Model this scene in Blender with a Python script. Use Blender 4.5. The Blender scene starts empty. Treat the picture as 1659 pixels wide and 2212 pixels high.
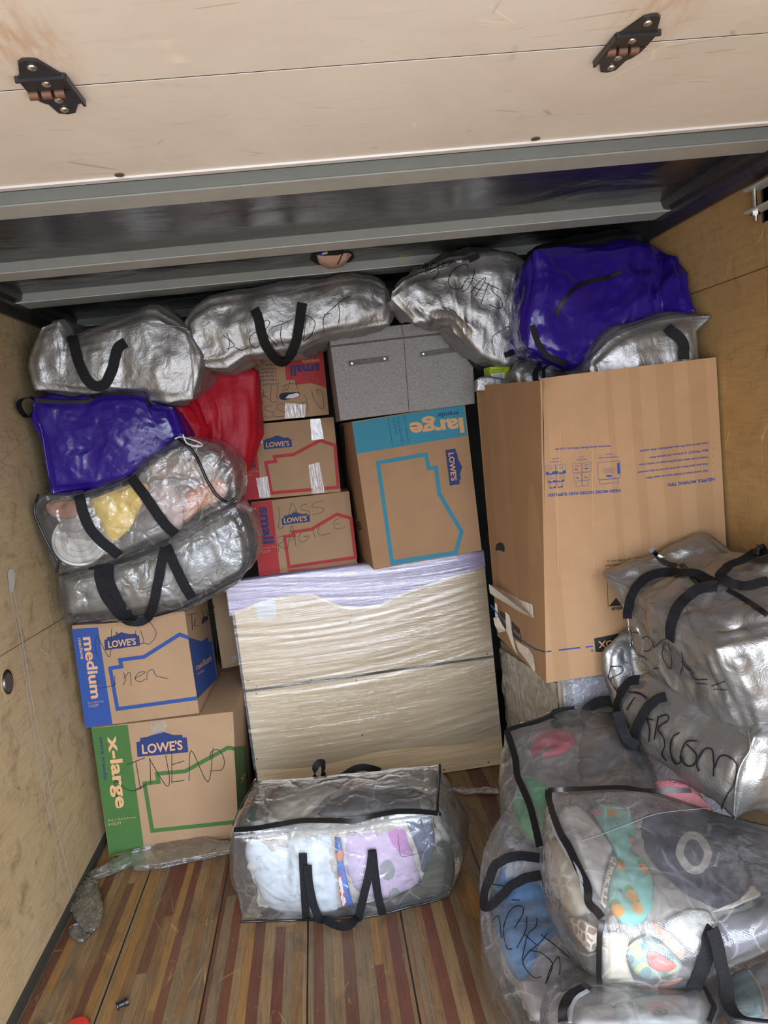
import bpy, bmesh, math, random
import numpy as np
from mathutils import Vector, Matrix, noise
from mathutils.bvhtree import BVHTree
from mathutils.geometry import tessellate_polygon

# ------------------------------------------------------------------ camera, light, exposure
scene = bpy.context.scene
COL = scene.collection
CAM_Z = 1.65
YAW, PITCH, ROLL, FPX = 0.08033, 0.11630, 0.11305, 1650.0


def cam_axes():
    cy, sy = math.cos(YAW), math.sin(YAW)
    cp, sp = math.cos(PITCH), math.sin(PITCH)
    f = Vector((sy * cp, cy * cp, -sp))
    r = Vector((cy, -sy, 0))
    d = f.cross(r)
    cr, sr = math.cos(ROLL), math.sin(ROLL)
    return cr * r + sr * d, -sr * r + cr * d, f


AX_R, AX_D, AX_F = cam_axes()
cam_data = bpy.data.cameras.new('camera')
cam = bpy.data.objects.new('camera', cam_data)
COL.objects.link(cam)
mw = Matrix.Identity(4)
for i in range(3):
    mw[i][0] = AX_R[i]
    mw[i][1] = -AX_D[i]
    mw[i][2] = -AX_F[i]
mw[2][3] = CAM_Z
cam.matrix_world = mw
cam_data.sensor_fit = 'VERTICAL'
cam_data.sensor_height = 36
cam_data.sensor_width = 27
cam_data.lens = FPX / 2212 * 36
cam_data.clip_start = 0.02
scene.camera = cam

vs = scene.view_settings
vs.view_transform = 'Standard'
vs.look = 'None'
vs.exposure = 1.68
vs.gamma = 1.0
vs.use_curve_mapping = False

world = bpy.data.worlds.new('overcast_sky')
scene.world = world
world.use_nodes = True
wn = world.node_tree
wn.nodes.clear()
w_out = wn.nodes.new('ShaderNodeOutputWorld')
w_bg = wn.nodes.new('ShaderNodeBackground')
w_tc = wn.nodes.new('ShaderNodeTexCoord')
w_sep = wn.nodes.new('ShaderNodeSeparateXYZ')
w_ramp = wn.nodes.new('ShaderNodeValToRGB')
w_ramp.color_ramp.elements[0].position = 0.40
w_ramp.color_ramp.elements[0].color = (0.40, 0.41, 0.44, 1)
w_ramp.color_ramp.elements[1].position = 0.56
w_ramp.color_ramp.elements[1].color = (0.84, 0.95, 1.13, 1)
w_map = wn.nodes.new('ShaderNodeMath')
w_map.operation = 'MULTIPLY_ADD'
w_map.inputs[1].default_value = 0.5
w_map.inputs[2].default_value = 0.5
wn.links.new(w_tc.outputs['Generated'], w_sep.inputs[0])
wn.links.new(w_sep.outputs['Z'], w_map.inputs[0])
wn.links.new(w_map.outputs[0], w_ramp.inputs[0])
wn.links.new(w_ramp.outputs[0], w_bg.inputs[0])
wn.links.new(w_bg.outputs[0], w_out.inputs[0])
w_bg.inputs[1].default_value = 3.6
# cloud and building patches so that glossy things have something to mirror
w_no = wn.nodes.new('ShaderNodeTexNoise')
w_no.inputs['Scale'].default_value = 2.6
w_no.inputs['Detail'].default_value = 3
w_r2 = wn.nodes.new('ShaderNodeValToRGB')
w_r2.color_ramp.elements[0].position = 0.42
w_r2.color_ramp.elements[0].color = (0.4, 0.4, 0.4, 1)
w_r2.color_ramp.elements[1].position = 0.58
w_r2.color_ramp.elements[1].color = (1.35, 1.35, 1.35, 1)
w_mx = wn.nodes.new('ShaderNodeMix')
w_mx.data_type = 'RGBA'
w_mx.blend_type = 'MULTIPLY'
w_mx.inputs[0].default_value = 1.0
wn.links.new(w_tc.outputs['Generated'], w_no.inputs['Vector'])
wn.links.new(w_no.outputs['Fac'], w_r2.inputs[0])
wn.links.new(w_ramp.outputs[0], w_mx.inputs[6])
wn.links.new(w_r2.outputs[0], w_mx.inputs[7])
wn.links.new(w_mx.outputs[2], w_bg.inputs[0])

# truck body, metres: x across, y into the load, z up; the rear opening is at REAR_Y
XL, XR, CEIL, REAR_Y, FRONT_Y = -1.10, 1.34, 2.25, -0.55, 4.7


def portal(name, loc, rot, sx, sy):
    d = bpy.data.lights.new(name, 'AREA')
    d.shape = 'RECTANGLE'
    d.size, d.size_y = sx, sy
    d.cycles.is_portal = True
    o = bpy.data.objects.new(name, d)
    COL.objects.link(o)
    o.location = loc
    o.rotation_euler = rot
    return o


portal('rear_opening_portal', ((XL + XR) / 2, REAR_Y, CEIL / 2), (math.radians(90), 0, 0), XR - XL, CEIL)


# ------------------------------------------------------------------ pixels to points
def ray(px, py):
    px, py = float(px), float(py)
    v = ((px - 829.5) / FPX) * AX_R + ((py - 1106) / FPX) * AX_D + AX_F
    return v.normalized()


CAM = Vector((0, 0, CAM_Z))


def at(px, py, Y=None, Z=None, X=None):
    d = ray(px, py)
    t = Y / d.y if Y is not None else ((Z - CAM_Z) / d.z if Z is not None else X / d.x)
    return CAM + d * t


def to_px(p):
    v = Vector(p) - CAM
    z = v.dot(AX_F)
    return 829.5 + FPX * v.dot(AX_R) / z, 1106 + FPX * v.dot(AX_D) / z


# ------------------------------------------------------------------ materials
def mat(name):
    m = bpy.data.materials.new(name)
    m.use_nodes = True
    nt = m.node_tree
    nt.nodes.clear()
    out = nt.nodes.new('ShaderNodeOutputMaterial')
    b = nt.nodes.new('ShaderNodeBsdfPrincipled')
    nt.links.new(b.outputs[0], out.inputs[0])
    return m, nt, b, out


def nd(nt, t, **kw):
    n = nt.nodes.new(t)
    for k, v in kw.items():
        setattr(n, k, v)
    return n


def coords(nt, scale=(1, 1, 1), rot=(0, 0, 0), space='Object'):
    tc = nd(nt, 'ShaderNodeTexCoord')
    mp = nd(nt, 'ShaderNodeMapping')
    mp.inputs['Scale'].default_value = scale
    mp.inputs['Rotation'].default_value = rot
    nt.links.new(tc.outputs[space], mp.inputs[0])
    return mp.outputs[0]


def noise_n(nt, vec, scale, detail=4, rough=0.55, dist=0.0, typ='FBM'):
    n = nd(nt, 'ShaderNodeTexNoise')
    n.noise_type = typ
    n.inputs['Scale'].default_value = scale
    n.inputs['Detail'].default_value = detail
    n.inputs['Roughness'].default_value = rough
    n.inputs['Distortion'].default_value = dist
    if vec is not None:
        nt.links.new(vec, n.inputs['Vector'])
    return n.outputs['Fac']


def ramp(nt, fac, stops, interp='LINEAR'):
    r = nd(nt, 'ShaderNodeValToRGB')
    r.color_ramp.interpolation = interp
    els = r.color_ramp.elements
    while len(els) > 1:
        els.remove(els[-1])
    els[0].position, els[0].color = stops[0][0], col4(stops[0][1])
    for p, c in stops[1:]:
        e = els.new(p)
        e.color = col4(c)
    nt.links.new(fac, r.inputs[0])
    return r.outputs[0]


def col4(c):
    if isinstance(c, (int, float)):
        c = (c, c, c)
    return (c[0], c[1], c[2], 1)


def mix(nt, a, b, fac, mode='MIX'):
    m = nd(nt, 'ShaderNodeMix', data_type='RGBA', blend_type=mode)
    for sock, v in ((6, a), (7, b), (0, fac)):
        if isinstance(v, (tuple, list)):
            m.inputs[sock].default_value = col4(v)
        elif isinstance(v, (int, float)):
            m.inputs[sock].default_value = v if sock == 0 else col4(v)
        else:
            nt.links.new(v, m.inputs[sock])
    return m.outputs[2]


def math_n(nt, op, a, b=None):
    m = nd(nt, 'ShaderNodeMath', operation=op)
    for i, v in enumerate((a, b)):
        if v is None:
            continue
        if isinstance(v, (int, float)):
            m.inputs[i].default_value = v
        else:
            nt.links.new(v, m.inputs[i])
    return m.outputs[0]


def bump(nt, height, strength, dist=0.001, normal=None):
    b = nd(nt, 'ShaderNodeBump')
    b.inputs['Strength'].default_value = strength
    b.inputs['Distance'].default_value = dist
    nt.links.new(height, b.inputs['Height'])
    if normal is not None:
        nt.links.new(normal, b.inputs['Normal'])
    return b.outputs[0]


MATS = {}


def plain(name, c, rough=0.6, metal=0.0, spec=0.4, bumpy=None):
    if name in MATS:
        return MATS[name]
    m, nt, b, out = mat(name)
    vec = coords(nt)
    n = noise_n(nt, vec, 18, 3)
    colr = mix(nt, tuple(x * 0.88 for x in c), tuple(min(1, x * 1.1) for x in c), n)
    nt.links.new(colr, b.inputs['Base Color'])
    b.inputs['Roughness'].default_value = rough
    b.inputs['Metallic'].default_value = metal
    b.inputs['Specular IOR Level'].default_value = spec
    if bumpy:
        h = noise_n(nt, vec, bumpy[0], 3)
        nt.links.new(bump(nt, h, bumpy[1], bumpy[2]), b.inputs['Normal'])
    MATS[name] = m
    return m


def srgb(r, g, b):
    f = lambda x: (x / 255 / 12.92) if x / 255 <= 0.04045 else ((x / 255 + 0.055) / 1.055) ** 2.4
    return (f(r), f(g), f(b))


# ------------------------------------------------------------------ objects
def props(o, label=None, cat=None, group=None, kind=None):
    if label:
        o['label'] = label
    if cat:
        o['category'] = cat
    if group:
        o['group'] = group
    if kind:
        o['kind'] = kind
    return o


def thing(name, label, cat, base, group=None):
    o = bpy.data.objects.new(name, None)
    o.empty_display_size = 0.05
    COL.objects.link(o)
    o.location = base
    return props(o, label, cat, group)


def world_loc(o):
    v = Vector((0, 0, 0))
    while o is not None:
        v = v + o.location
        o = o.parent
    return v


def mesh_obj(name, verts, faces, material, parent=None, smooth=True, base=None, sharp=None):
    """verts in world metres; the object's origin is its parent's, or base"""
    off = world_loc(parent) if parent is not None else Vector(base or (0, 0, 0))
    me = bpy.data.meshes.new(name)
    me.from_pydata([tuple(Vector(v) - off) for v in verts], [], [tuple(f) for f in faces])
    me.update()
    if smooth:
        me.polygons.foreach_set('use_smooth', [True] * len(me.polygons))
        if sharp:
            me.set_sharp_from_angle(angle=math.radians(sharp))
    if material is not None:
        me.materials.append(material)
    o = bpy.data.objects.new(name, me)
    COL.objects.link(o)
    if parent is not None:
        o.parent = parent
    else:
        o.location = off
    return o


def struct(name, verts, faces, material, smooth=False):
    o = mesh_obj(name, verts, faces, material, smooth=smooth)
    o['kind'] = 'structure'
    return o


class MB:
    """collects solids into one mesh"""
    def __init__(self):
        self.v, self.f = [], []

    def add(self, vs_, fs_):
        n = len(self.v)
        self.v += [Vector(x) for x in vs_]
        self.f += [tuple(i + n for i in f) for f in fs_]
        return self

    def box(self, a, b):
        (x0, y0, z0), (x1, y1, z1) = a, b
        return self.hexa([(x0, y0, z0), (x1, y0, z0), (x1, y0, z1), (x0, y0, z1), (x0, y1, z0), (x1, y1, z0), (x1, y1, z1), (x0, y1, z1)])

    def hexa(self, c):
        return self.add(c, [(0, 1, 2, 3), (5, 4, 7, 6), (4, 0, 3, 7), (1, 5, 6, 2), (3, 2, 6, 7), (4, 5, 1, 0)])

    def prism(self, pts, d):
        """closed polygon pts (3D) extruded by vector d"""
        n = len(pts)
        pts = [Vector(p) for p in pts]
        d = Vector(d)
        tris = tessellate_polygon([pts])
        fs_ = [tuple(t) for t in tris] + [tuple(i + n for i in reversed(t)) for t in tris]
        fs_ += [(i, (i + 1) % n, (i + 1) % n + n, i + n) for i in range(n)]
        return self.add(pts + [p + d for p in pts], fs_)

    def tube(self, pts, r, seg=8, cap=True):
        pts = [Vector(p) for p in pts]
        rs = r if isinstance(r, (list, tuple)) else [r] * len(pts)
        vs_, fs_ = [], []
        up = None
        for i, p in enumerate(pts):
            t = (pts[min(i + 1, len(pts) - 1)] - pts[max(i - 1, 0)]).normalized()
            if up is None:
                up = Vector((0, 0, 1)) if abs(t.z) < 0.9 else Vector((1, 0, 0))
            a = t.cross(up).normalized()
            b = a.cross(t).normalized()
            up = b
            for k in range(seg):
                an = 2 * math.pi * k / seg
                vs_.append(p + (a * math.cos(an) + b * math.sin(an)) * rs[i])
        for i in range(len(pts) - 1):
            for k in range(seg):
                k2 = (k + 1) % seg
                fs_.append((i * seg + k, i * seg + k2, (i + 1) * seg + k2, (i + 1) * seg + k))
        if cap:
            fs_.append(tuple(range(seg))[::-1])
            fs_.append(tuple((len(pts) - 1) * seg + k for k in range(seg)))
        return self.add(vs_, fs_)

    def lathe(self, c, axis, prof, seg=24):
        """prof = [(radius, along axis)], about point c"""
        c, axis = Vector(c), Vector(axis).normalized()
        up = Vector((0, 0, 1)) if abs(axis.z) < 0.9 else Vector((1, 0, 0))
        a = axis.cross(up).normalized()
        b = axis.cross(a)
        vs_, fs_ = [], []
        for r, h in prof:
            for k in range(seg):
                an = 2 * math.pi * k / seg
                vs_.append(c + axis * h + (a * math.cos(an) + b * math.sin(an)) * r)
        for i in range(len(prof) - 1):
            for k in range(seg):
                k2 = (k + 1) % seg
                fs_.append((i * seg + k, (i + 1) * seg + k, (i + 1) * seg + k2, i * seg + k2))
        return self.add(vs_, fs_)

    def build(self, name, material, parent=None, smooth=False, bevel=0.0, base=None, sharp=35):
        o = mesh_obj(name, self.v, self.f, material, parent, smooth, base, sharp)
        if bevel:
            bm = bmesh.new()
            bm.from_mesh(o.data)
            bmesh.ops.remove_doubles(bm, verts=bm.verts, dist=1e-5)
            es = [e for e in bm.edges if len(e.link_faces) == 2 and e.calc_face_angle(0) > 0.5]
            bmesh.ops.bevel(bm, geom=es, offset=bevel, segments=2, affect='EDGES', profile=0.6)
            for f in bm.faces:
                f.smooth = True
            bm.to_mesh(o.data)
            bm.free()
            o.data.set_sharp_from_angle(angle=math.radians(sharp))
        return o


# ------------------------------------------------------------------ surfaces one can draw on
class Plane:
    def __init__(self, p, n):
        self.p, self.n = Vector(p), Vector(n).normalized()
        if self.n.dot(CAM - self.p) < 0:
            self.n = -self.n

    def __call__(self, px, py):
        d = ray(px, py)
        t = (self.p - CAM).dot(self.n) / d.dot(self.n)
        return CAM + d * t, self.n


class Skin:
    """the outer surface of a mesh given in world metres"""
    def __init__(self, verts, faces, smooth=0):
        self.t = BVHTree.FromPolygons([Vector(v) for v in verts], [tuple(f) for f in faces])
        self.last = None

    def __call__(self, px, py):
        d = ray(px, py)
        loc, n, i, dist = self.t.ray_cast(CAM, d)
        if loc is None:
            # off the edge: the surface's nearest point to the sight line at the last known distance
            q = CAM + d * (self.last or 2.5)
            if q.z < 0.01:
                return CAM + d * ((0.006 - CAM_Z) / d.z), Vector((0, 0, 1))
            loc, n, i, dist = self.t.find_nearest(q)
            t = (loc - CAM).dot(d)
            loc = CAM + d * t
            n = -d
        else:
            self.last = dist
        if n.dot(d) > 0:
            n = -n
        return loc, n


def resample(pts, step):
    pts = [Vector(p) for p in pts]
    out = [pts[0]]
    for a, b in zip(pts, pts[1:]):
        n = max(1, int(round((b - a).length / step)))
        out += [a.lerp(b, (i + 1) / n) for i in range(n)]
    return out


def spline(pts, per=8):
    """Catmull-Rom through points of any dimension"""
    P = [np.array(p, float) for p in pts]
    if len(P) < 3:
        return [P[0] + (P[-1] - P[0]) * i / per for i in range(per + 1)]
    P = [2 * P[0] - P[1]] + P + [2 * P[-1] - P[-2]]
    out = []
    for i in range(1, len(P) - 2):
        for k in range(per):
            t = k / per
            out.append(0.5 * ((2 * P[i]) + (-P[i - 1] + P[i + 1]) * t + (2 * P[i - 1] - 5 * P[i] + 4 * P[i + 1] - P[i + 2]) * t * t + (-P[i - 1] + 3 * P[i] - 3 * P[i + 1] + P[i + 2]) * t ** 3))
    out.append(P[-2])
    return out


def patch(name, surf, poly, material, parent, off=0.0012):
    """a flat print or sheet with the outline poly (pixels) laid on a flat surface"""
    pts, ns = zip(*[surf(*p) for p in poly])
    v = [p + n * off for p, n in zip(pts, ns)]
    tris = tessellate_polygon([v])
    return mesh_obj(name, v, tris, material, parent, smooth=False)


def line_print(name, surf, pts, w, material, parent, off=0.0012, closed=False, step=None):
    """a printed or drawn line of pixel width w along pts (pixels), mitred"""
    P = [Vector((p[0], p[1])) for p in pts]
    if step:
        Q = [P[0]]
        for a, b in zip(P, P[1:]):
            n = max(1, int((b - a).length / step))
            Q += [a.lerp(b, (i + 1) / n) for i in range(n)]
        P = Q
    n = len(P)
    vs_, fs_ = [], []
    for i in range(n):
        a = P[i - 1] if (i > 0 or closed) else None
        b = P[(i + 1) % n] if (i < n - 1 or closed) else None
        d1 = (P[i] - a).normalized() if a is not None and (P[i] - a).length > 1e-6 else None
        d2 = (b - P[i]).normalized() if b is not None and (b - P[i]).length > 1e-6 else None
        d1 = d1 or d2 or Vector((1, 0))
        d2 = d2 or d1
        n1, n2 = Vector((-d1.y, d1.x)), Vector((-d2.y, d2.x))
        m = (n1 + n2)
        m = m.normalized() if m.length > 1e-4 else n1
        k = w / 2 / max(0.35, m.dot(n1))
        for s in (-1, 1):
            q = P[i] + m * k * s
            p, nn = surf(q.x, q.y)
            vs_.append(p + nn * off)
    for i in range(n if closed else n - 1):
        j = (i + 1) % n
        fs_.append((2 * i, 2 * i + 1, 2 * j + 1, 2 * j))
    return mesh_obj(name, vs_, fs_, material, parent, smooth=False)


def join(objs, name):
    """several pieces of one print into one mesh"""
    vs_, fs_ = [], []
    for o in objs:
        n = len(vs_)
        vs_ += [v.co.copy() for v in o.data.vertices]
        fs_ += [tuple(i + n for i in p.vertices) for p in o.data.polygons]
    first = objs[0]
    me = bpy.data.meshes.new(name)
    me.from_pydata([tuple(v) for v in vs_], [], fs_)
    me.materials.append(first.data.materials[0])
    r = bpy.data.objects.new(name, me)
    COL.objects.link(r)
    r.parent = first.parent
    for o in objs:
        bpy.data.objects.remove(o)
    return r


TXT = {}


def text_shape(s, bold=0.0):
    key = (s, bold)
    if key not in TXT:
        cu = bpy.data.curves.new('t', 'FONT')
        cu.body = s
        cu.resolution_u = 3
        cu.offset = bold
        o = bpy.data.objects.new('t', cu)
        COL.objects.link(o)
        bpy.context.view_layer.update()
        me = bpy.data.meshes.new_from_object(o.evaluated_get(bpy.context.evaluated_depsgraph_get()))
        TXT[key] = ([v.co.copy() for v in me.vertices], [tuple(p.vertices) for p in me.polygons])
        bpy.data.objects.remove(o)
    return TXT[key]


def lettering(name, surf, s, p0, p1, pu, material, parent, bold=0.0, off=0.0016, cap=0.73, xh=None):
    """text s whose baseline runs from pixel p0 to p1, capitals reaching pu above p0"""
    vs_, fs_ = text_shape(s, bold)
    x0, x1 = min(v.x for v in vs_), max(v.x for v in vs_)
    out = []
    for v in vs_:
        a = (v.x - x0) / (x1 - x0)
        b = v.y / (xh or cap)
        q = (p0[0] + (p1[0] - p0[0]) * a + (pu[0] - p0[0]) * b, p0[1] + (p1[1] - p0[1]) * a + (pu[1] - p0[1]) * b)
        p, n = surf(*q)
        out.append(p + n * off)
    return mesh_obj(name, out, fs_, material, parent, smooth=False)


def scrawl(name, surf, strokes, w, material, parent, off=0.0016, per=6):
    """felt-pen handwriting: strokes are lists of pixels"""
    obs = []
    for st in strokes:
        obs.append(line_print(name, surf, spline(st, per), w, material, parent, off))
    return join(obs, name)


def band(name, pts, width, thick, material, parent, normals=None, side=None, smooth=True):
    """a flat strap along 3D pts; normals or side vectors orient it"""
    P = [Vector(p) for p in pts]
    n = len(P)
    vs_, fs_ = [], []
    last = None
    W = width if isinstance(width, (list, tuple)) else [width] * n
    for i in range(n):
        t = (P[min(i + 1, n - 1)] - P[max(i - 1, 0)]).normalized()
        if side is not None:
            s = Vector(side[i] if isinstance(side, list) else side)
            s = (s - t * s.dot(t)).normalized()
            nn = t.cross(s)
        else:
            nn = Vector(normals[i])
            s = nn.cross(t)
            s = s.normalized() if s.length > 1e-5 else last
            if last is not None and s.dot(last) < 0:
                s = -s
            if last is not None:
                s = (s + last * 0.8).normalized()
            nn = t.cross(s)
        last = s
        for a, b in ((-1, -1), (1, -1), (1, 1), (-1, 1)):
            vs_.append(P[i] + s * a * W[i] / 2 + nn * b * thick / 2)
    for i in range(n - 1):
        for k in range(4):
            k2 = (k + 1) % 4
            fs_.append((4 * i + k, 4 * i + k2, 4 * i + 4 + k2, 4 * i + 4 + k))
    fs_ += [(3, 2, 1, 0), tuple(4 * (n - 1) + k for k in range(4))]
    return mesh_obj(name, vs_, fs_, material, parent, smooth, sharp=40)


def strap_px(name, surf, pts, width, material, parent, off=0.004, thick=0.003, per=6, lift=None):
    """a strap lying on a bag: pts (pixels), each optionally with a lift towards the camera"""
    Q = spline([(p[0], p[1], p[2] if len(p) > 2 else 0.0) for p in pts], per)
    P, N = [], []
    for q in Q:
        p, n = surf(q[0], q[1])
        P.append(p + n * off + (CAM - p).normalized() * q[2])
        N.append((n + (CAM - p).normalized() * 0.6).normalized())
    for _ in range(2):
        P = [P[0]] + [(P[i - 1] + P[i] * 2 + P[i + 1]) / 4 for i in range(1, len(P) - 1)] + [P[-1]]
        N = [N[0]] + [((N[i - 1] + N[i] * 2 + N[i + 1]) / 4).normalized() for i in range(1, len(N) - 1)] + [N[-1]]
    return band(name, P, width, thick, material, parent, normals=N)


def cord_px(name, surf, pts, r, material, parent, off=0.002, per=6, seg=6):
    Q = spline([(p[0], p[1]) for p in pts], per)
    P = []
    for q in Q:
        p, n = surf(q[0], q[1])
        P.append(p + n * off)
    for _ in range(2):
        P = [P[0]] + [(P[i - 1] + P[i] * 2 + P[i + 1]) / 4 for i in range(1, len(P) - 1)] + [P[-1]]
    return MB().tube(P, r, seg).build(name, material, parent, smooth=True, sharp=80)


# ------------------------------------------------------------------ cloth: a cube net wrapped to a bag's outline and relaxed
def poly_eval(P, t):
    """point(s) at parameters t along polyline P by length"""
    P = np.array(P, float)
    L = np.concatenate([[0], np.cumsum(np.linalg.norm(np.diff(P, axis=0), axis=1))])
    s = np.asarray(t) * L[-1]
    return np.stack([np.interp(s, L, P[:, k]) for k in range(P.shape[1])], -1)


def coons(top, bottom, left, right, u, v):
    """top and bottom run left to right, left and right run bottom to top; v=0 is the bottom"""
    u, v = np.asarray(u)[:, None], np.asarray(v)[:, None]
    T, B = poly_eval(top, u[:, 0]), poly_eval(bottom, u[:, 0])
    Lf, Rt = poly_eval(left, v[:, 0]), poly_eval(right, v[:, 0])
    c00, c10, c01, c11 = np.array(bottom[0]), np.array(bottom[-1]), np.array(top[0]), np.array(top[-1])
    return (1 - v) * B + v * T + (1 - u) * Lf + u * Rt - ((1 - u) * (1 - v) * c00 + u * (1 - v) * c10 + (1 - u) * v * c01 + u * v * c11)


def cube_net(nx, ny, nz):
    idx, uvw = {}, []

    def vid(i, j, k):
        if (i, j, k) not in idx:
            idx[(i, j, k)] = len(uvw)
            uvw.append((i / nx, j / ny, k / nz))
        return idx[(i, j, k)]
    F = []
    for i in range(nx):
        for j in range(ny):
            F.append((vid(i, j, 0), vid(i + 1, j, 0), vid(i + 1, j + 1, 0), vid(i, j + 1, 0)))
            F.append((vid(i, j, nz), vid(i, j + 1, nz), vid(i + 1, j + 1, nz), vid(i + 1, j, nz)))
    for i in range(nx):
        for k in range(nz):
            F.append((vid(i, 0, k), vid(i, 0, k + 1), vid(i + 1, 0, k + 1), vid(i + 1, 0, k)))
            F.append((vid(i, ny, k), vid(i + 1, ny, k), vid(i + 1, ny, k + 1), vid(i, ny, k + 1)))
    for j in range(ny):
        for k in range(nz):
            F.append((vid(0, j, k), vid(0, j + 1, k), vid(0, j + 1, k + 1), vid(0, j, k + 1)))
            F.append((vid(nx, j, k), vid(nx, j, k + 1), vid(nx, j + 1, k + 1), vid(nx, j + 1, k)))
    return np.array(uvw), np.array(F)


def edges_of(F):
    E = np.concatenate([F[:, [0, 1]], F[:, [1, 2]], F[:, [2, 3]], F[:, [3, 0]]])
    E.sort(axis=1)
    return np.unique(E, axis=0)


def bend_pairs(F):
    """vertices two steps apart along each thread of the cloth"""
    own = {}
    for f in F:
        for k in range(4):
            a, b = f[k], f[(k + 1) % 4]
            own.setdefault((min(a, b), max(a, b)), []).append((f, k))
    out = set()
    for (a, b), fs_ in own.items():
        if len(fs_) != 2:
            continue
        m = []
        for f, k in fs_:
            pa, pb = f[k], f[(k + 1) % 4]
            qb, qa = f[(k + 2) % 4], f[(k + 3) % 4]
            m.append({pa: qa, pb: qb})
        for c in (a, b):
            p, q = m[0][c], m[1][c]
            out.add((min(p, q), max(p, q), c))
    at_v = {}
    for fi, f in enumerate(F):
        for k in range(4):
            at_v.setdefault(f[k], []).append((fi, f[(k + 1) % 4], f[(k + 2) % 4], f[(k + 3) % 4]))
    for c, l in at_v.items():
        if len(l) != 4:
            continue
        for i in range(4):
            for j in range(i + 1, 4):
                if not ({l[i][1], l[i][3]} & {l[j][1], l[j][3]}):
                    p, q = l[i][2], l[j][2]
                    out.add((min(p, q), max(p, q), c))
    return np.array(sorted(out))


def vnormals(V, F):
    n = np.cross(V[F[:, 2]] - V[F[:, 0]], V[F[:, 3]] - V[F[:, 1]])
    N = np.zeros_like(V)
    for k in range(3):
        for c in range(4):
            N[:, k] += np.bincount(F[:, c], n[:, k], len(V))
    return N / np.maximum(np.linalg.norm(N, axis=1, keepdims=True), 1e-9)


def nfield(V, freq, seed):
    o = Vector((seed * 7.13, seed * 3.7, seed * 1.9))
    return np.array([noise.noise(Vector(v) * freq + o) for v in V])


def subdiv(V, F, W=None):
    E = edges_of(F)
    key = {(a, b): i for i, (a, b) in enumerate(E.tolist())}
    nV, nE = len(V), len(E)
    Em = (V[E[:, 0]] + V[E[:, 1]]) / 2
    Fm = V[F].mean(axis=1)
    V2 = np.concatenate([V, Em, Fm])
    W2 = None if W is None else np.concatenate([W, (W[E[:, 0]] + W[E[:, 1]]) / 2, W[F].mean(axis=1)])
    F2 = []
    for fi, f in enumerate(F.tolist()):
        e = [nV + key[(min(f[k], f[(k + 1) % 4]), max(f[k], f[(k + 1) % 4]))] for k in range(4)]
        c = nV + nE + fi
        for k in range(4):
            F2.append((f[k], e[k], c, e[(k + 3) % 4]))
    return V2, np.array(F2), W2


def crease_field(V, scale, seed, octaves=3):
    """height of a crumpled sheet: folded noise, long ridges running at odd angles"""
    rng = random.Random(seed)
    h = np.zeros(len(V))
    for o in range(octaves):
        for r in range(2):
            ax = Vector((rng.uniform(-1, 1), rng.uniform(-1, 1), rng.uniform(-1, 1))).normalized()
            a = np.array(ax)
            fr = (1.0 / scale) * 1.9 ** o
            along = (V @ a)[:, None] * a
            P = (V - along * 0.62) * fr
            wx = nfield(V, fr * 0.55, seed + 11 * o + r)
            P = P + wx[:, None] * 0.5
            n = np.array([noise.noise(Vector(p) + Vector((seed * 1.3 + 17 * o, r * 31, 5))) for p in P])
            h += (1 - np.abs(n) * 2.6).clip(-0.6, 1) * 0.62 ** o * 0.5
    return h - h.mean()


def relax(V, F, T, keep, excess, iters, press, bend=0.75, seed=1, jitter=0.002, crease=0.0, floor_z=None, cscale=0.16):
    rng = np.random.RandomState(seed)
    E = edges_of(F)
    D = np.concatenate([F[:, [0, 2]], F[:, [1, 3]]])
    A = np.concatenate([E, D])
    B = bend_pairs(F)
    nf = nfield(T, 5.0, seed)
    ex = 1 + excess * np.clip(0.7 + 1.6 * nf, 0.1, 2.0)
    L = np.linalg.norm(T[A[:, 0]] - T[A[:, 1]], axis=1) * (ex[A[:, 0]] + ex[A[:, 1]]) / 2
    LB = np.linalg.norm(T[B[:, 0]] - T[B[:, 2]], axis=1) + np.linalg.norm(T[B[:, 1]] - T[B[:, 2]], axis=1)
    val = np.bincount(A.ravel(), minlength=len(V)) + 1e-9
    valb = np.bincount(B[:, :2].ravel(), minlength=len(V)) + 1.0
    V = V + vnormals(V, F) * (nfield(T, 11.0, seed + 3)[:, None] * jitter * 3 + rng.randn(len(V), 1) * jitter * 0.4)
    if crease:
        V = V + vnormals(V, F) * (crease_field(T, cscale, seed) * crease)[:, None]
        L2 = np.linalg.norm(V[A[:, 0]] - V[A[:, 1]], axis=1)
        L = np.maximum(L, L2)
    keep = keep[:, None]

    def scatter(I, vec, n):
        o = np.empty((n, 3))
        for k in range(3):
            o[:, k] = np.bincount(I, vec[:, k], n)
        return o
    n = len(V)
    for it in range(iters):
        if it % 3 == 0:
            N = vnormals(V, F)
        V = V + N * press + (T - V) * keep
        d = V[A[:, 1]] - V[A[:, 0]]
        l = np.linalg.norm(d, axis=1) + 1e-9
        c = d * ((l - L) / l * 0.5)[:, None]
        V = V + (scatter(A[:, 0], c, n) - scatter(A[:, 1], c, n)) / val[:, None] * 3.0 * 0.8
        d = V[B[:, 1]] - V[B[:, 0]]
        l = np.linalg.norm(d, axis=1) + 1e-9
        g = np.minimum(0, l - bend * LB)
        c = d * (g / l * 0.5)[:, None]
        V = V + (scatter(B[:, 0], c, n) - scatter(B[:, 1], c, n)) / valb[:, None] * 2.0
        if floor_z is not None:
            V[:, 2] = np.maximum(V[:, 2], floor_z)
    return V


def px3(pts, Y):
    """pixel outline to world; a third number overrides the distance"""
    return [np.array(at(p[0], p[1], Y=(p[2] if len(p) > 2 else Y))) for p in pts]


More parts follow.
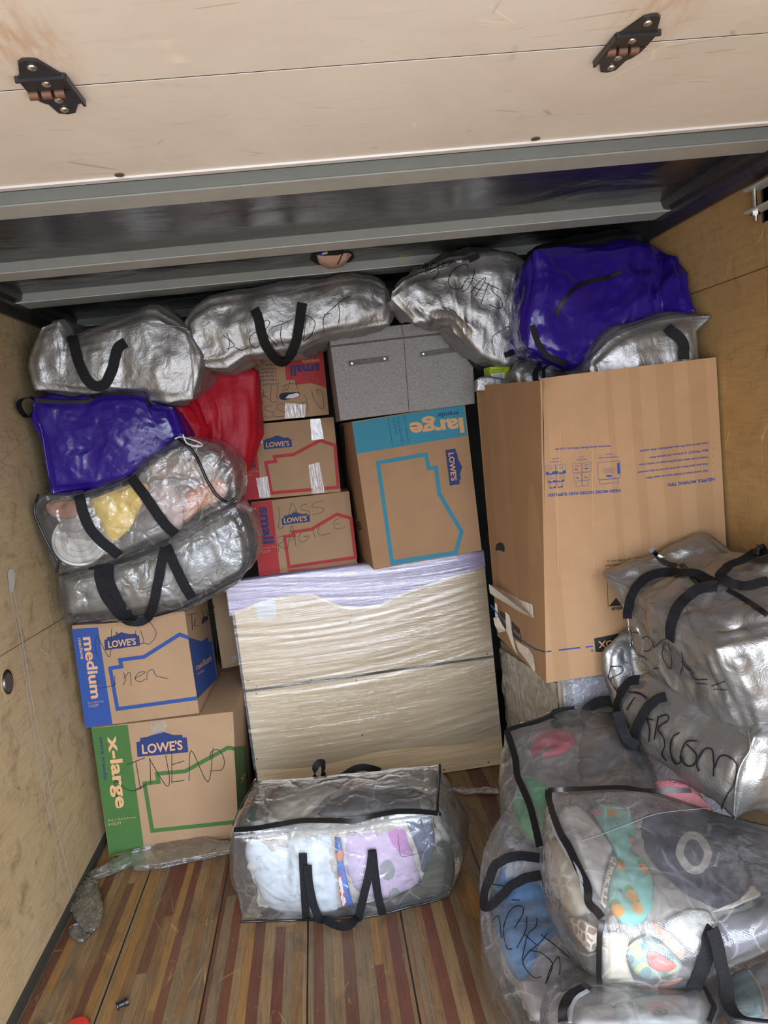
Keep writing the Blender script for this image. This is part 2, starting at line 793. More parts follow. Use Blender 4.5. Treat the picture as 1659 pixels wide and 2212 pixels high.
def make_bag(front, back, cell=0.03, bulge=0.02, excess=(0.05, 0.03), keep=(0.03, 0.02, 0.25), press=0.0006, seed=1, bend=0.75, levels=3, iters=(90, 50), floor_z=None, fold=0.0, crease=0.0):
    """front, back: dicts of four 3D polylines (top, bottom, left, right). Returns V, F, uvw"""
    w = np.linalg.norm(np.array(front['top'][0]) - np.array(front['top'][-1]))
    h = np.linalg.norm(np.array(front['left'][0]) - np.array(front['left'][-1]))
    d = np.linalg.norm(np.array(front['bottom'][0]) - np.array(back['bottom'][0]))
    nx, ny, nz = [max(4, int(round(a / cell))) for a in (w, h, d)]
    uvw, F = cube_net(nx, ny, nz)
    u, v, t = uvw.T
    Pf = coons(front['top'], front['bottom'], front['left'], front['right'], u, v)
    Pb = coons(back['top'], back['bottom'], back['left'], back['right'], u, v)
    T = Pf * (1 - t)[:, None] + Pb * t[:, None]
    s = lambda x: np.sin(np.pi * np.clip(x, 0, 1))
    N0 = vnormals(T, F)
    bl = bulge if isinstance(bulge, (tuple, list)) else (bulge,) * 3
    amt = np.zeros(len(T))
    amt += bl[0] * (s(u) * s(v)) ** 0.6 * ((t < 1e-6) | (t > 1 - 1e-6))
    amt += bl[1] * (s(u) * s(t)) ** 0.6 * ((v < 1e-6) | (v > 1 - 1e-6))
    amt += bl[2] * (s(v) * s(t)) ** 0.6 * ((u < 1e-6) | (u > 1 - 1e-6))
    T = T + N0 * amt[:, None]
    on = ((u < 1e-6) | (u > 1 - 1e-6)).astype(int) + ((v < 1e-6) | (v > 1 - 1e-6)) + ((t < 1e-6) | (t > 1 - 1e-6))
    K = np.where(on >= 2, keep[2], keep[0])
    V = T.copy()
    for lv in range(levels):
        V = relax(V, F, T, K if lv == 0 else np.where(K > keep[0], keep[2] * 0.6, keep[1]), excess[min(lv, 1)], iters[lv] if lv < 2 else 12, press / (lv + 1), bend, seed + lv, 0.004 / (lv + 1), crease=crease * (1, 0.30, 0.06)[min(lv, 2)], cscale=(0.16, 0.07, 0.04)[min(lv, 2)], floor_z=floor_z)
        if lv < levels - 1:
            T0 = T
            n0 = len(V)
            V, F2, W = subdiv(V, F, np.concatenate([T, uvw, K[:, None]], 1))
            T, uvw, K = W[:, :3], W[:, 3:6], W[:, 6]
            F = F2
            T = T * 0.5 + V * 0.5
    if fold:
        # sharp folds pressed into the finished cloth: straight cusps meeting at odd angles
        rng = random.Random(seed * 7 + 1)
        h = np.zeros(len(V))
        for sc_, a in ((0.30, 1.0), (0.15, 0.45), (0.07, 0.13)):
            for r in range(2):
                ax = np.array(Vector((rng.uniform(-1, 1), rng.uniform(-1, 1), rng.uniform(-1, 1))).normalized())
                Pn = (V - (V @ ax)[:, None] * ax * 0.8) / sc_
                n = np.array([noise.noise(Vector(p) + Vector((seed * 2.3 + r * 19, r * 7.7, sc_ * 50))) for p in Pn])
                n2 = nfield(V, 1 / sc_, seed + r + 40)
                h += a * (0.35 - np.abs(n) * 1.6) * np.clip(0.55 + n2 * 1.6, 0.05, 1.3)
        V = V + vnormals(V, F) * (h * fold)[:, None]
    if floor_z is not None:
        V[:, 2] = np.maximum(V[:, 2], floor_z)
    return V, F, uvw


def skin_obj(name, V, F, material, parent=None, base=None, solid=0.0):
    return mesh_obj(name, V.tolist(), F.tolist(), material, parent, smooth=True, base=base)


def outl(top, bottom, left, right, Y):
    return dict(top=px3(top, Y), bottom=px3(bottom, Y), left=px3(left, Y), right=px3(right, Y))


def shift(fr, d, s=1.0, sz=None):
    """the same outline moved by d and scaled about its middle"""
    d = np.array(d, float)
    allp = np.concatenate([np.array(v) for v in fr.values()])
    c = (allp.max(0) + allp.min(0)) / 2
    S = np.array([s, 1, s if sz is None else sz])
    return {k: [(np.array(p) - c) * S + c + d for p in v] for k, v in fr.items()}


# ------------------------------------------------------------------ surface materials
def wood_floor():
    m, nt, b, out = mat('worn_hardwood_strips')
    tc = nd(nt, 'ShaderNodeTexCoord')
    sx = nd(nt, 'ShaderNodeSeparateXYZ')
    nt.links.new(tc.outputs['Object'], sx.inputs[0])
    X, Y = sx.outputs[0], sx.outputs[1]
    PL = 0.3145
    xo = math_n(nt, 'SUBTRACT', X, -0.2185 - 3 * PL)
    pf = math_n(nt, 'DIVIDE', xo, PL)
    pfr = math_n(nt, 'FRACT', pf)
    pid = math_n(nt, 'FLOOR', pf)
    # uneven strip widths inside each plank
    wob = nd(nt, 'ShaderNodeTexNoise', noise_dimensions='1D')
    wob.inputs['Scale'].default_value = 9.0
    wob.inputs['Detail'].default_value = 0
    nt.links.new(X, wob.inputs['W'])
    st = math_n(nt, 'ADD', math_n(nt, 'MULTIPLY', pfr, 10.0), math_n(nt, 'MULTIPLY', wob.outputs['Fac'], 0.9))
    sid = math_n(nt, 'ADD', math_n(nt, 'FLOOR', st), math_n(nt, 'MULTIPLY', pid, 13.0))
    r1 = nd(nt, 'ShaderNodeTexWhiteNoise', noise_dimensions='1D')
    nt.links.new(sid, r1.inputs['W'])
    yy = math_n(nt, 'ADD', math_n(nt, 'MULTIPLY', Y, 0.85), math_n(nt, 'MULTIPLY', r1.outputs['Value'], 7.0))
    yid = math_n(nt, 'FLOOR', yy)
    cmb = nd(nt, 'ShaderNodeCombineXYZ')
    nt.links.new(sid, cmb.inputs[0])
    nt.links.new(yid, cmb.inputs[1])
    r2 = nd(nt, 'ShaderNodeTexWhiteNoise', noise_dimensions='3D')
    nt.links.new(cmb.outputs[0], r2.inputs['Vector'])
    base = ramp(nt, r2.outputs['Value'], [(0.0, srgb(134, 100, 62)), (0.16, srgb(148, 118, 80)), (0.30, srgb(106, 66, 46)), (0.42, srgb(158, 116, 62)), (0.55, srgb(104, 54, 38)), (0.66, srgb(130, 108, 80)), (0.80, srgb(112, 60, 42)), (0.89, srgb(158, 124, 78))], 'CONSTANT')
    v1 = coords(nt, (60, 2.2, 1))
    g = noise_n(nt, v1, 3, 5, 0.65, 0.6)
    col = mix(nt, base, mix(nt, base, srgb(60, 42, 28), 0.55), ramp(nt, g, [(0.42, 0.0), (0.72, 1.0)]))
    dirt = noise_n(nt, coords(nt, (5, 2.2, 1)), 2.2, 5, 0.6, 0.8)
    col = mix(nt, col, srgb(62, 54, 44), ramp(nt, dirt, [(0.5, 0.0), (0.75, 0.7)]))
    haze_ = noise_n(nt, coords(nt, (1.2, 0.8, 1)), 2.0, 3)
    col = mix(nt, col, srgb(140, 122, 98), ramp(nt, haze_, [(0.4, 0.0), (0.65, 0.22)]))
    lite = noise_n(nt, coords(nt, (9, 3, 1), (0, 0, 0.5)), 6, 6, 0.7, 1.5)
    col = mix(nt, col, srgb(205, 170, 120), ramp(nt, lite, [(0.62, 0.0), (0.72, 0.55)]))
    # straw coloured scratches
    sc = nd(nt, 'ShaderNodeTexVoronoi', feature='DISTANCE_TO_EDGE')
    sc.inputs['Scale'].default_value = 1.0
    nt.links.new(coords(nt, (17, 3.6, 1), (0, 0, 0.35)), sc.inputs['Vector'])
    msk = noise_n(nt, coords(nt), 5, 2)
    scr = math_n(nt, 'MULTIPLY', ramp(nt, sc.outputs['Distance'], [(0.0, 1.0), (0.012, 0.0)]), ramp(nt, msk, [(0.55, 0.0), (0.65, 0.45)]))
    col = mix(nt, col, srgb(214, 178, 120), scr)
    edge = math_n(nt, 'MINIMUM', pfr, math_n(nt, 'SUBTRACT', 1.0, pfr))
    ln = math_n(nt, 'LESS_THAN', edge, 0.009)
    fr = math_n(nt, 'FRACT', st)
    ed2 = math_n(nt, 'MINIMUM', fr, math_n(nt, 'SUBTRACT', 1.0, fr))
    col = mix(nt, col, srgb(50, 36, 26), math_n(nt, 'MULTIPLY', math_n(nt, 'LESS_THAN', ed2, 0.03), 0.35))
    col = mix(nt, col, (0.006, 0.005, 0.004), ln)
    nt.links.new(col, b.inputs['Base Color'])
    nt.links.new(ramp(nt, g, [(0.3, 0.42), (0.7, 0.62)]), b.inputs['Roughness'])
    nt.links.new(bump(nt, math_n(nt, 'SUBTRACT', g, math_n(nt, 'MULTIPLY', ln, 3.0)), 0.35, 0.002), b.inputs['Normal'])
    return m


def plywood(name, c_lo, c_hi, axis_rot=(0, 0, 0), fleck=0.8, seam_z=None, blotch=srgb(112, 82, 52), seam_tilt=0.0):
    m, nt, b, out = mat(name)
    vec = coords(nt)
    big = noise_n(nt, vec, 1.6, 5, 0.6, 0.6)
    col = ramp(nt, big, [(0.28, c_lo), (0.7, c_hi)])
    gr = noise_n(nt, coords(nt, (3, 3, 26)), 3.0, 5, 0.65, 0.5)
    col = mix(nt, col, mix(nt, col, blotch, 0.45), ramp(nt, gr, [(0.45, 0.0), (0.8, 0.8)]))
    mott = noise_n(nt, vec, 9, 8, 0.72, 0.9)
    col = mix(nt, col, blotch, ramp(nt, mott, [(0.52, 0.0), (0.68, 0.6 * fleck)]))
    for sc_, rt, p, q, a, w in ((26, 0.5, 3.2, 0.035, 0.95, 0), (9, -0.35, 6.0, 0.022, 0.9, 7), (40, 0.1, 2.0, 0.02, 0.8, 3)):
        v = nd(nt, 'ShaderNodeTexVoronoi', feature='F1')
        v.inputs['Scale'].default_value = sc_
        v.inputs['Randomness'].default_value = 1
        mp = coords(nt, (p, p, 1.0), (rt, rt * 0.7, 0))
        nt.links.new(mp, v.inputs['Vector'])
        r = nd(nt, 'ShaderNodeSeparateColor')
        nt.links.new(v.outputs['Color'], r.inputs[0])
        sel = math_n(nt, 'GREATER_THAN', r.outputs[0], 0.6)
        spot = ramp(nt, v.outputs['Distance'], [(0.0, 1.0), (0.16, 0.0)])
        col = mix(nt, col, srgb(52, 40, 30), math_n(nt, 'MULTIPLY', math_n(nt, 'MULTIPLY', sel, spot), a * fleck))
    for rt, s in ((0.6, (7, 7, 1.1)), (-0.75, (1.2, 1.2, 6))):
        v = nd(nt, 'ShaderNodeTexVoronoi', feature='DISTANCE_TO_EDGE')
        v.inputs['Scale'].default_value = 1.6
        nt.links.new(coords(nt, s, (rt, rt, 0.1)), v.inputs['Vector'])
        k = noise_n(nt, vec, 4 + rt, 2)
        f = math_n(nt, 'MULTIPLY', ramp(nt, v.outputs['Distance'], [(0.0, 1.0), (0.008, 0.0)]), ramp(nt, k, [(0.5, 0.0), (0.62, 0.6)]))
        col = mix(nt, col, srgb(232, 205, 160) if rt > 0 else srgb(84, 62, 42), f)
    if seam_z is not None:
        sx = nd(nt, 'ShaderNodeSeparateXYZ')
        nt.links.new(nd(nt, 'ShaderNodeTexCoord').outputs['Object'], sx.inputs[0])
        zz = math_n(nt, 'ADD', sx.outputs[2], math_n(nt, 'MULTIPLY', sx.outputs[1], seam_tilt))
        d = math_n(nt, 'ABSOLUTE', math_n(nt, 'SUBTRACT', zz, seam_z))
        col = mix(nt, col, srgb(60, 42, 26), math_n(nt, 'MULTIPLY', math_n(nt, 'LESS_THAN', d, 0.0018), 0.8))
    nt.links.new(col, b.inputs['Base Color'])
    b.inputs['Roughness'].default_value = 0.55
    nt.links.new(bump(nt, mott, 0.25, 0.002), b.inputs['Normal'])
    return m


def door_paint():
    m, nt, b, out = mat('scuffed_cream_door')
    vec = coords(nt)
    big = noise_n(nt, vec, 2.2, 4, 0.6, 0.5)
    col = ramp(nt, big, [(0.3, srgb(206, 196, 182)), (0.7, srgb(222, 214, 202))])
    scuff = noise_n(nt, coords(nt, (3, 14, 1), (0, 0, 0.25)), 3, 7, 0.7, 1.2)
    col = mix(nt, col, srgb(150, 130, 108), ramp(nt, scuff, [(0.56, 0.0), (0.8, 0.28)]))
    for rt, s in ((0.3, (5, 16, 1)), (1.1, (4, 13, 1))):
        v = nd(nt, 'ShaderNodeTexVoronoi', feature='DISTANCE_TO_EDGE')
        v.inputs['Scale'].default_value = 0.9
        nt.links.new(coords(nt, s, (0, 0, rt)), v.inputs['Vector'])
        k = noise_n(nt, vec, 6 + 3 * rt, 2)
        f = math_n(nt, 'MULTIPLY', ramp(nt, v.outputs['Distance'], [(0.0, 1.0), (0.014, 0.0)]), ramp(nt, k, [(0.56, 0.0), (0.64, 0.5)]))
        col = mix(nt, col, srgb(240, 232, 214) if rt < 1 else srgb(120, 100, 80), f)
    # rust bleeding from the two hinges along the panel
    for hx, hy in RUST:
        g = nd(nt, 'ShaderNodeTexNoise')
        sx = nd(nt, 'ShaderNodeSeparateXYZ')
        nt.links.new(nd(nt, 'ShaderNodeTexCoord').outputs['Object'], sx.inputs[0])
        dx = math_n(nt, 'DIVIDE', math_n(nt, 'SUBTRACT', sx.outputs[0], hx), 0.075)
        dy = math_n(nt, 'DIVIDE', math_n(nt, 'SUBTRACT', sx.outputs[1], hy), 0.17)
        d = math_n(nt, 'ADD', math_n(nt, 'MULTIPLY', dx, dx), math_n(nt, 'MULTIPLY', dy, dy))
        st = noise_n(nt, coords(nt, (26, 5, 1)), 3, 4, 0.6, 0.5)
        f = math_n(nt, 'MULTIPLY', ramp(nt, d, [(0.0, 0.6), (1.0, 0.0)]), ramp(nt, st, [(0.38, 0.15), (0.65, 1.0)]))
        col = mix(nt, col, srgb(186, 140, 92), f)
    nt.links.new(col, b.inputs['Base Color'])
    b.inputs['Roughness'].default_value = 0.5
    nt.links.new(bump(nt, scuff, 0.08, 0.002), b.inputs['Normal'])
    return m


def sheet_metal(name, c=(0.30, 0.30, 0.29), rough=(0.22, 0.42), warp=0.25):
    m, nt, b, out = mat(name)
    vec = coords(nt)
    n = noise_n(nt, vec, 3, 4, 0.6, 1.0)
    f = noise_n(nt, coords(nt, (2, 30, 2)), 4, 4, 0.6)
    nt.links.new(mix(nt, c, tuple(x * 0.7 for x in c), ramp(nt, f, [(0.4, 0.0), (0.7, 0.8)])), b.inputs['Base Color'])
    b.inputs['Metallic'].default_value = 0.9
    nt.links.new(ramp(nt, n, [(0.3, rough[0]), (0.7, rough[1])]), b.inputs['Roughness'])
    w = noise_n(nt, coords(nt, (1.5, 2.5, 1)), 2.0, 3, 0.5, 0.6)
    nt.links.new(bump(nt, w, warp, 0.03, bump(nt, f, 0.05, 0.001)), b.inputs['Normal'])
    return m


def cardboard(name, c=srgb(168, 136, 104), axis='z', strength=0.25):
    m, nt, b, out = mat(name)
    vec = coords(nt)
    n = noise_n(nt, vec, 5, 5, 0.6, 0.3)
    fib = noise_n(nt, vec, 160, 2)
    c2 = tuple(x * 0.84 for x in c)
    col = mix(nt, c2, c, ramp(nt, n, [(0.3, 0.0), (0.65, 1.0)]))
    col = mix(nt, col, tuple(x * 1.18 for x in c), math_n(nt, 'MULTIPLY', fib, 0.25))
    wv = nd(nt, 'ShaderNodeTexWave', wave_type='BANDS', bands_direction={'z': 'X', 'x': 'Z'}[axis])
    wv.inputs['Scale'].default_value = 42
    wv.inputs['Distortion'].default_value = 0.4
    nt.links.new(vec, wv.inputs['Vector'])
    nt.links.new(mix(nt, col, c2, math_n(nt, 'MULTIPLY', wv.outputs['Fac'], 0.05)), b.inputs['Base Color'])
    b.inputs['Roughness'].default_value = 0.72
    b.inputs['Specular IOR Level'].default_value = 0.25
    nt.links.new(bump(nt, wv.outputs['Fac'], strength * 0.5, 0.0006, bump(nt, n, strength, 0.004)), b.inputs['Normal'])
    return m


def banded_cardboard():
    m = cardboard('tan_wardrobe_cardboard', srgb(178, 141, 104), 'z', 0.3)
    nt = m.node_tree
    b = [n for n in nt.nodes if n.type == 'BSDF_PRINCIPLED'][0]
    src = b.inputs['Base Color'].links[0].from_socket
    bn = noise_n(nt, coords(nt, (7, 2, 0.02)), 1.6, 0)
    nt.links.new(mix(nt, src, mix(nt, src, srgb(140, 104, 70), 0.5), ramp(nt, bn, [(0.54, 0.0), (0.545, 0.45), (0.66, 0.45), (0.665, 0.1)])), b.inputs['Base Color'])
    return m


def foil(name, c=(0.39, 0.385, 0.375), dark=0.75):
    """silvered woven tarpaulin"""
    m, nt, b, out = mat(name)
    vec = coords(nt)
    n = noise_n(nt, vec, 7, 4)
    nt.links.new(mix(nt, tuple(x * dark for x in c), c, n), b.inputs['Base Color'])
    b.inputs['Metallic'].default_value = 0.78
    nt.links.new(ramp(nt, n, [(0.3, 0.34), (0.7, 0.48)]), b.inputs['Roughness'])
    w1 = nd(nt, 'ShaderNodeTexWave', wave_type='BANDS', bands_direction='X')
    w2 = nd(nt, 'ShaderNodeTexWave', wave_type='BANDS', bands_direction='Z')
    for w in (w1, w2):
        w.inputs['Scale'].default_value = 95
        w.inputs['Distortion'].default_value = 1.0
        nt.links.new(vec, w.inputs['Vector'])
    weave = math_n(nt, 'ADD', w1.outputs['Fac'], w2.outputs['Fac'])
    c1 = noise_n(nt, vec, 22, 4, 0.55, 1.0)
    c2 = noise_n(nt, coords(nt, (1, 1, 2.5), (0.5, 0.3, 0.8)), 38, 3, 0.5, 1.4, 'RIDGED_MULTIFRACTAL')
    nn = bump(nt, weave, 0.08, 0.0006, bump(nt, c2, 0.18, 0.003, bump(nt, c1, 0.45, 0.009)))
    nt.links.new(nn, b.inputs['Normal'])
    return m


def glossy_tarp(name, c):
    m, nt, b, out = mat(name)
    vec = coords(nt)
    n = noise_n(nt, vec, 6, 3)
    nt.links.new(mix(nt, tuple(x * 0.75 for x in c), c, n), b.inputs['Base Color'])
    b.inputs['Roughness'].default_value = 0.2
    b.inputs['Specular IOR Level'].default_value = 0.5
    c1 = noise_n(nt, vec, 16, 4, 0.55, 0.9)
    w = nd(nt, 'ShaderNodeTexWave', wave_type='BANDS', bands_direction='X')
    w.inputs['Scale'].default_value = 90
    nt.links.new(vec, w.inputs['Vector'])
    nt.links.new(bump(nt, w.outputs['Fac'], 0.08, 0.0006, bump(nt, c1, 0.4, 0.006)), b.inputs['Normal'])
    return m


def film(name, haze=0.16, tint=(0.975, 0.975, 0.97), hazec=(0.88, 0.88, 0.87), rough=0.12, bumps=((18, 0.5, 0.008), (60, 0.25, 0.002)), gloss=1.0, weave=0.0, aniso=None, crinkle=0.0):
    """clear plastic: mostly see-through, a little milky, sharp highlights"""
    m = bpy.data.materials.new(name)
    m.use_nodes = True
    nt = m.node_tree
    nt.nodes.clear()
    out = nt.nodes.new('ShaderNodeOutputMaterial')
    tr = nt.nodes.new('ShaderNodeBsdfTransparent')
    tr.inputs[0].default_value = col4(tint)
    d1 = nt.nodes.new('ShaderNodeBsdfDiffuse')
    d1.inputs[0].default_value = col4(hazec)
    d2 = nt.nodes.new('ShaderNodeBsdfTranslucent')
    d2.inputs[0].default_value = col4(hazec)
    df = nt.nodes.new('ShaderNodeMixShader')
    df.inputs[0].default_value = 0.35
    nt.links.new(d1.outputs[0], df.inputs[1])
    nt.links.new(d2.outputs[0], df.inputs[2])
    gl = nt.nodes.new('ShaderNodeBsdfGlossy')
    gl.inputs['Roughness'].default_value = rough
    gl.inputs[0].default_value = (1, 1, 1, 1)
    m1 = nt.nodes.new('ShaderNodeMixShader')
    m2 = nt.nodes.new('ShaderNodeMixShader')
    vec = coords(nt, aniso or (1, 1, 1))
    nrm = None
    for s, st, d in bumps:
        nrm = bump(nt, noise_n(nt, vec, s, 4, 0.55, 1.0), st, d, nrm)
    if weave:
        w = nd(nt, 'ShaderNodeTexWave', wave_type='BANDS', bands_direction='X')
        w2 = nd(nt, 'ShaderNodeTexWave', wave_type='BANDS', bands_direction='DIAGONAL')
        for ww in (w, w2):
            ww.inputs['Scale'].default_value = 80
            nt.links.new(coords(nt), ww.inputs['Vector'])
        nrm = bump(nt, math_n(nt, 'ADD', w.outputs['Fac'], w2.outputs['Fac']), weave, 0.0008, nrm)
    nt.links.new(nrm, gl.inputs['Normal'])
    hz = noise_n(nt, vec, 9, 4, 0.6, 0.6)
    hf = math_n(nt, 'MULTIPLY', ramp(nt, hz, [(0.3, 0.5), (0.7, 1.5)]), haze)
    if crinkle:
        # stress-whitened vinyl creases, white lines painted in to stand for glints
        wv = nd(nt, 'ShaderNodeTexNoise')
        wv.inputs['Scale'].default_value = 6
        nt.links.new(vec, wv.inputs['Vector'])
        ad = nd(nt, 'ShaderNodeVectorMath', operation='MULTIPLY_ADD')
        ad.inputs[1].default_value = (0.12, 0.12, 0.12)
        nt.links.new(wv.outputs['Color'], ad.inputs[0])
        nt.links.new(vec, ad.inputs[2])
        vo = nd(nt, 'ShaderNodeTexVoronoi', feature='DISTANCE_TO_EDGE')
        vo.inputs['Scale'].default_value = 9
        nt.links.new(ad.outputs[0], vo.inputs['Vector'])
        ln = math_n(nt, 'MULTIPLY', ramp(nt, vo.outputs['Distance'], [(0.0, 1.0), (0.035, 0.0)]), ramp(nt, noise_n(nt, vec, 7, 2), [(0.45, 0.0), (0.62, 1.0)]))
        hf = math_n(nt, 'ADD', hf, math_n(nt, 'MULTIPLY', ln, crinkle))
        nrm2 = bump(nt, ramp(nt, vo.outputs['Distance'], [(0.0, 0.0), (0.09, 1.0)]), 0.55, 0.0035, nrm)
        nt.links.new(nrm2, gl.inputs['Normal'])
        nrm = nrm2
    nt.links.new(hf, m1.inputs[0])
    nt.links.new(tr.outputs[0], m1.inputs[1])
    nt.links.new(df.outputs[0], m1.inputs[2])
    fr = nt.nodes.new('ShaderNodeFresnel')
    fr.inputs['IOR'].default_value = 1.5
    nt.links.new(nrm, fr.inputs['Normal'])
    fm = math_n(nt, 'MINIMUM', math_n(nt, 'MULTIPLY', fr.outputs[0], gloss * 1.6), 0.85)
    nt.links.new(fm, m2.inputs[0])
    nt.links.new(m1.outputs[0], m2.inputs[1])
    nt.links.new(gl.outputs[0], m2.inputs[2])
    nt.links.new(m2.outputs[0], out.inputs[0])
    return m


def fabric(name, c1, c2, scale=220, rough=0.85, bmp=0.4):
    m, nt, b, out = mat(name)
    vec = coords(nt)
    a = noise_n(nt, coords(nt, (1, 1, 9)), scale / 6, 3, 0.7)
    c = noise_n(nt, coords(nt, (9, 9, 1)), scale / 6, 3, 0.7)
    f = math_n(nt, 'MULTIPLY', math_n(nt, 'ADD', a, c), 0.5)
    nt.links.new(ramp(nt, f, [(0.4, c1), (0.58, c2)]), b.inputs['Base Color'])
    b.inputs['Roughness'].default_value = rough
    b.inputs['Specular IOR Level'].default_value = 0.2
    nt.links.new(bump(nt, f, bmp, 0.001), b.inputs['Normal'])
    return m


def mesh_fabric(name, c, hole):
    m, nt, b, out = mat(name)
    v = nd(nt, 'ShaderNodeTexVoronoi', feature='F1')
    v.inputs['Scale'].default_value = 130
    v.inputs['Randomness'].default_value = 0.08
    nt.links.new(coords(nt, (1, 0.05, 1), (0, 0.6, 0)), v.inputs['Vector'])
    nt.links.new(ramp(nt, v.outputs['Distance'], [(0.18, hole), (0.32, c)]), b.inputs['Base Color'])
    b.inputs['Roughness'].default_value = 0.55
    nt.links.new(bump(nt, noise_n(nt, coords(nt), 25, 3), 0.5, 0.006, bump(nt, v.outputs['Distance'], 0.5, 0.002)), b.inputs['Normal'])
    return m


def laminate():
    m, nt, b, out = mat('pale_oak_laminate')
    g = noise_n(nt, coords(nt, (1.1, 1, 22)), 3.2, 6, 0.62, 0.5)
    f = noise_n(nt, coords(nt, (2.0, 1, 110)), 3.0, 4, 0.6)
    col = ramp(nt, g, [(0.3, srgb(204, 176, 134)), (0.55, srgb(228, 201, 160)), (0.75, srgb(236, 212, 174))])
    nt.links.new(mix(nt, col, srgb(172, 146, 110), ramp(nt, f, [(0.5, 0.0), (0.75, 0.5)])), b.inputs['Base Color'])
    b.inputs['Roughness'].default_value = 0.55
    return m


def pattern_cloth(name, base, spots, scale=12):
    """cloth printed with scattered motifs: (colour, scale, radius, threshold, shift)"""
    m, nt, b, out = mat(name)
    col = base
    for i, sp_ in enumerate(spots):
        c, s, r, thr = sp_[:4]
        sh = sp_[4] if len(sp_) > 4 else (0.31 * i, 0.7 * i)
        v = nd(nt, 'ShaderNodeTexVoronoi', feature='F1', voronoi_dimensions='2D')
        v.inputs['Scale'].default_value = s
        v.inputs['Randomness'].default_value = 0.75
        vec = coords(nt, (1, 1, 1), (math.radians(-45), 0, 0))
        ad = nd(nt, 'ShaderNodeVectorMath', operation='ADD')
        ad.inputs[1].default_value = (sh[0], sh[1], 0)
        nt.links.new(vec, ad.inputs[0])
        nt.links.new(ad.outputs[0], v.inputs['Vector'])
        sp = nd(nt, 'ShaderNodeSeparateColor')
        nt.links.new(v.outputs['Color'], sp.inputs[0])
        f = math_n(nt, 'MULTIPLY', math_n(nt, 'LESS_THAN', v.outputs['Distance'], r), math_n(nt, 'GREATER_THAN', sp.outputs[0], thr))
        col = mix(nt, col, c, f)
    nt.links.new(col, b.inputs['Base Color'])
    b.inputs['Roughness'].default_value = 0.8
    return m


def leopard():
    m, nt, b, out = mat('leopard_print_cloth')
    v = nd(nt, 'ShaderNodeTexVoronoi', feature='DISTANCE_TO_EDGE')
    v.inputs['Scale'].default_value = 55
    nt.links.new(coords(nt), v.inputs['Vector'])
    nt.links.new(ramp(nt, v.outputs['Distance'], [(0.10, srgb(232, 224, 212)), (0.16, srgb(150, 128, 108))]), b.inputs['Base Color'])
    b.inputs['Roughness'].default_value = 0.85
    return m


HZ = 2.165   # underside of the raised door panels
RUST = []
for hp in ((62, 125), (1425, 30)):
    q = at(hp[0], hp[1], Z=HZ)
    RUST.append((q.x - (XL + XR) / 2, q.y - 0.6 - 0.02))

M_floor = wood_floor()
M_wall_l = plywood('scuffed_plywood', srgb(192, 166, 124), srgb(212, 187, 144), seam_z=1.151, seam_tilt=0.0455)
M_wall_r = plywood('varnished_plywood', srgb(166, 132, 82), srgb(188, 154, 104), fleck=0.55, seam_z=1.965)
M_door = door_paint()
M_roof = sheet_metal('dull_aluminium_roof_sheet', (0.17, 0.17, 0.165), (0.2, 0.36), 0.35)
M_bow = plain('galvanised_roof_bow', (0.50, 0.515, 0.47), 0.5, 0.25)
M_track = sheet_metal('dark_steel_track', (0.16, 0.15, 0.145), (0.35, 0.5), 0.05)
M_alu = plain('bright_aluminium_edge', (0.74, 0.73, 0.71), 0.4, 0.35)
M_card = cardboard('brown_cardboard')
M_card_h = cardboard('brown_cardboard_sideways_flutes', srgb(168, 132, 98), 'x')
M_card_w = banded_cardboard()
M_card_d = cardboard('dull_brown_cardboard', srgb(150, 122, 92))
M_foil = foil('silver_tarpaulin')
M_foil_d = foil('shade_and_seam_silver', (0.33, 0.325, 0.32))  # darker silver: shade put into one bag's colour, also used for seams
M_purple = glossy_tarp('violet_blue_tarpaulin', srgb(44, 22, 128))
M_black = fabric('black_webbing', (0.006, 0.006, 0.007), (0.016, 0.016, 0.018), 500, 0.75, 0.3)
M_zip = plain('black_zip_tape', (0.008, 0.008, 0.009), 0.35, 0, 0.6)
M_zipg = plain('grey_stitched_tape', (0.24, 0.24, 0.25), 0.5)
M_chrome = plain('bright_steel', (0.7, 0.68, 0.62), 0.25, 1.0)
M_ink = plain('black_felt_pen', (0.008, 0.008, 0.010), 0.5)
M_blue = plain('blue_print', srgb(38, 70, 136), 0.65)
M_navy = plain('dark_navy_print', srgb(30, 48, 100), 0.65)
M_red = plain('red_print', srgb(168, 42, 44), 0.65)
M_teal = plain('teal_print', srgb(44, 128, 150), 0.65)
M_green = plain('green_print', srgb(62, 100, 44), 0.65)
M_tan = plain('bare_cardboard_lettering', srgb(205, 158, 112), 0.7)
M_blk_print = plain('black_print', srgb(30, 28, 28), 0.6)
M_dark = plain('dark_gap', (0.004, 0.004, 0.004), 0.9)
M_film = film('clear_vinyl', 0.10, gloss=1.0, rough=0.07, crinkle=0.16, bumps=((14, 0.6, 0.01), (50, 0.45, 0.003)))
M_film_m = film('milky_woven_vinyl', 0.13, rough=0.10, weave=0.2, gloss=0.9, crinkle=0.2, bumps=((14, 0.5, 0.01), (55, 0.45, 0.003)))
M_wrap = film('stretch_wrap', 0.05, (0.97, 0.97, 0.96), rough=0.06, bumps=((6, 0.22, 0.005), (30, 0.45, 0.0015)), gloss=1.9, aniso=(0.3, 1, 11))
M_loose = film('loose_stretch_film', 0.09, rough=0.1, bumps=((25, 0.9, 0.012), (70, 0.4, 0.003)), gloss=1.1)
M_tape = film('clear_packing_tape', 0.22, (0.95, 0.93, 0.9), rough=0.16, bumps=((60, 0.8, 0.003),), gloss=2.0, aniso=(1, 1, 0.3))
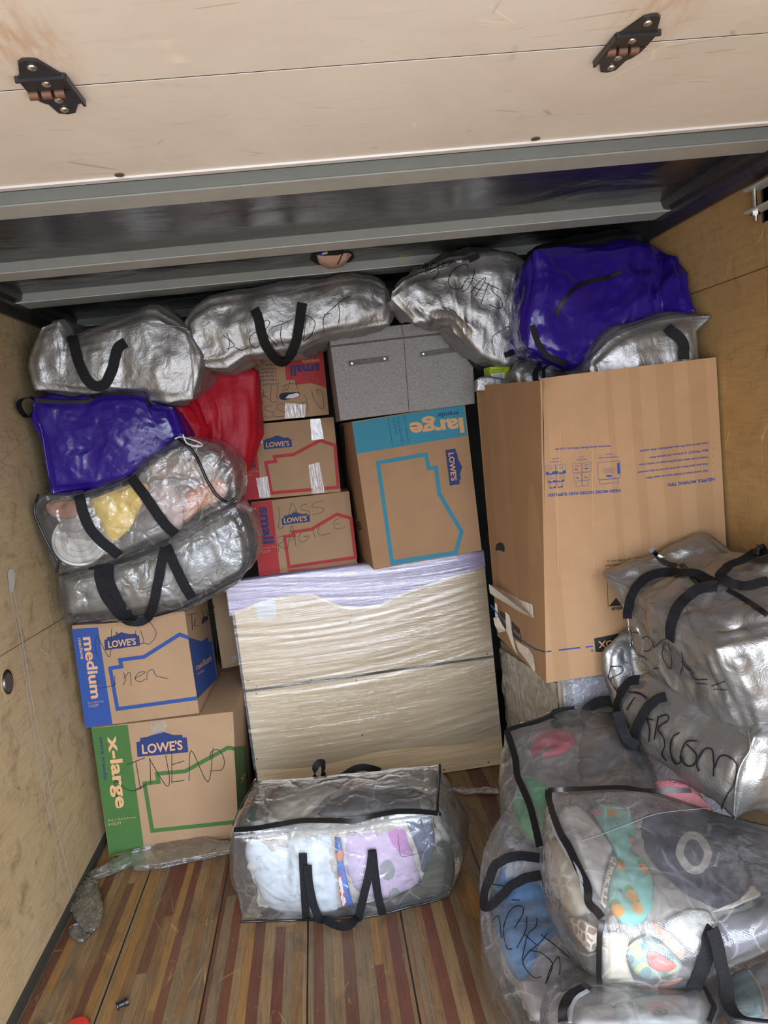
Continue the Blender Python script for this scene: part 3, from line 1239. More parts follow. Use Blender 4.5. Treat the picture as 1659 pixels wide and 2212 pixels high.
M_tape_r = film('ribbed_packing_tape', 0.30, (0.95, 0.93, 0.9), rough=0.16, bumps=((55, 1.0, 0.004),), gloss=2.4, aniso=(3, 1, 0.3))


# ------------------------------------------------------------------ the truck body
def quadplane(name, p, m):
    return struct(name, p, [(0, 1, 2, 3)], m)


def slab(name, a, b, m):
    o = MB().box(a, b).build(name, m)
    o['kind'] = 'structure'
    return o


slab('floor', (XL, REAR_Y, -0.04), (XR, FRONT_Y, 0.0), M_floor)
slab('wall_left', (XL - 0.03, REAR_Y, -0.04), (XL, FRONT_Y, 2.33), M_wall_l)
slab('wall_right', (XR, REAR_Y, -0.04), (XR + 0.03, FRONT_Y, 2.33), M_wall_r)
slab('wall_front', (XL, FRONT_Y, 0.0), (XR, FRONT_Y + 0.03, 2.33), plain('grey_front_wall', srgb(150, 160, 150), 0.5))
slab('ceiling', (XL, REAR_Y, 2.285), (XR, FRONT_Y, 2.32), M_roof)
# roof bows: shallow hats across the truck, nearer ones seen below the sheet
n_t = 0
for y0, y1 in ((1.93, 2.036), (2.58, 2.70), (3.07, 3.21), (3.75, 3.87), (4.35, 4.47)):
    n_t += 1
    prof = [(y0 + 0.016, 2.285), (y0, 2.25), (y1, 2.25), (y1 + 0.035, 2.285)]
    mb = MB().prism([(XL + 0.03, y, z) for y, z in prof], (XR - XL - 0.06, 0, 0))
    mb.box((XL + 0.03, y0 - 0.002, 2.247), (XR - 0.03, y0 + 0.006, 2.2505))
    o = mb.build('trim_%d' % n_t, M_bow)
    o['kind'] = 'structure'
# dark coving track along both top corners
for side, x, s in (('left', XL, 1), ('right', XR, -1)):
    n_t += 1
    mb = MB()
    mb.prism([(x, REAR_Y, 2.21), (x + s * 0.022, REAR_Y, 2.205), (x + s * 0.04, REAR_Y, 2.216), (x + s * 0.05, REAR_Y, 2.235), (x + s * 0.05, REAR_Y, 2.25), (x + s * 0.072, REAR_Y, 2.257), (x + s * 0.075, REAR_Y, 2.285), (x, REAR_Y, 2.285)], (0, FRONT_Y - REAR_Y, 0))
    o = mb.build('trim_%d' % n_t, M_track)
    o['kind'] = 'structure'
n_t += 1
o = slab('trim_%d' % n_t, (XL, REAR_Y, 0.0), (XL + 0.012, FRONT_Y, 0.035), plain('dark_floor_edge', srgb(62, 58, 50), 0.8))
# the lining's vertical joint on the right wall
n_t += 1
q = at(1651, 420, X=XR)
o = slab('trim_%d' % n_t, (XR - 0.004, REAR_Y, 1.2), (XR, q.y, 2.21), M_wall_r)

# overhead door, rolled up: two panels seen from below
t = thing('roller_door', 'cream painted roll-up door panels raised flat under the roof', 'door', ((XL + XR) / 2, 0.6, HZ))
seam = [at(0, 198, Z=HZ), at(1659, 72, Z=HZ)]
edge = [at(0, 404, Z=HZ), at(1659, 262, Z=HZ)]


def y_on(seg, x):
    a, b = seg
    return a.y + (b.y - a.y) * (x - a.x) / (b.x - a.x)


DX0, DX1 = XL + 0.06, XR - 0.06
ys0, ys1 = y_on(seam, DX0), y_on(seam, DX1)
ye0, ye1 = y_on(edge, DX0), y_on(edge, DX1)
for (a0, a1, b0, b1) in ((REAR_Y + 0.1, REAR_Y + 0.1, ys0 - 0.0025, ys1 - 0.0025), (ys0 + 0.0025, ys1 + 0.0025, ye0, ye1)):
    MB().hexa([(DX0, a0, HZ), (DX1, a1, HZ), (DX1, a1, HZ + 0.02), (DX0, a0, HZ + 0.02), (DX0, b0, HZ), (DX1, b1, HZ), (DX1, b1, HZ + 0.02), (DX0, b0, HZ + 0.02)]).build('door_panel', M_door, t)
MB().hexa([(DX0, ye0 - 0.001, HZ - 0.004), (DX1, ye1 - 0.001, HZ - 0.004), (DX1, ye1, HZ + 0.024), (DX0, ye0, HZ + 0.024), (DX0, ye0 + 0.014, HZ - 0.004), (DX1, ye1 + 0.014, HZ - 0.004), (DX1, ye1 + 0.014, HZ + 0.024), (DX0, ye0 + 0.014, HZ + 0.024)]).build('aluminium_edge', M_alu, t)['label'] = 'bright aluminium edge strip'
MB().hexa([(DX0, ys0 - 0.006, HZ + 0.0012), (DX1, ys1 - 0.006, HZ + 0.0012), (DX1, ys1 - 0.006, HZ + 0.019), (DX0, ys0 - 0.006, HZ + 0.019), (DX0, ys0 + 0.006, HZ + 0.0012), (DX1, ys1 + 0.006, HZ + 0.0012), (DX1, ys1 + 0.006, HZ + 0.019), (DX0, ys0 + 0.006, HZ + 0.019)]).build('joint_shade', M_dark, t)['label'] = 'dark strip standing in for shade between the panels'  # dark filler added so the panel gap reads as shaded
M_rust = plain('rusty_steel', srgb(112, 84, 66), 0.6, 0.5)
M_hblack = plain('black_painted_steel', (0.012, 0.012, 0.014), 0.35, 0.0, 0.6)
for hx, hy in ((258, 378), (1157, 300)):
    q = at(hx, hy, Z=HZ - 0.0015)
    MB().lathe(q, (0, 0, -1), [(0.0, 0.0), (0.009, 0.0), (0.009, 0.001), (0, 0.001)], 16).build('bolt_hole', M_rust, t)


def hinge(center_px, label, mir):
    c = at(center_px[0], center_px[1], Z=HZ)
    h = thing('door_hinge', label, 'hinge', c)
    z = HZ
    k = mir

    def P(x, y):
        return (c.x + x * k, c.y + y, z - 0.001)
    w = 0.030
    # leaves: wide at the barrel, tapering to a rounded point
    near = [(-w, 0.002), (w, 0.002), (w, -0.034), (0.026, -0.044), (0.012, -0.080), (0.004, -0.084), (-0.006, -0.084), (-0.013, -0.078), (-0.024, -0.044), (-w, -0.034)]
    far = [(-w, 0.006), (-w + 0.002, 0.026), (-0.022, 0.040), (-0.016, 0.046), (-0.012, 0.078), (0.0, 0.084), (0.012, 0.080), (0.024, 0.052), (w, 0.050), (w, 0.006)]
    for nm, pl in (('hinge_plate', near), ('hinge_plate', far)):
        MB().prism([P(x, y) for x, y in pl], (0, 0, -0.004)).build(nm, M_hblack, h)
    MB().prism([P(-w - 0.003, -0.034), P(w + 0.003, -0.034), P(w + 0.003, -0.038), P(-w - 0.003, -0.038)], (0, 0, -0.008)).build('raised_flange', M_hblack, h)
    MB().prism([P(w, -0.034), P(w + 0.004, -0.034), P(w + 0.006, 0.05), P(w + 0.002, 0.05)], (0, 0, -0.009)).build('side_flange', M_hblack, h)
    for i in range(3):
        x = -0.024 + i * 0.018
        MB().tube([(c.x + x - 0.0065, c.y + 0.010, z - 0.006), (c.x + x + 0.0065, c.y + 0.010, z - 0.006)], 0.007, 12).build('hinge_knuckle', M_rust, h, smooth=True)['label'] = 'rust brown hinge knuckle'
    for x, y in ((0, -0.066), (0.002, -0.018), (0.002, 0.034), (0, 0.066)):
        MB().lathe((c.x + x * k, c.y + y, z - 0.004), (0, 0, -1), [(0.0068, 0.0), (0.006, 0.0025), (0.003, 0.0045), (0, 0.005)], 14).build('rivet', M_chrome, h, smooth=True)['label'] = 'shiny round rivet'


hinge((105, 186), 'black rusting steel door hinge over the left side', 1)
hinge((1357, 93), 'black rusting steel door hinge over the right side', -1)

# torn hole in the roof lining with loose wires
c = at(720, 558, Z=2.285)
t = thing('torn_roof_opening', 'ragged hole in the metal roof with pinkish padding and loose wires', 'hole', c)
M_pad = plain('pinkish_brown_padding', srgb(196, 160, 140), 0.7, bumpy=(30, 0.6, 0.006))
opx = [(670, 560), (673, 548), (690, 544), (740, 541), (762, 546), (766, 556), (752, 568), (728, 576), (700, 575), (680, 568)]
MB().prism([at(x, y, Z=2.2848) for x, y in opx], (0, 0, -0.0015)).build('dark_opening', M_dark, t)['label'] = 'dark inside of the hole'
pad = [(684, 551), (700, 553), (730, 551), (750, 546), (760, 549), (748, 564), (728, 573), (703, 573), (688, 566)]
pc = at(720, 562, Z=2.283)
mb = MB()
rings = []
for i in range(5):
    f = 1 - i / 4.6
    rings.append([pc + (at(x, y, Z=2.283) - pc) * f + Vector((0, 0, -0.026 * math.sin(math.acos(min(1, f))) + 0.003 * math.sin(3 * k + i))) for k, (x, y) in enumerate(pad)])
vs_ = [p for r in rings for p in r]
n = len(pad)
mb.add(vs_, [(i * n + k, i * n + (k + 1) % n, (i + 1) * n + (k + 1) % n, (i + 1) * n + k) for i in range(4) for k in range(n)] + [tuple(4 * n + k for k in range(n))])
mb.build('padding', M_pad, t, smooth=True, sharp=60)['label'] = 'pinkish brown padding'
for pts, r in (([(742, 531), (745, 541), (738, 552), (734, 562), (729, 571)], 0.0025), ([(736, 541), (748, 536), (754, 543), (744, 546)], 0.0018)):
    MB().tube([at(x, y, Z=2.262 - 0.004 * i) for i, (x, y) in enumerate(pts)], r, 6).build('wire', M_ink, t, smooth=True)
MB().tube([at(689, 550, Z=2.272), at(697, 548, Z=2.27)], 0.003, 6).build('wire', plain('blue_wire', srgb(40, 80, 190), 0.4), t)
MB().tube([at(697, 548, Z=2.27), at(706, 546, Z=2.268)], 0.004, 6).build('wire_connector', plain('white_plastic', (0.7, 0.7, 0.68), 0.4), t)
# yellowish scrape
MB().prism([at(x, y, Z=2.2849) for x, y in ((861, 553), (870, 551), (888, 552), (875, 555), (866, 555))], (0, 0, -0.0008)).build('scrape', plain('old_glue', srgb(170, 140, 70), 0.7), t)

# bracket on the right wall and the round pull in the left wall
c = at(1652, 432, X=XR)
t = thing('wall_bracket', 'grey bolted steel bracket on the right plywood wall', 'bracket', c)
e1, e2 = at(1640, 413, X=XR - 0.0), at(1640, 447, X=XR)
MB().box((XR - 0.004, c.y - 0.12, c.z - 0.06), (XR - 0.001, c.y + 0.01, c.z + 0.055)).build('back_plate', M_track, t)
MB().box((XR - 0.05, c.y - 0.10, c.z + 0.03), (XR - 0.003, c.y + 0.02, c.z + 0.036)).build('flange', M_bow, t)
MB().box((XR - 0.05, c.y - 0.10, c.z - 0.03), (XR - 0.003, c.y + 0.02, c.z - 0.024)).build('flange', M_bow, t)
MB().tube([(XR - 0.03, c.y - 0.0, c.z - 0.055), (XR - 0.03, c.y - 0.0, c.z + 0.035)], 0.006, 10).build('bolt', M_chrome, t)
MB().lathe((XR - 0.03, c.y, c.z - 0.03), (0, 0, -1), [(0, 0), (0.013, 0), (0.013, 0.01), (0, 0.01)], 6).build('bolt_nut', M_chrome, t)

c = at(15, 1473, X=XL)
t = thing('wall_ring_hole', 'round hole with a steel cup set in the left plywood wall', 'hole', c)
MB().lathe((XL + 0.001, c.y, c.z), (1, 0, 0), [(0.0, 0.0), (0.048, 0.0), (0.048, 0.0015), (0.0, 0.0015)], 28).build('hole_rim', plain('raw_wood_edge', srgb(200, 168, 118), 0.8), t)
MB().lathe((XL + 0.0028, c.y, c.z), (1, 0, 0), [(0.0, 0.0), (0.041, 0.0), (0.041, 0.001), (0.0, 0.001)], 28).build('dark_recess', M_dark, t)
MB().lathe((XL + 0.004, c.y - 0.008, c.z), (1, 0, 0), [(0.034, 0.0), (0.031, 0.006), (0.012, 0.003), (0, 0.003)], 24).build('steel_cup', M_track, t, smooth=True)
for dy, dz in ((0.0, 0.066), (0.012, -0.064), (-0.02, -0.06)):
    MB().lathe((XL, c.y + dy, c.z + dz), (1, 0, 0), [(0.0035, 0.0), (0.002, 0.002), (0, 0.002)], 8).build('screw', M_chrome, t)

# white drip running down the left wall
S_wl = Plane((XL, 2, 1), (1, 0, 0))
t = thing('paint_drip', 'long white drip of foam running down the left plywood wall', 'paint drip', at(22, 1240, X=XL))
M_white = plain('dried_white_foam', srgb(206, 200, 192), 0.6, bumpy=(60, 0.4, 0.003))
k = 200 / 582
zz = lambda pts: [(x * k, 1200 + y * k) for x, y in pts]
patch('blob', S_wl, zz([(40, 110), (50, 88), (65, 82), (80, 90), (90, 120), (85, 180), (75, 230), (60, 240), (48, 190)]), M_white, t, 0.004)
line_print('drip', S_wl, zz([(50, 190), (75, 330), (110, 520), (145, 720), (175, 920), (205, 1120), (240, 1300), (285, 1560), (330, 1745), (375, 1960), (435, 2140)]), 1.5, M_white, t, 0.003)
line_print('drip', S_wl, zz([(75, 200), (100, 330), (125, 480), (150, 620), (185, 850), (225, 1060), (265, 1240), (310, 1490), (340, 1620), (380, 1830), (445, 2060), (443, 2110)]), 1.9, M_white, t, 0.003)
line_print('drip', S_wl, zz([(92, 160), (110, 270), (128, 390)]), 1.0, M_white, t, 0.003)


# ------------------------------------------------------------------ cardboard boxes
def zoomer(ox, oy, s):
    return lambda pts: [(ox + p[0] / s, oy + p[1] / s) + tuple(p[2:]) for p in pts]


def carton(label, front_px, Y, depth, material, cat='box', group=None, name='cardboard_box', ys=None, depth2=None, part='carton'):
    """front_px: TL TR BR BL pixels of the front face at distance Y (or ys per corner); depth is a vector"""
    ys = ys or [Y] * 4
    c = [at(p[0], p[1], Y=y) for p, y in zip(front_px, ys)]
    d = Vector(depth)
    base = (c[2] + c[3]) / 2 + d / 2
    t = thing(name, label, cat, base, group)
    tl, tr, br, bl = c
    q = [bl, br, tr, tl] + [p + d for p in (bl, br, tr, tl)]
    MB().hexa(q).build(part, material, t, bevel=0.004)
    n = (br - bl).cross(tl - bl)
    S = Plane((tl + tr + br + bl) / 4, n)
    R = Plane((tr + br) / 2 + d / 2, d.cross(tr - br))
    L = Plane((tl + bl) / 2 + d / 2, d.cross(tl - bl))
    return t, S, R, L, q


def tape(surf, poly, parent, m=None, off=0.003):
    o = patch('packing_tape', surf, poly, m or M_tape, parent, off)
    o['label'] = 'clear packing tape'
    return o


def store_logo(surf, poly, t0, t1, tu, parent):
    patch('logo_panel', surf, poly, M_navy, parent, 0.0014)['label'] = 'navy gabled logo panel'
    lettering('logo_lettering', surf, "LOWE'S", t0, t1, tu, M_tan, parent, bold=0.022, off=0.0022)


z7 = zoomer(0, 1250, 2.9625)
z4 = zoomer(380, 560, 3.16)
z5 = zoomer(690, 500, 2.99)
P1 = lambda z, p: z([p])[0]


def txt(surf, z, s, p0, p1, pu, m, parent, bold=0.0, name='lettering', off=0.0018):
    return lettering(name, surf, s, P1(z, p0), P1(z, p1), P1(z, pu), m, parent, bold, off)


# extra large box on the floor
t, S, R, L, q = carton('extra large brown moving box with green band, on the floor by the left wall', z7([(582, 955), (1492, 850), (1530, 1692), (700, 1785)]), 3.09, (0.03, 0.56, 0), M_card)
patch('printed_band', S, z7([(584, 957), (817, 934), (920, 1709), (704, 1778)]), M_green, t)
txt(S, z7, 'x-large', (690, 1010), (746, 1470), (768, 1000), M_tan, t, 0.03)
txt(S, z7, 'extra grande', (637, 1012), (667, 1285), (661, 1009), M_navy, t, 0.02)
txt(S, z7, '22-in x 22-in x 21½-in', (692, 1552), (868, 1530), (690, 1540), M_tan, t)
txt(S, z7, '6 CU FT', (697, 1580), (778, 1570), (695, 1562), M_tan, t)
store_logo(S, z7([(880, 1140), (873, 1045), (898, 1040), (895, 1020), (950, 1010), (1030, 975), (1110, 1000), (1165, 998), (1168, 1015), (1195, 1015), (1205, 1110)]), P1(z7, (912, 1120)), P1(z7, (1170, 1090)), P1(z7, (907, 1060)), t)
line_print('printed_house_outline', S, z7([(1515, 1555), (975, 1613), (925, 1310), (1015, 1300), (1005, 1248), (1185, 1232), (1460, 1080), (1500, 1088)]), 8.5, M_green, t)
patch('side_print', R, z7([(1497, 1078), (1570, 1070), (1600, 1500), (1523, 1552)]), M_green, t)
txt(R, z7, 'x-', (1540, 1310), (1572, 1262), (1536, 1262), M_tan, t, 0.03)
scrawl('handwriting', S, [z7(s) for s in ([(745, 1180), (735, 1300), (750, 1395), (770, 1300), (740, 1290), (800, 1340), (850, 1355), (940, 1310)], [(810, 1190), (930, 1145)], [(870, 1170), (900, 1350)], [(860, 1360), (940, 1320)], [(960, 1150), (965, 1320)], [(955, 1150), (1060, 1320), (1085, 1280), (1060, 1130)], [(1100, 1110), (1100, 1310)], [(1090, 1110), (1150, 1090)], [(1100, 1190), (1180, 1165)], [(1100, 1300), (1180, 1290)], [(1210, 1290), (1225, 1100), (1330, 1300), (1365, 1080)], [(1345, 1160), (1350, 1110), (1400, 1095), (1435, 1160), (1420, 1220), (1350, 1230)])], 1.5, M_ink, t)
tape(S, z7([(960, 925), (1055, 905), (1070, 945), (1040, 985), (975, 1000)]), t)

# medium box on it
t, S, R, L, q = carton('medium brown moving box with blue band, marked Linen, on the largest box', z7([(458, 300), (1180, 200), (1276, 862), (545, 957)]), 3.09, (0.02, 0.46, 0), M_card)
patch('printed_band', S, z7([(460, 322), (628, 312), (720, 931), (547, 953)]), M_blue, t)
txt(S, z7, 'medium', (533, 375), (587, 768), (600, 368), M_tan, t, 0.03)
txt(S, z7, 'mediana', (500, 382), (520, 515), (522, 379), M_tan, t, 0.01)
txt(S, z7, '18-in x 18-in x 16-in', (565, 800), (665, 787), (563, 790), M_tan, t)
txt(S, z7, '3 CU FT', (568, 824), (633, 817), (566, 807), M_tan, t)
store_logo(S, z7([(672, 458), (668, 392), (685, 388), (684, 375), (722, 368), (776, 342), (832, 355), (875, 352), (876, 363), (890, 363), (897, 428)]), P1(z7, (695, 441)), P1(z7, (872, 420)), P1(z7, (691, 398)), t)
line_print('printed_house_outline', S, z7([(1262, 764), (752, 834), (705, 573), (778, 562), (768, 520), (922, 500), (1150, 356), (1206, 378)]), 8, M_blue, t)
patch('side_print', R, z7([(1203, 375), (1290, 402), (1328, 375), (1335, 405), (1355, 400), (1387, 640), (1262, 768)]), M_blue, t)
txt(R, z7, 'medium', (1255, 588), (1352, 522), (1250, 548), M_tan, t, 0.02)
txt(R, z7, 'mediana', (1260, 618), (1305, 590), (1258, 600), M_tan, t)
M_hole = plain('dark_hand_hole', (0.02, 0.02, 0.03), 0.8)
patch('hand_hole', R, z7([(1291, 285), (1292, 255), (1310, 240), (1330, 243), (1332, 262), (1308, 275), (1300, 292)]), M_hole, t)
scrawl('handwriting', S, [z7(s) for s in ([(620, 500), (610, 420), (625, 370), (700, 500), (715, 320)], [(745, 340), (740, 430), (780, 440), (770, 380), (745, 340)], [(870, 330), (860, 400), (920, 410), (900, 330)], [(920, 410), (960, 415), (1000, 350), (960, 280), (920, 275)], [(600, 620), (630, 660), (610, 700), (700, 690), (745, 670)], [(735, 620), (735, 690)], [(790, 600), (805, 640), (790, 680)], [(790, 640), (830, 600), (840, 685)], [(860, 640), (930, 600), (890, 600), (865, 640), (900, 660), (930, 640)], [(940, 650), (945, 600), (980, 580), (1000, 620), (1080, 640)])], 1.2, M_ink, t)
scrawl('handwriting', R, [z7(s) for s in ([(1195, 235), (1260, 220)], [(1225, 230), (1230, 330)], [(1250, 260), (1240, 300), (1270, 300)], [(1290, 200), (1320, 290)], [(1320, 200), (1330, 270)], [(1330, 170), (1370, 180), (1330, 230), (1380, 230)])], 1.0, M_ink, t)
line_print('printed_list', R, z7([(1378, 370), (1402, 620)]), 1.0, M_navy, t)

# boxes standing behind, left of the dresser
t, S, R, L, q = carton('plain brown box standing in the gap left of the dresser', [(455, 1275), (500, 1262), (528, 1436), (480, 1445)], 3.70, (0, 0.35, 0), M_card_d)
tape(S, [(500, 1418), (524, 1410), (527, 1424), (502, 1432)], t)
a = [at(455, 1452, Y=3.70), at(530, 1440, Y=3.70)]
t = thing('cardboard_box', 'plain brown box low behind the extra large box', 'box', (a[0].x, 3.9, 0))
MB().box((-0.98, 3.70, 0.0), (a[1].x + 0.0, 4.05, a[0].z - 0.01)).build('carton', M_card_d, t, bevel=0.004)

# three small boxes
SMALL_D = (0.0, 0.30, 0)
t, S, R, L, q = carton('lowest small red banded box, standing on the wrapped dresser', z4([(510, 1660), (1183, 1582), (1238, 2070), (566, 2156)]), 3.42, SMALL_D, M_card)
patch('printed_band', S, z4([(511, 1662), (655, 1648), (712, 2140), (567, 2154)]), M_red, t)
txt(S, z4, 'small', (570, 1692), (601, 1945), (642, 1684), M_navy, t, 0.035)
txt(S, z4, 'pequeña', (527, 1697), (545, 1822), (553, 1694), M_tan, t, 0.01)
txt(S, z4, '16-in x 12-in x 12-in', (558, 1982), (685, 1965), (557, 1971), M_tan, t)
txt(S, z4, '1.3 CU FT', (562, 2008), (648, 2000), (560, 1990), M_tan, t)
line_print('printed_house_outline', S, z4([(742, 1893), (806, 1885), (798, 1862), (925, 1843), (1100, 1740), (1195, 1768), (1226, 2035), (772, 2100)]), 7, M_red, t, closed=True)
store_logo(S, z4([(725, 1815), (722, 1768), (738, 1765), (737, 1752), (765, 1748), (815, 1725), (860, 1740), (895, 1735), (897, 1748), (912, 1747), (915, 1790)]), P1(z4, (738, 1801)), P1(z4, (895, 1783)), P1(z4, (736, 1767)), t)
scrawl('handwriting', S, [z4(s) for s in ([(700, 1690), (710, 1760), (700, 1830), (730, 1830), (745, 1790)], [(760, 1770), (790, 1670), (810, 1690), (835, 1750)], [(790, 1730), (830, 1715)], [(900, 1670), (860, 1680), (860, 1710), (905, 1720), (910, 1745), (860, 1745)], [(1010, 1650), (950, 1660), (930, 1690), (1000, 1695), (1000, 1725), (930, 1745)], [(695, 1900), (700, 2000)], [(690, 1900), (735, 1890), (740, 1920), (700, 1950), (745, 1975)], [(760, 2000), (790, 1820), (820, 1960)], [(770, 1920), (815, 1905)], [(900, 1850), (850, 1870), (840, 1920), (880, 1925), (910, 1890), (870, 1895)], [(930, 1830), (950, 1900)], [(980, 1800), (975, 1880), (1060, 1870)], [(1130, 1760), (1080, 1790), (1090, 1840), (1155, 1830)], [(1085, 1810), (1120, 1800)])], 1.0, M_ink, t)

t, S, R, L, q = carton('middle small red banded box with strips of clear tape', z4([(383, 1140), (1078, 1076), (1126, 1588), (442, 1650)]), 3.415, SMALL_D, M_card)
patch('printed_band', S, z4([(384, 1142), (533, 1128), (590, 1636), (443, 1648)]), M_red, t)
txt(S, z4, 'small', (447, 1165), (476, 1425), (519, 1158), M_navy, t, 0.035)
txt(S, z4, 'pequeña', (404, 1172), (420, 1298), (430, 1169), M_tan, t, 0.01)
txt(S, z4, '16-in x 12-in x 12-in', (432, 1462), (557, 1451), (430, 1450), M_tan, t)
txt(S, z4, '1.3 CU FT', (436, 1488), (522, 1482), (434, 1470), M_tan, t)
line_print('printed_house_outline', S, z4([(614, 1388), (680, 1380), (672, 1347), (800, 1334), (985, 1237), (1085, 1270), (1108, 1556), (652, 1596)]), 7, M_red, t, closed=True)
store_logo(S, z4([(600, 1298), (597, 1237), (612, 1235), (611, 1225), (640, 1222), (690, 1202), (738, 1218), (772, 1216), (773, 1228), (788, 1228), (793, 1280)]), P1(z4, (616, 1284)), P1(z4, (775, 1271)), P1(z4, (614, 1250)), t)
for p in ([(536, 1142), (580, 1136), (592, 1255), (546, 1260)], [(545, 1495), (625, 1480), (648, 1622), (572, 1630)], [(903, 1405), (978, 1385), (1018, 1592), (930, 1600)]):
    tape(S, z4(p), t, M_tape_r)
tape(S, z4([(915, 1092), (985, 1086), (1010, 1225), (927, 1237)]), t)

t, S, R, L, q = carton('topmost small red box, turned end-on with a hand hole', z4([(484, 602), (998, 560), (1046, 1060), (546, 1113)]), 3.41, (0.0, 0.38, 0), M_card)
patch('printed_edge', S, z4([(486, 610), (506, 608), (562, 1095), (545, 1099)]), M_red, t)
patch('printed_block', S, z4([(735, 590), (998, 565), (1028, 875), (925, 845), (815, 858), (813, 824), (752, 825)]), M_red, t)
txt(S, z4, 'small', (978, 712), (778, 730), (986, 780), M_navy, t, 0.035)
txt(S, z4, 'pequeña', (975, 683), (862, 690), (977, 706), M_tan, t, 0.01)
txt(S, z4, '16-in x 12-in x 12-in', (970, 650), (805, 664), (971, 664), M_tan, t)
txt(S, z4, '1.3 CU FT', (970, 625), (890, 632), (971, 642), M_tan, t)
for s, a, b_ in (('FRAGILE', (670, 843), (592, 850)), ('Bedroom', (670, 815), (583, 822)), ('Family Room', (670, 788), (545, 800)), ('Dining Room', (665, 763), (543, 776)), ('Kitchen', (663, 740), (585, 747)), ('Bath', (653, 713), (612, 717)), ('Basement', (652, 687), (556, 697)), ('Attic', (648, 664), (605, 669)), ('Laundry', (643, 641), (567, 649))):
    txt(S, z4, s, a, b_, (a[0] + 1, a[1] + 17), M_navy, t)
    cx, cy = a[0] + 14, a[1] + 9
    line_print('check_circle', S, z4([(cx + 6 * math.cos(i * 0.785), cy + 6 * math.sin(i * 0.785)) for i in range(8)]), 0.6, M_navy, t, closed=True)
patch('hand_hole', S, z4([(703, 935), (712, 918), (740, 910), (800, 908), (840, 905), (848, 925), (838, 940), (790, 952), (740, 962), (712, 955)]), M_hole, t)
patch('bubble_wrap', S, z4([(745, 950), (770, 925), (830, 912), (845, 925), (835, 938), (790, 950)]), plain('white_packing', (0.6, 0.6, 0.63), 0.4), t, 0.002)
tape(S, z4([(745, 980), (887, 992), (880, 1080), (742, 1088)]), t, M_tape_r)
tape(S, z4([(688, 640), (765, 620), (765, 700), (700, 740)]), t)
scrawl('handwriting', S, [z4(s) for s in ([(925, 895), (945, 960), (1000, 1025), (1008, 960), (990, 900), (960, 890), (975, 925)], [(880, 925), (895, 985), (900, 1050)], [(840, 985), (885, 975)], [(745, 985), (700, 990), (690, 1020), (740, 1045), (740, 1070), (670, 1075)], [(660, 1000), (615, 1005), (610, 1030), (665, 1045), (655, 1075), (605, 1075)], [(545, 880), (600, 900), (575, 970)], [(545, 880), (640, 960)], [(570, 930), (620, 940)], [(650, 860), (650, 970), (700, 970)], [(700, 840), (690, 950), (750, 910)], [(720, 870), (760, 855), (730, 895), (765, 890)], [(760, 895), (800, 790), (830, 890)], [(770, 850), (830, 850)], [(870, 780), (880, 830), (910, 790), (930, 850), (960, 780)])], 1.0, M_ink, t)

# large teal banded box
t, S, R, L, q = carton('large teal banded moving box standing on end on the dresser', z5([(208, 1228), (940, 1112), (1050, 2060), (350, 2187)]), 3.16, (-0.05, 0.58, 0), M_card_h)
patch('printed_band', S, z5([(212, 1234), (933, 1120), (953, 1318), (238, 1437)]), M_teal, t)
txt(S, z5, 'large', (925, 1205), (578, 1240), (938, 1300), M_tan, t, 0.035)
txt(S, z5, 'grande', (902, 1158), (765, 1175), (904, 1190), M_navy, t, 0.02)
txt(S, z5, '24-in x 18-in x 18-in', (499, 1200), (530, 1375), (514, 1197), M_navy, t)
txt(S, z5, '4.5 CU FT', (472, 1205), (490, 1312), (488, 1202), M_navy, t)
for a, b_ in (((545, 1180), (576, 1365)), ((441, 1200), (475, 1395))):
    obs = [line_print('d', S, z5([(a[0] + (b_[0] - a[0]) * i / 24, a[1] + (b_[1] - a[1]) * i / 24), (a[0] + (b_[0] - a[0]) * (i + .5) / 24, a[1] + (b_[1] - a[1]) * (i + .5) / 24)]), 1.2, M_tan, t) for i in range(24)]
    join(obs, 'printed_dotted_line')
patch('logo_panel', S, z5([(813, 1412), (878, 1402), (882, 1428), (890, 1432), (895, 1470), (922, 1520), (908, 1565), (914, 1598), (905, 1602), (904, 1632), (842, 1642)]), M_navy, t, 0.0014)
txt(S, z5, "LOWE'S", (833, 1432), (853, 1612), (868, 1427), M_tan, t, 0.022, 'logo_lettering', 0.0022)
line_print('printed_house_outline', S, z5([(378, 1494), (688, 1440), (705, 1532), (752, 1524), (775, 1695), (918, 1938), (880, 2075), (470, 2140)]), 8.5, M_teal, t, closed=True)
patch('printed_foot', S, z5([(457, 2125), (880, 2062), (880, 2083), (462, 2158)]), M_teal, t, 0.0022)
txt(L, z5, 'G2', (245, 1880), (262, 1935), (262, 1870), M_blk_print, t, 0.02)
line_print('printed_small_print', L, z5([(185, 1560), (240, 1850)]), 1.4, M_navy, t)
tape(L, z5([(140, 1260), (160, 1255), (185, 1620), (165, 1615)]), t)

# grey fabric storage box
t, S, R, L, q = carton('grey woven fabric storage box with lid, on the teal box', [(710, 719), (1018, 684), (1026, 872), (735, 909)], 3.12, (-0.01, 0.40, 0), fabric('grey_marl_fabric', srgb(92, 90, 90), srgb(178, 174, 172), 1000), 'storage box', name='fabric_storage_box', part='box_body')
M_marl_d = fabric('dark_grey_marl', srgb(70, 68, 70), srgb(104, 100, 102), 420)
line_print('lid_joint', S, z5([(75, 743), (500, 692), (985, 640)]), 4.0, M_marl_d, t, 0.002)
line_print('centre_seam', S, z5([(530, 605), (545, 700), (578, 1155)]), 1.4, M_marl_d, t, 0.002)
for a, b_, c_, d_ in (((185, 838), (445, 805), (448, 838), (190, 870)), ((648, 782), (890, 745), (893, 778), (652, 812))):
    patch('handle', S, z5([a, b_, c_, d_]), fabric('grey_marl_handle', srgb(80, 78, 80), srgb(122, 118, 118), 420), t, 0.006)
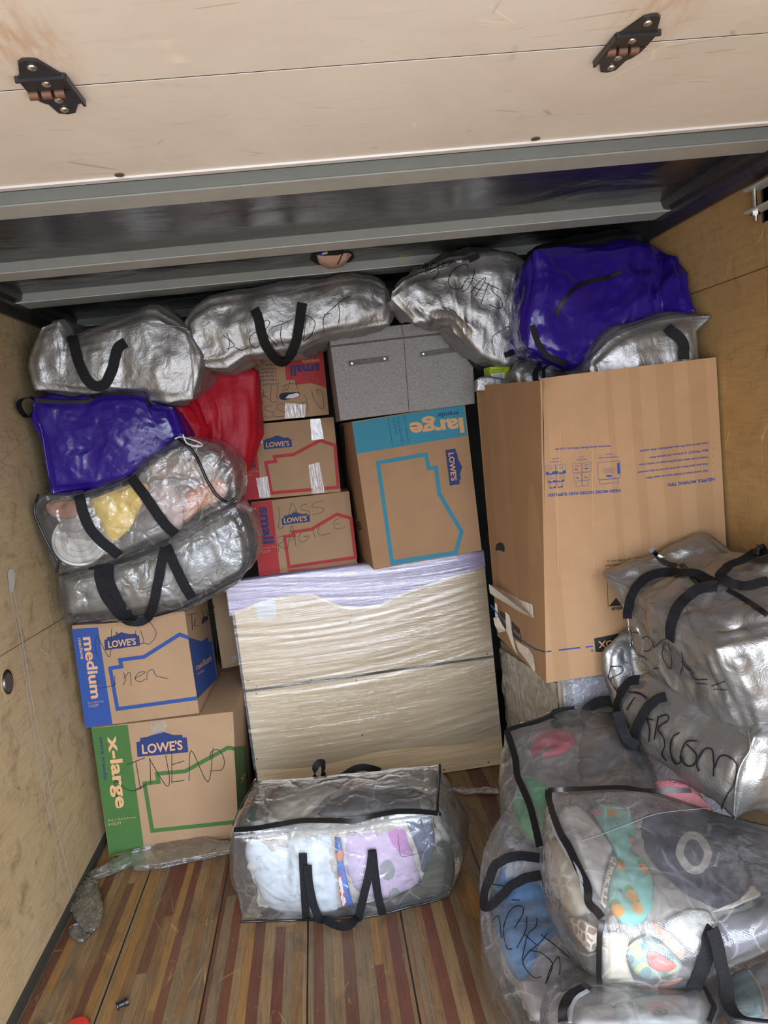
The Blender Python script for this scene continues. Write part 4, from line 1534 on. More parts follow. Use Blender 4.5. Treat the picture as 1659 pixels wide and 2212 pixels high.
for p in ((210, 852), (421, 821), (671, 790), (878, 762)):
    pt, n = S(*P1(z5, p))
    MB().lathe(pt + n * 0.006, n, [(0.006, 0), (0.005, 0.003), (0, 0.004)], 12).build('rivet', M_chrome, t, smooth=True)['label'] = 'shiny rivet'
pt, n = L(*P1(z5, (30, 885)))
MB().box(tuple(pt + Vector((-0.022, -0.02, -0.012))), tuple(pt + Vector((0.0, 0.015, 0.012)))).build('side_tab', M_marl_d, t, bevel=0.003)

# ------------------------------------------------------------------ wrapped dresser and its blanket
c = [at(501, 1268, Y=3.37), at(1062, 1190, Y=3.37), at(1085, 1655, Y=3.37), at(560, 1726, Y=3.37)]
DXa, DXb, DZt = -0.445, 0.70, 1.02
t = thing('dresser', 'pale oak dresser lying on its front, wrapped in stretch film', 'dresser', ((DXa + DXb) / 2, 3.6, 0))
M_lam = laminate()
M_side = plain('black_board_edge', (0.012, 0.012, 0.013), 0.6)
SEAM0, SEAM1 = 0.520, 0.532
MB().box((DXa + 0.004, 3.372, SEAM1), (DXb, 3.388, DZt - 0.02)).build('upper_board', M_lam, t, bevel=0.001)
MB().box((DXa + 0.004, 3.372, 0.004), (DXb, 3.388, SEAM0)).build('lower_board', M_lam, t, bevel=0.001)
MB().box((DXa, 3.389, 0.004), (DXb, 3.90, DZt - 0.02)).build('dark_carcass', M_side, t)['label'] = 'black carcass showing in the joint'
MB().box((DXa - 0.003, 3.374, 0.004), (DXa + 0.003, 3.39, DZt - 0.1)).build('edge_strip', M_side, t)
S = Plane((0, 3.372, 0.5), (0, -1, 0))
zd = zoomer(480, 1180, 2.304)
for p in ((636, 378), (128, 670), (172, 700), (170, 735), (136, 790), (442, 668), (667, 667), (697, 940), (172, 1058), (172, 1135), (1103, 1113), (1325, 1073), (1320, 535)):
    pt, n = S(*P1(zd, p))
    MB().lathe(pt, n, [(0.0045, 0), (0.0045, 0.0012), (0, 0.0012)], 10).build('screw', M_track, t)


def wrap_sheet(x0, x1, zfun0, z1, y, seed, nx=90, nz=150):
    vs_, fs_ = [], []
    for j in range(nz + 1):
        for i in range(nx + 1):
            x = x0 + (x1 - x0) * i / nx
            z0 = zfun0(x)
            z = z0 + (z1 - z0) * j / nz
            u = (x - x0)
            h = 0
            for o, (sx_, sz_, a) in enumerate(((0.7, 24, 0.0011), (1.4, 70, 0.0008), (5, 30, 0.0003))):
                tilt = 0.10 * math.sin(u * 1.7 + seed)
                h += a * (1 - abs(noise.noise(Vector((u * sx_ + seed, (z + tilt * u) * sz_, o * 9.0)))) * 2.4)
            vs_.append((x, y - abs(h) - 0.002, z))
    for j in range(nz):
        for i in range(nx):
            a = j * (nx + 1) + i
            fs_.append((a, a + 1, a + nx + 2, a + nx + 1))
    return vs_, fs_


a0, a1 = at(556, 1648, Y=3.37).z, at(1085, 1576, Y=3.37).z
v_, f_ = wrap_sheet(DXa - 0.006, DXb, lambda x: 0.145 + 0.012 * math.sin(x * 9), DZt - 0.01, 3.368, 2.0)
o = mesh_obj('stretch_wrap', v_, f_, M_wrap, t)
o['label'] = 'clear stretch wrap with shiny creases'
t['label'] = 'pale oak dresser board wrapped in stretch film, under the small boxes'
# paper note under the film
patch('paper_label', S, zd([(162, 268), (262, 250), (272, 352), (178, 368)]), plain('white_paper', (0.75, 0.75, 0.74), 0.6), t, 0.001)

# lilac blanket over the top
front_edge = zd([(62, 330), (130, 300), (200, 270), (300, 245), (450, 235), (520, 268), (600, 295), (700, 302), (790, 285), (850, 250), (950, 210), (1100, 160), (1200, 130), (1310, 98)])
E3 = [at(x, y, Y=3.365) for x, y in front_edge]
t = thing('moving_blanket', 'lilac blanket under film, hanging over the dresser top', 'blanket', (0.1, 3.55, DZt))
E3[0].x = min(E3[0].x, DXa - 0.012)
nx = 120
vs_, fs_ = [], []
EX = [p.x for p in E3]
EZ = [p.z for p in E3]
rows = 26
for i in range(nx + 1):
    x = DXa - 0.014 + (0.70 - DXa + 0.014) * i / nx
    zb = float(np.interp(x, EX, EZ))
    for j in range(rows + 1):
        if j <= 12:
            f = j / 12
            z = zb + (DZt + 0.006 - zb) * f
            y = 3.362 - 0.008 * abs(noise.noise(Vector((x * 3, z * 40, 3)))) - 0.004 * abs(noise.noise(Vector((x * 8, z * 90, 5))))
            if j == 12:
                y += 0.004
        else:
            f = (j - 12) / (rows - 12)
            y = 3.366 + 0.45 * f
            z = DZt + 0.012 + 0.006 * noise.noise(Vector((x * 6, y * 30, 7)))
        vs_.append((x, y, z))
for i in range(nx):
    for j in range(rows):
        a = i * (rows + 1) + j
        fs_.append((a, a + rows + 1, a + rows + 2, a + 1))
n = len(vs_)
vs2 = [(x, y + 0.004, z - 0.004 if y > 3.37 else z) for x, y, z in vs_]
fs_ += [tuple(i + n for i in reversed(f)) for f in fs_]
mesh_obj('blanket_cloth', vs_ + vs2, fs_, plain('lilac_fleece', srgb(186, 172, 206), 0.8, bumpy=(40, 0.5, 0.004)), t)
v_, f_ = wrap_sheet(DXa - 0.016, DXb, lambda x: float(np.interp(x, EX, EZ)) - 0.01, DZt + 0.012, 3.350, 7.0, 90, 40)
mesh_obj('stretch_wrap', v_, f_, M_wrap, t)['label'] = 'clear stretch wrap over the lilac cloth'
vs_, fs_ = [], []
for i in range(81):
    for j in range(31):
        x = DXa - 0.016 + (DXb - DXa + 0.016) * i / 80
        y = 3.352 + 0.4 * j / 30
        vs_.append((x, y, DZt + 0.022 + 0.006 * abs(noise.noise(Vector((x * 2.2, y * 45, 1))))))
for i in range(80):
    for j in range(30):
        a = i * 31 + j
        fs_.append((a, a + 31, a + 32, a + 1))
mesh_obj('stretch_wrap', vs_, fs_, M_wrap, t)

# ------------------------------------------------------------------ wrapped sofa piece under the wardrobe box
t = thing('wrapped_sofa', 'beige upholstered sofa end in stretch film under the wardrobe box', 'sofa', (1.03, 2.85, 0))
M_beige = plain('beige_upholstery', srgb(170, 156, 134), 0.8, bumpy=(30, 0.5, 0.004))
M_beige2 = plain('pale_lavender_cover', srgb(168, 170, 190), 0.7, bumpy=(50, 0.6, 0.004))
f = {'bottom': [np.array((0.745, 3.36, 0.02)), np.array((0.735, 2.50, 0.02))], 'top': [np.array((0.735, 3.36, 0.60)), np.array((0.735, 3.1, 0.62)), np.array((0.735, 2.50, 0.70))]}
f['left'] = [f['bottom'][0], f['top'][0]]
f['right'] = [f['bottom'][-1], f['top'][-1]]
b_ = {k: [np.array(p) + np.array((0.10, 0, 0)) for p in v] for k, v in f.items()}
V, F, _ = make_bag(f, b_, cell=0.05, bulge=0.006, excess=(0.01, 0.01), crease=0.006, press=0.0, seed=21, keep=(0.05, 0.05, 0.3), iters=(30, 20))
skin_obj('side_cushion', V, F, M_beige, t)
MB().box((0.75, 2.475, 0.02), (1.32, 3.3, 0.705)).build('seat_block', M_beige2, t, bevel=0.02)
MB().box((0.745, 2.462, 0.02), (0.772, 2.474, 0.70)).build('black_corner', M_side, t)
v_, f_ = wrap_sheet(0.737, 1.33, lambda x: 0.03, 0.715, 2.462, 11.0, 60, 60)
mesh_obj('bubble_wrap', v_, f_, film('bubble_film', 0.3, rough=0.12, bumps=((45, 1.0, 0.01), (110, 0.6, 0.004)), gloss=2.0), t)['label'] = 'clear bubbly wrap over the front'
vs_, fs_ = [], []
for j in range(51):
    for i in range(61):
        y = 2.47 + 0.86 * i / 60
        z = 0.03 + (0.70 - 0.12 * i / 60 - 0.03) * j / 50
        vs_.append((0.722 - 0.006 * abs(noise.noise(Vector((y * 9 + z * 14, z * 9 - y * 5, 2)))) * 2, y, z))
for j in range(50):
    for i in range(60):
        a = j * 61 + i
        fs_.append((a, a + 61, a + 62, a + 1))
mesh_obj('stretch_wrap', vs_, fs_, film('wrap_on_sofa', 0.10, bumps=((22, 0.9, 0.01), (60, 0.4, 0.003)), gloss=1.8), t)

# ------------------------------------------------------------------ wardrobe box, open at the top
zw = zoomer(1160, 930, 4.1475)
z6 = zoomer(1000, 480, 2.517)
z3b = zoomer(1030, 1140, 2.637)
WY = 2.42
fl_b = at(1180, 1475, Y=WY)
fl_t = at(1167, 822, Y=WY)
fr_t = at(1550, 771, Y=WY)
fr_b = Vector((1.325, WY, fl_b.z + 0.002))
fr_t.x = min(fr_t.x, 1.332)
bl_t = at(1028, 833, Y=3.02)
bl_b = Vector((bl_t.x - 0.012, 3.02, fl_b.z))
br_t, br_b = Vector((1.325, 3.02, bl_t.z)), Vector((1.325, 3.02, fl_b.z))
t = thing('wardrobe_box', 'tall tan cardboard wardrobe box with printed moving tips', 'box', (1.03, 2.72, fl_b.z))
T5 = 0.006


def panel(name, pts, inward, curl=None, grid=(14, 30), seed=0):
    """pts bl, br, tr, tl; a board with slight dents"""
    bl, br, tr, tl = [Vector(p) for p in pts]
    nrm = (br - bl).cross(tl - bl).normalized()
    if nrm.dot(Vector(inward)) > 0:
        nrm = -nrm
    vs_, fs_ = [], []
    gx, gy = grid
    for side in (0, 1):
        for j in range(gy + 1):
            for i in range(gx + 1):
                u, v = i / gx, j / gy
                p = bl.lerp(br, u).lerp(tl.lerp(tr, u), v)
                e = min(u, 1 - u) * min(v, 1 - v) * 4
                d = 0.004 * noise.noise(Vector((u * 3 + seed, v * 4, seed))) * min(1, e * 3)
                if curl:
                    d += curl(u, v)
                vs_.append(p + nrm * (d - side * T5))
    n = (gx + 1) * (gy + 1)
    for j in range(gy):
        for i in range(gx):
            a = j * (gx + 1) + i
            fs_.append((a, a + 1, a + gx + 2, a + gx + 1))
            fs_.append((a + n, a + gx + 1 + n, a + gx + 2 + n, a + 1 + n))
    ring = [i for i in range(gx + 1)] + [(gx + 1) * j + gx for j in range(1, gy + 1)] + [gy * (gx + 1) + i for i in range(gx - 1, -1, -1)] + [(gx + 1) * j for j in range(gy - 1, 0, -1)]
    for a, b2 in zip(ring, ring[1:] + ring[:1]):
        fs_.append((a, a + n, b2 + n, b2))
    return mesh_obj(name, vs_, fs_, M_card_w, t, smooth=True, sharp=40)


FP = panel('front_panel', (fl_b, fr_b, fr_t, at(1174, 816, Y=WY)), (0, 1, 0), grid=(20, 36), curl=lambda u, v: (-0.05 * max(0, (v - 0.86) / 0.14) ** 1.5 * max(0, (0.14 - u) / 0.14)) + 0.0025 * math.sin(u * 40) * max(0, 1 - abs(u - 0.1) * 6), seed=1.3)
SP = panel('side_panel', (bl_b, fl_b, fl_t, bl_t), (1, 0, 0), seed=2.9)
panel('side_panel', (br_b, fr_b, Vector((1.332, WY + 0.01, fr_t.z)), br_t), (-1, 0, 0), seed=4.1)
panel('back_panel', (bl_b, br_b, br_t, bl_t), (0, -1, 0), seed=5.2)
MB().hexa([fl_b, fr_b, fr_b + Vector((0, 0, T5)), fl_b + Vector((0, 0, T5)), bl_b, br_b, br_b + Vector((0, 0, T5)), bl_b + Vector((0, 0, T5))]).build('bottom_flaps', M_card_w, t)


def skin_of(o):
    off = world_loc(o)
    return Skin([v.co + off for v in o.data.vertices], [tuple(p.vertices) for p in o.data.polygons])


S, SL = skin_of(FP), skin_of(SP)
for s, a, b_, h, bo in (('www.bankersbox.com', (662, 130), (163, 160), 22, 0.015), ('NEED MORE BOXES AND SUPPLIES?', (747, 525), (95, 568), 26, 0.035), ('HELPFUL MOVING TIPS:', (1590, 422), (1168, 475), 28, 0.035),
                         ('Pack heavier items in smaller boxes for easier lifting', (1533, 352), (972, 418), 20, 0.02), ('Only pack items from one room per box to stay organized', (1533, 290), (898, 368), 20, 0.02), ('Protect fragile items with packing paper or cushion foam', (1533, 230), (913, 300), 20, 0.02),
                         ('Mark “FRAGILE” on all boxes with delicate items', (1530, 167), (1008, 236), 20, 0.02), ('Label side of boxes for easy identification when stacked', (1530, 104), (922, 176), 20, 0.02),
                         ('TV/MIRROR/PICTURE', (742, 228), (548, 240), 12, 0.0), ('BOXES', (676, 204), (613, 210), 12, 0.0), ('MOVING', (437, 251), (355, 258), 13, 0.0), ('KITS', (415, 226), (376, 232), 12, 0.0), ('TAPE-FREE', (212, 270), (115, 277), 12, 0.0), ('BOXES', (193, 243), (132, 248), 12, 0.0)):
    lettering('lettering', S, s, P1(zw, a), P1(zw, b_), P1(zw, (a[0] + 2, a[1] + h)), M_blue, t, bo, 0.0012)
for p in ((1581, 353), (1579, 291), (1578, 230), (1576, 167), (1574, 104)):
    patch('bullet', S, zw([(p[0] + 4 * math.cos(i * 1.05), p[1] + 4 * math.sin(i * 1.05)) for i in range(6)]), M_blue, t)


def rect(p, w=1.0, nm='icon_outline'):
    return line_print(nm, S, zw(p), w * 0.55, M_blue, t, closed=True)


obs = [rect([(543, 288), (743, 270), (746, 425), (548, 438)], 1.2), rect([(556, 445), (728, 430), (730, 466), (558, 481)], 1.2), rect([(598, 340), (685, 333), (687, 378), (600, 384)], 0.7)]
for a in ((318, 300), (402, 292), (330, 388), (402, 380), (348, 455), (402, 449)):
    w_ = 78 if a[1] < 350 else (68 if a[1] < 430 else 52)
    h_ = 80 if a[1] < 350 else (70 if a[1] < 430 else 50)
    obs.append(rect([(a[0], a[1]), (a[0] + w_, a[1] - 8), (a[0] + w_ + 2, a[1] + h_ - 8), (a[0] + 2, a[1] + h_)], 0.9))
for a, w_, h_ in (((77, 316), 88, 82), ((168, 308), 88, 82), ((95, 405), 72, 65), ((172, 398), 70, 65), ((112, 470), 52, 52), ((178, 465), 50, 50)):
    obs.append(rect([(a[0], a[1]), (a[0] + w_, a[1] - 8), (a[0] + w_ + 2, a[1] + h_ - 8), (a[0] + 2, a[1] + h_)], 0.9))
for a, w_, h_ in (((77, 372), 88, 26), ((168, 364), 88, 26), ((97, 452), 70, 18), ((174, 446), 68, 18), ((113, 508), 50, 14), ((179, 500), 48, 14)):
    obs.append(patch('p', S, zw([(a[0] + 2, a[1]), (a[0] + w_ * .3, a[1] - 2), (a[0] + w_ * .35, a[1] + h_ * .5), (a[0] + w_ * .65, a[1] + h_ * .4), (a[0] + w_ * .7, a[1] - 5), (a[0] + w_, a[1] - 8), (a[0] + w_ + 2, a[1] + h_ - 8), (a[0] + 4, a[1] + h_)]), M_blue, t))
obs.append(patch('p', S, zw([(717, 290), (738, 288), (742, 388), (721, 390)]), M_blue, t))
for cx, cy, r in ((645, 407, 30), (350, 348, 18), (440, 340, 18), (360, 424, 16), (437, 417, 16)):
    obs.append(patch('p', S, zw([(cx + r * math.cos(i * 0.52), cy + r * 0.28 * math.sin(i * 0.52)) for i in range(12)]), M_blue, t))
for x0, y0, w_ in ((95, 335, 55), (182, 328, 55), (335, 315, 45), (420, 308, 45), (612, 350, 60), (612, 362, 60), (108, 420, 45), (185, 413, 45)):
    for d_ in (0, 12):
        obs.append(line_print('p', S, zw([(x0, y0 + d_), (x0 + w_, y0 + d_ - 4)]), 0.5, M_blue, t))
join(obs, 'printed_box_icons')
# lower print, mostly behind the silver bag
lettering('lettering', S, 'ation', P1(z3b, (830, 447)), P1(z3b, (766, 455)), P1(z3b, (832, 470)), M_blk_print, t, 0.03, 0.0012)
lettering('lettering', S, 'Place wardrobe box,', P1(z3b, (905, 197)), P1(z3b, (728, 212)), P1(z3b, (906, 212)), M_blk_print, t, 0.0, 0.0012)
lettering('lettering', S, 'hanger bar in the slots as', P1(z3b, (935, 168)), P1(z3b, (740, 187)), P1(z3b, (936, 182)), M_blk_print, t, 0.0, 0.0012)
line_print('printed_frame', S, z3b([(900, 222), (740, 233), (747, 447), (850, 440)]), 0.9, M_blk_print, t)
patch('printed_figure', S, z3b([(752, 447), (795, 396), (845, 420), (850, 440)]), M_blk_print, t)
patch('brand_panel', S, z3b([(668, 630), (800, 603), (960, 590), (960, 690), (800, 712), (675, 706)]), M_blk_print, t)
lettering('brand_lettering', S, 'BANKERS BOX', P1(z3b, (1060, 612)), P1(z3b, (690, 648)), P1(z3b, (1062, 650)), M_tan, t, 0.02, 0.0020)
lettering('lettering', S, '®', P1(z3b, (662, 692)), P1(z3b, (648, 694)), P1(z3b, (664, 706)), M_blk_print, t, 0.0, 0.0012)
line_print('printed_blue_line', S, z3b([(660, 675), (520, 690), (396, 706)]), 3.0, M_blue, t)
line_print('printed_blue_line', SL, z3b([(390, 708), (330, 690), (260, 645), (150, 530), (80, 440)]), 2.6, M_blue, t)
zs = zoomer(1040, 1200, 7.375)
patch('side_brand_panel', SL, zs([(292, 872), (395, 940), (412, 1195), (300, 1060)]), M_blk_print, t)
patch('side_brand_panel', SL, zs([(485, 1045), (610, 1170), (648, 1390), (505, 1290)]), M_blk_print, t)
lettering('brand_lettering', SL, 'BAN', P1(zs, (618, 1262)), P1(zs, (515, 1165)), P1(zs, (622, 1312)), M_tan, t, 0.02, 0.002)
lettering('brand_lettering', SL, 'BOX', P1(zs, (398, 1042)), P1(zs, (308, 948)), P1(zs, (402, 1092)), M_tan, t, 0.02, 0.002)
for p in ([(115, 455), (220, 480), (460, 600), (625, 700), (825, 780), (845, 1000), (620, 900), (400, 760), (250, 680), (135, 600)], [(225, 750), (262, 780), (275, 985), (232, 975)], [(188, 990), (280, 985), (400, 1200), (290, 1230), (215, 1120)], [(390, 895), (450, 945), (470, 1010), (500, 1230), (560, 1500), (600, 1600), (520, 1480), (410, 1200)], [(550, 1350), (760, 1480), (830, 1580), (870, 1790), (850, 1870), (780, 1740), (600, 1500)]):
    tape(SL, zs(p), t, M_tape_r)
patch('hand_hole', SL, z3b([(108, 130), (112, 95), (135, 82), (150, 90), (160, 112), (158, 138), (128, 128)]), M_hole, t)
line_print('crease', S, z6([(530, 1130), (512, 1500), (520, 1913)]), 1.2, M_tan, t)
line_print('crease', S, z6([(700, 1130), (706, 1500), (712, 1913)]), 1.0, M_tan, t)

# small things on the floor
a = at(262, 2168, Z=0.011)
t = thing('black_clip', 'small black plastic clip lying on the floorboards', 'clip', (a.x, a.y, 0))
zc = zoomer(0, 1780, 2.592)
p0, p1 = at(*P1(zc, (652, 1022)), Z=0.012), at(*P1(zc, (716, 992)), Z=0.012)
MB().tube([p0, p0.lerp(p1, 0.12), p0.lerp(p1, 0.2), p0.lerp(p1, 0.65), p0.lerp(p1, 0.72), p1], [0.012, 0.012, 0.009, 0.009, 0.012, 0.012], 14).build('clip_body', M_hblack, t, smooth=True)
a = at(172, 2214, Z=0.0)
t = thing('red_object', 'red plastic edge at the bottom left of the floor', 'plastic piece', (a.x, a.y, 0))
MB().lathe((a.x, a.y - 0.02, 0.0), (0, 0, 1), [(0.0, 0.0), (0.034, 0.0), (0.036, 0.01), (0.03, 0.018), (0.0, 0.020)], 24).build('red_cap', plain('red_plastic', srgb(214, 52, 50), 0.35), t, smooth=True)


# ------------------------------------------------------------------ bags
def surface_of(V, F):
    return Skin(V.tolist(), F.tolist())


def bag(label, front, back, material, name='storage_bag', cat='storage bag', group=None, part='bag_body', **kw):
    V, F, uvw = make_bag(front, back, **kw)
    lo, hi = V.min(0), V.max(0)
    t = thing(name, label, cat, ((lo[0] + hi[0]) / 2, (lo[1] + hi[1]) / 2, lo[2]), group)
    skin_obj(part, V, F, material, t)
    return t, surface_of(V, F), V, F


def px_outline(top, bottom, left, right, Y):
    return outl(top, bottom, left, right, Y)


z3 = zoomer(0, 600, 2.911)
SIL = dict(fold=0.026, crease=0.010, excess=(0.03, 0.02), bend=0.5, keep=(0.015, 0.012, 0.15), iters=(60, 40), press=0.0002)

# --- left column
f = px_outline([(88, 706), (130, 692), (150, 735, 3.02), (230, 700), (330, 662), (375, 690), (408, 716)], [(78, 842), (140, 846), (200, 852), (300, 868), (360, 872), (414, 862)], [(78, 842), (60, 782), (75, 735), (88, 706)], [(414, 862), (432, 800), (436, 770), (408, 716)], 3.00)
t, S, V, F = bag('crumpled silver zip bag at top left, directly above the violet one', f, shift(f, (0.04, 0.36, 0.01), 0.9), M_foil, seed=3, **SIL)
strap_px('handle', S, z3([(455, 372), (478, 450), (505, 540), (550, 640), (605, 680), (660, 665), (700, 590), (722, 510), (745, 440), (795, 408)]), 0.038, M_black, t, off=0.007, lift=None)
cord_px('seam', S, z3([(360, 400), (380, 500), (375, 620), (390, 740)]), 0.0015, M_foil_d, t)
cord_px('seam', S, z3([(1190, 330), (1200, 480), (1215, 620), (1210, 755)]), 0.003, M_foil, t)
cord_px('seam', S, z3([(450, 360), (600, 345), (760, 340), (960, 290), (1180, 320)]), 0.0018, M_foil_d, t)

f = px_outline([(74, 859), (150, 868), (192, 866), (220, 851), (309, 849), (325, 875), (374, 878)], [(113, 1068), (206, 1055), (275, 1035), (325, 992)], [(113, 1068), (88, 950), (65, 902), (74, 859)], [(325, 992), (371, 957), (395, 938), (374, 878)], 2.98)
t, S, V, F = bag('glossy violet blue tarpaulin bag on the left, above the bag holding a yellow cloth', f, shift(f, (0.02, 0.38, 0.01), 0.92), M_purple, seed=12, crease=0.004, fold=0.014, excess=(0.02, 0.02), bend=0.5, keep=(0.012, 0.01, 0.15), iters=(60, 40), press=0.0002)
strap_px('zipper', S, z3([(232, 775), (380, 785), (550, 782), (585, 755), (640, 738), (760, 728), (895, 735), (925, 775), (945, 810)]), 0.014, M_zip, t, off=0.003)
cord_px('piping', S, z3([(215, 790), (225, 860), (262, 950), (280, 1060), (300, 1190), (328, 1360)]), 0.003, M_purple, t)
h = [at(*p, Y=2.99) for p in z3([(225, 770), (190, 752), (135, 765), (118, 800), (140, 850), (175, 878), (205, 850)])]
band('handle', [Vector(p) for p in spline(h, 5)], 0.034, 0.003, M_black, t, side=Vector((0.2, 1, 0.1)))

f = px_outline([(81, 1071), (172, 1068), (282, 1032), (316, 998), (378, 950), (412, 943)], [(124, 1240), (237, 1214), (381, 1153), (447, 1115), (512, 1083)], [(124, 1240), (86, 1150), (72, 1105), (81, 1071)], [(512, 1083), (508, 1012), (481, 964), (412, 943)], 2.94)
t, S, V, F = bag('clear vinyl bag on the left holding a yellow cloth and a round container', f, shift(f, (0.03, 0.36, -0.01), 0.92), M_film, seed=31, crease=0.014, fold=0.012, excess=(0.02, 0.015), bend=0.6, keep=(0.02, 0.015, 0.2), iters=(50, 30), press=0.0002)
strap_px('handle', S, z3([(500, 1368), (515, 1450), (560, 1560), (630, 1650), (700, 1705), (750, 1745)]), 0.038, M_black, t, off=0.005)
strap_px('handle', S, z3([(830, 1258), (890, 1340), (960, 1440), (1030, 1540), (1105, 1608)]), 0.038, M_black, t, off=0.005)
cord_px('piping', S, z3([(1115, 1012), (1175, 1055), (1225, 1110), (1265, 1190), (1300, 1270), (1350, 1350), (1395, 1395), (1445, 1412), (1490, 1380)]), 0.006, M_zip, t)
cord_px('piping', S, z3([(240, 1365), (215, 1465), (250, 1560), (310, 1690), (365, 1785), (355, 1855)]), 0.005, M_zip, t)
cord_px('piping', S, z3([(460, 1390), (560, 1365), (700, 1310), (820, 1255)]), 0.004, M_zip, t)
Lp = [S(*P1(z3, p))[0] + Vector((0, -0.03 - 0.01 * i, 0)) for i, p in enumerate([(1110, 1012), (1150, 1000), (1230, 1020), (1285, 1045), (1270, 1058), (1200, 1040), (1175, 985)])]
MB().tube([Vector(p) for p in spline(Lp, 5)], 0.0028, 6).build('white_tie', plain('white_cord', (0.75, 0.75, 0.78), 0.5), t, smooth=True)['label'] = 'white plastic tie loop'
S_y = S


def filling(label, V, F, material, inset=0.05, seed=0, name='packed_cloth', cat='cloth'):
    """the bulk of soft things filling a clear bag"""
    N_ = vnormals(V, F)
    c = V.mean(0)
    W = c + (V - c) * (1 - inset / 0.30)
    W = W - N_ * 0.012 + N_ * (nfield(V, 9.0, seed)[:, None] * 0.02 + (np.abs(nfield(V, 22.0, seed + 5))[:, None] - 0.2) * 0.02)
    o_ = skin_obj(name, W, F, material, None, (c[0], c[1], W[:, 2].min()))
    return props(o_, label, cat)


def item(name, label, cat, S, outline, thick, material, inset=0.012, rings=9, bump_a=0.006, seed=0, group=None, per=4, flat=False):
    """a soft thing lying just behind a bag's skin; outline in pixels seen through it"""
    O = [np.array(p[:2]) for p in outline]
    if per > 1:
        O = spline([tuple(p) for p in O] + [tuple(O[0])], per)[:-1]
    c = np.mean(O, axis=0)
    n = len(O)
    fr, bk = [], []
    for r in range(rings + 1):
        f_ = (1 - r / rings)
        row, rowb = [], []
        for k in range(n):
            q = c + (O[k] - c) * f_
            p, nn = S(q[0], q[1])
            d = (p - CAM).normalized()
            prof = math.sqrt(max(0.0, 1 - f_ ** (6 if flat else 3)))
            w = bump_a * noise.noise(p * 14 + Vector((seed * 3.1, 0, 0))) + 0.5 * bump_a * noise.noise(p * 34 + Vector((seed * 1.7, 5, 0)))
            a = inset + (1 - prof) * thick * 0.45 - w * prof
            b = inset + thick * 0.45 + prof * thick * 0.55
            row.append(p + d * a)
            rowb.append(p + d * b)
        fr.append(row)
        bk.append(rowb)
    vs_ = [p for r in fr for p in r] + [p for r in bk for p in r]
    m_ = (rings + 1) * n
    fs_ = []
    for r in range(rings):
        for k in range(n):
            a, b, c_, d_ = r * n + k, r * n + (k + 1) % n, (r + 1) * n + (k + 1) % n, (r + 1) * n + k
            fs_.append((a, b, c_, d_))
            fs_.append((a + m_, d_ + m_, c_ + m_, b + m_))
    for k in range(n):
        fs_.append((k, k + m_, (k + 1) % n + m_, (k + 1) % n))
    base = sum(vs_[:n], Vector()) / n
    o = mesh_obj(name, vs_, fs_, material, None, True, base)
    props(o, label, cat, group)
    return o


def cloth_mat(name, c, c2=None):
    return plain(name, c, 0.85, 0, 0.2, (26, 0.6, 0.006))


filling('mixed greyish clothes packed in the left clear bag, around the yellow cloth', V, F, cloth_mat('greyish_pink_cloth', srgb(150, 142, 136)), seed=3)
item('yellow_cloth', 'yellow cloth inside the clear bag on the left', 'cloth', S_y, z3([(560, 1400), (720, 1340), (880, 1285), (940, 1330), (900, 1420), (860, 1500), (820, 1590), (700, 1668), (640, 1570), (600, 1480)]), 0.06, cloth_mat('yellow_cotton', srgb(232, 196, 96)), seed=1)
item('pink_pouch', 'pale pink rounded pouch beside the yellow cloth in the clear bag', 'pouch', S_y, z3([(965, 1310), (1060, 1290), (1120, 1340), (1150, 1440), (1150, 1560), (1105, 1600), (1040, 1530), (980, 1440), (945, 1370)]), 0.09, cloth_mat('pale_pink_cloth', srgb(206, 184, 178)), seed=2)
item('folded_beige_cloth', 'long folded beige cloth at the upper right of the left clear bag', 'cloth', S_y, z3([(930, 1190), (1040, 1140), (1180, 1130), (1330, 1150), (1370, 1210), (1280, 1260), (1120, 1255), (980, 1270)]), 0.07, cloth_mat('beige_cloth', srgb(176, 158, 146)), seed=3)
item('terracotta_pot', 'terracotta coloured block in the right end of the left clear bag', 'pot', S_y, z3([(1170, 1350), (1290, 1280), (1390, 1265), (1430, 1340), (1380, 1400), (1250, 1470), (1170, 1540), (1150, 1460)]), 0.08, cloth_mat('terracotta', srgb(196, 138, 104)), seed=4)
item('orange_tray', 'muted orange tray edge at the left end of the clear bag', 'tray', S_y, z3([(330, 1400), (440, 1390), (490, 1410), (500, 1490), (420, 1520), (330, 1500), (290, 1440)]), 0.05, cloth_mat('dull_orange', srgb(166, 118, 96)), seed=5)
item('dark_grey_pan', 'grey pan bottom below the yellow cloth', 'pan', S_y, z3([(800, 1590), (860, 1510), (940, 1460), (1010, 1540), (1060, 1610), (900, 1670), (760, 1720), (700, 1690)]), 0.05, cloth_mat('grey_metallic_pan', srgb(112, 108, 104)), seed=6)
# round translucent container: stepped lid seen from above
p, n = S_y(*P1(z3, (505, 1650)))
d = (p - CAM).normalized()
ax = -(d * 0.9 + Vector((0.1, 0, -0.2))).normalized()
lp = p + d * 0.055
c_mat = plain('frosted_plastic', srgb(196, 188, 180), 0.3, 0, 0.5)
o = MB().lathe(lp, ax, [(0.0, 0.012), (0.022, 0.012), (0.024, 0.006), (0.045, 0.006), (0.048, 0.012), (0.066, 0.012), (0.069, 0.004), (0.088, 0.004), (0.092, 0.010), (0.100, 0.009), (0.102, -0.002), (0.085, -0.05), (0.0, -0.055)], 40).build('round_container', c_mat, None, smooth=True, base=lp, sharp=40)
props(o, 'frosted round container with ringed lid in the left clear bag', 'container')

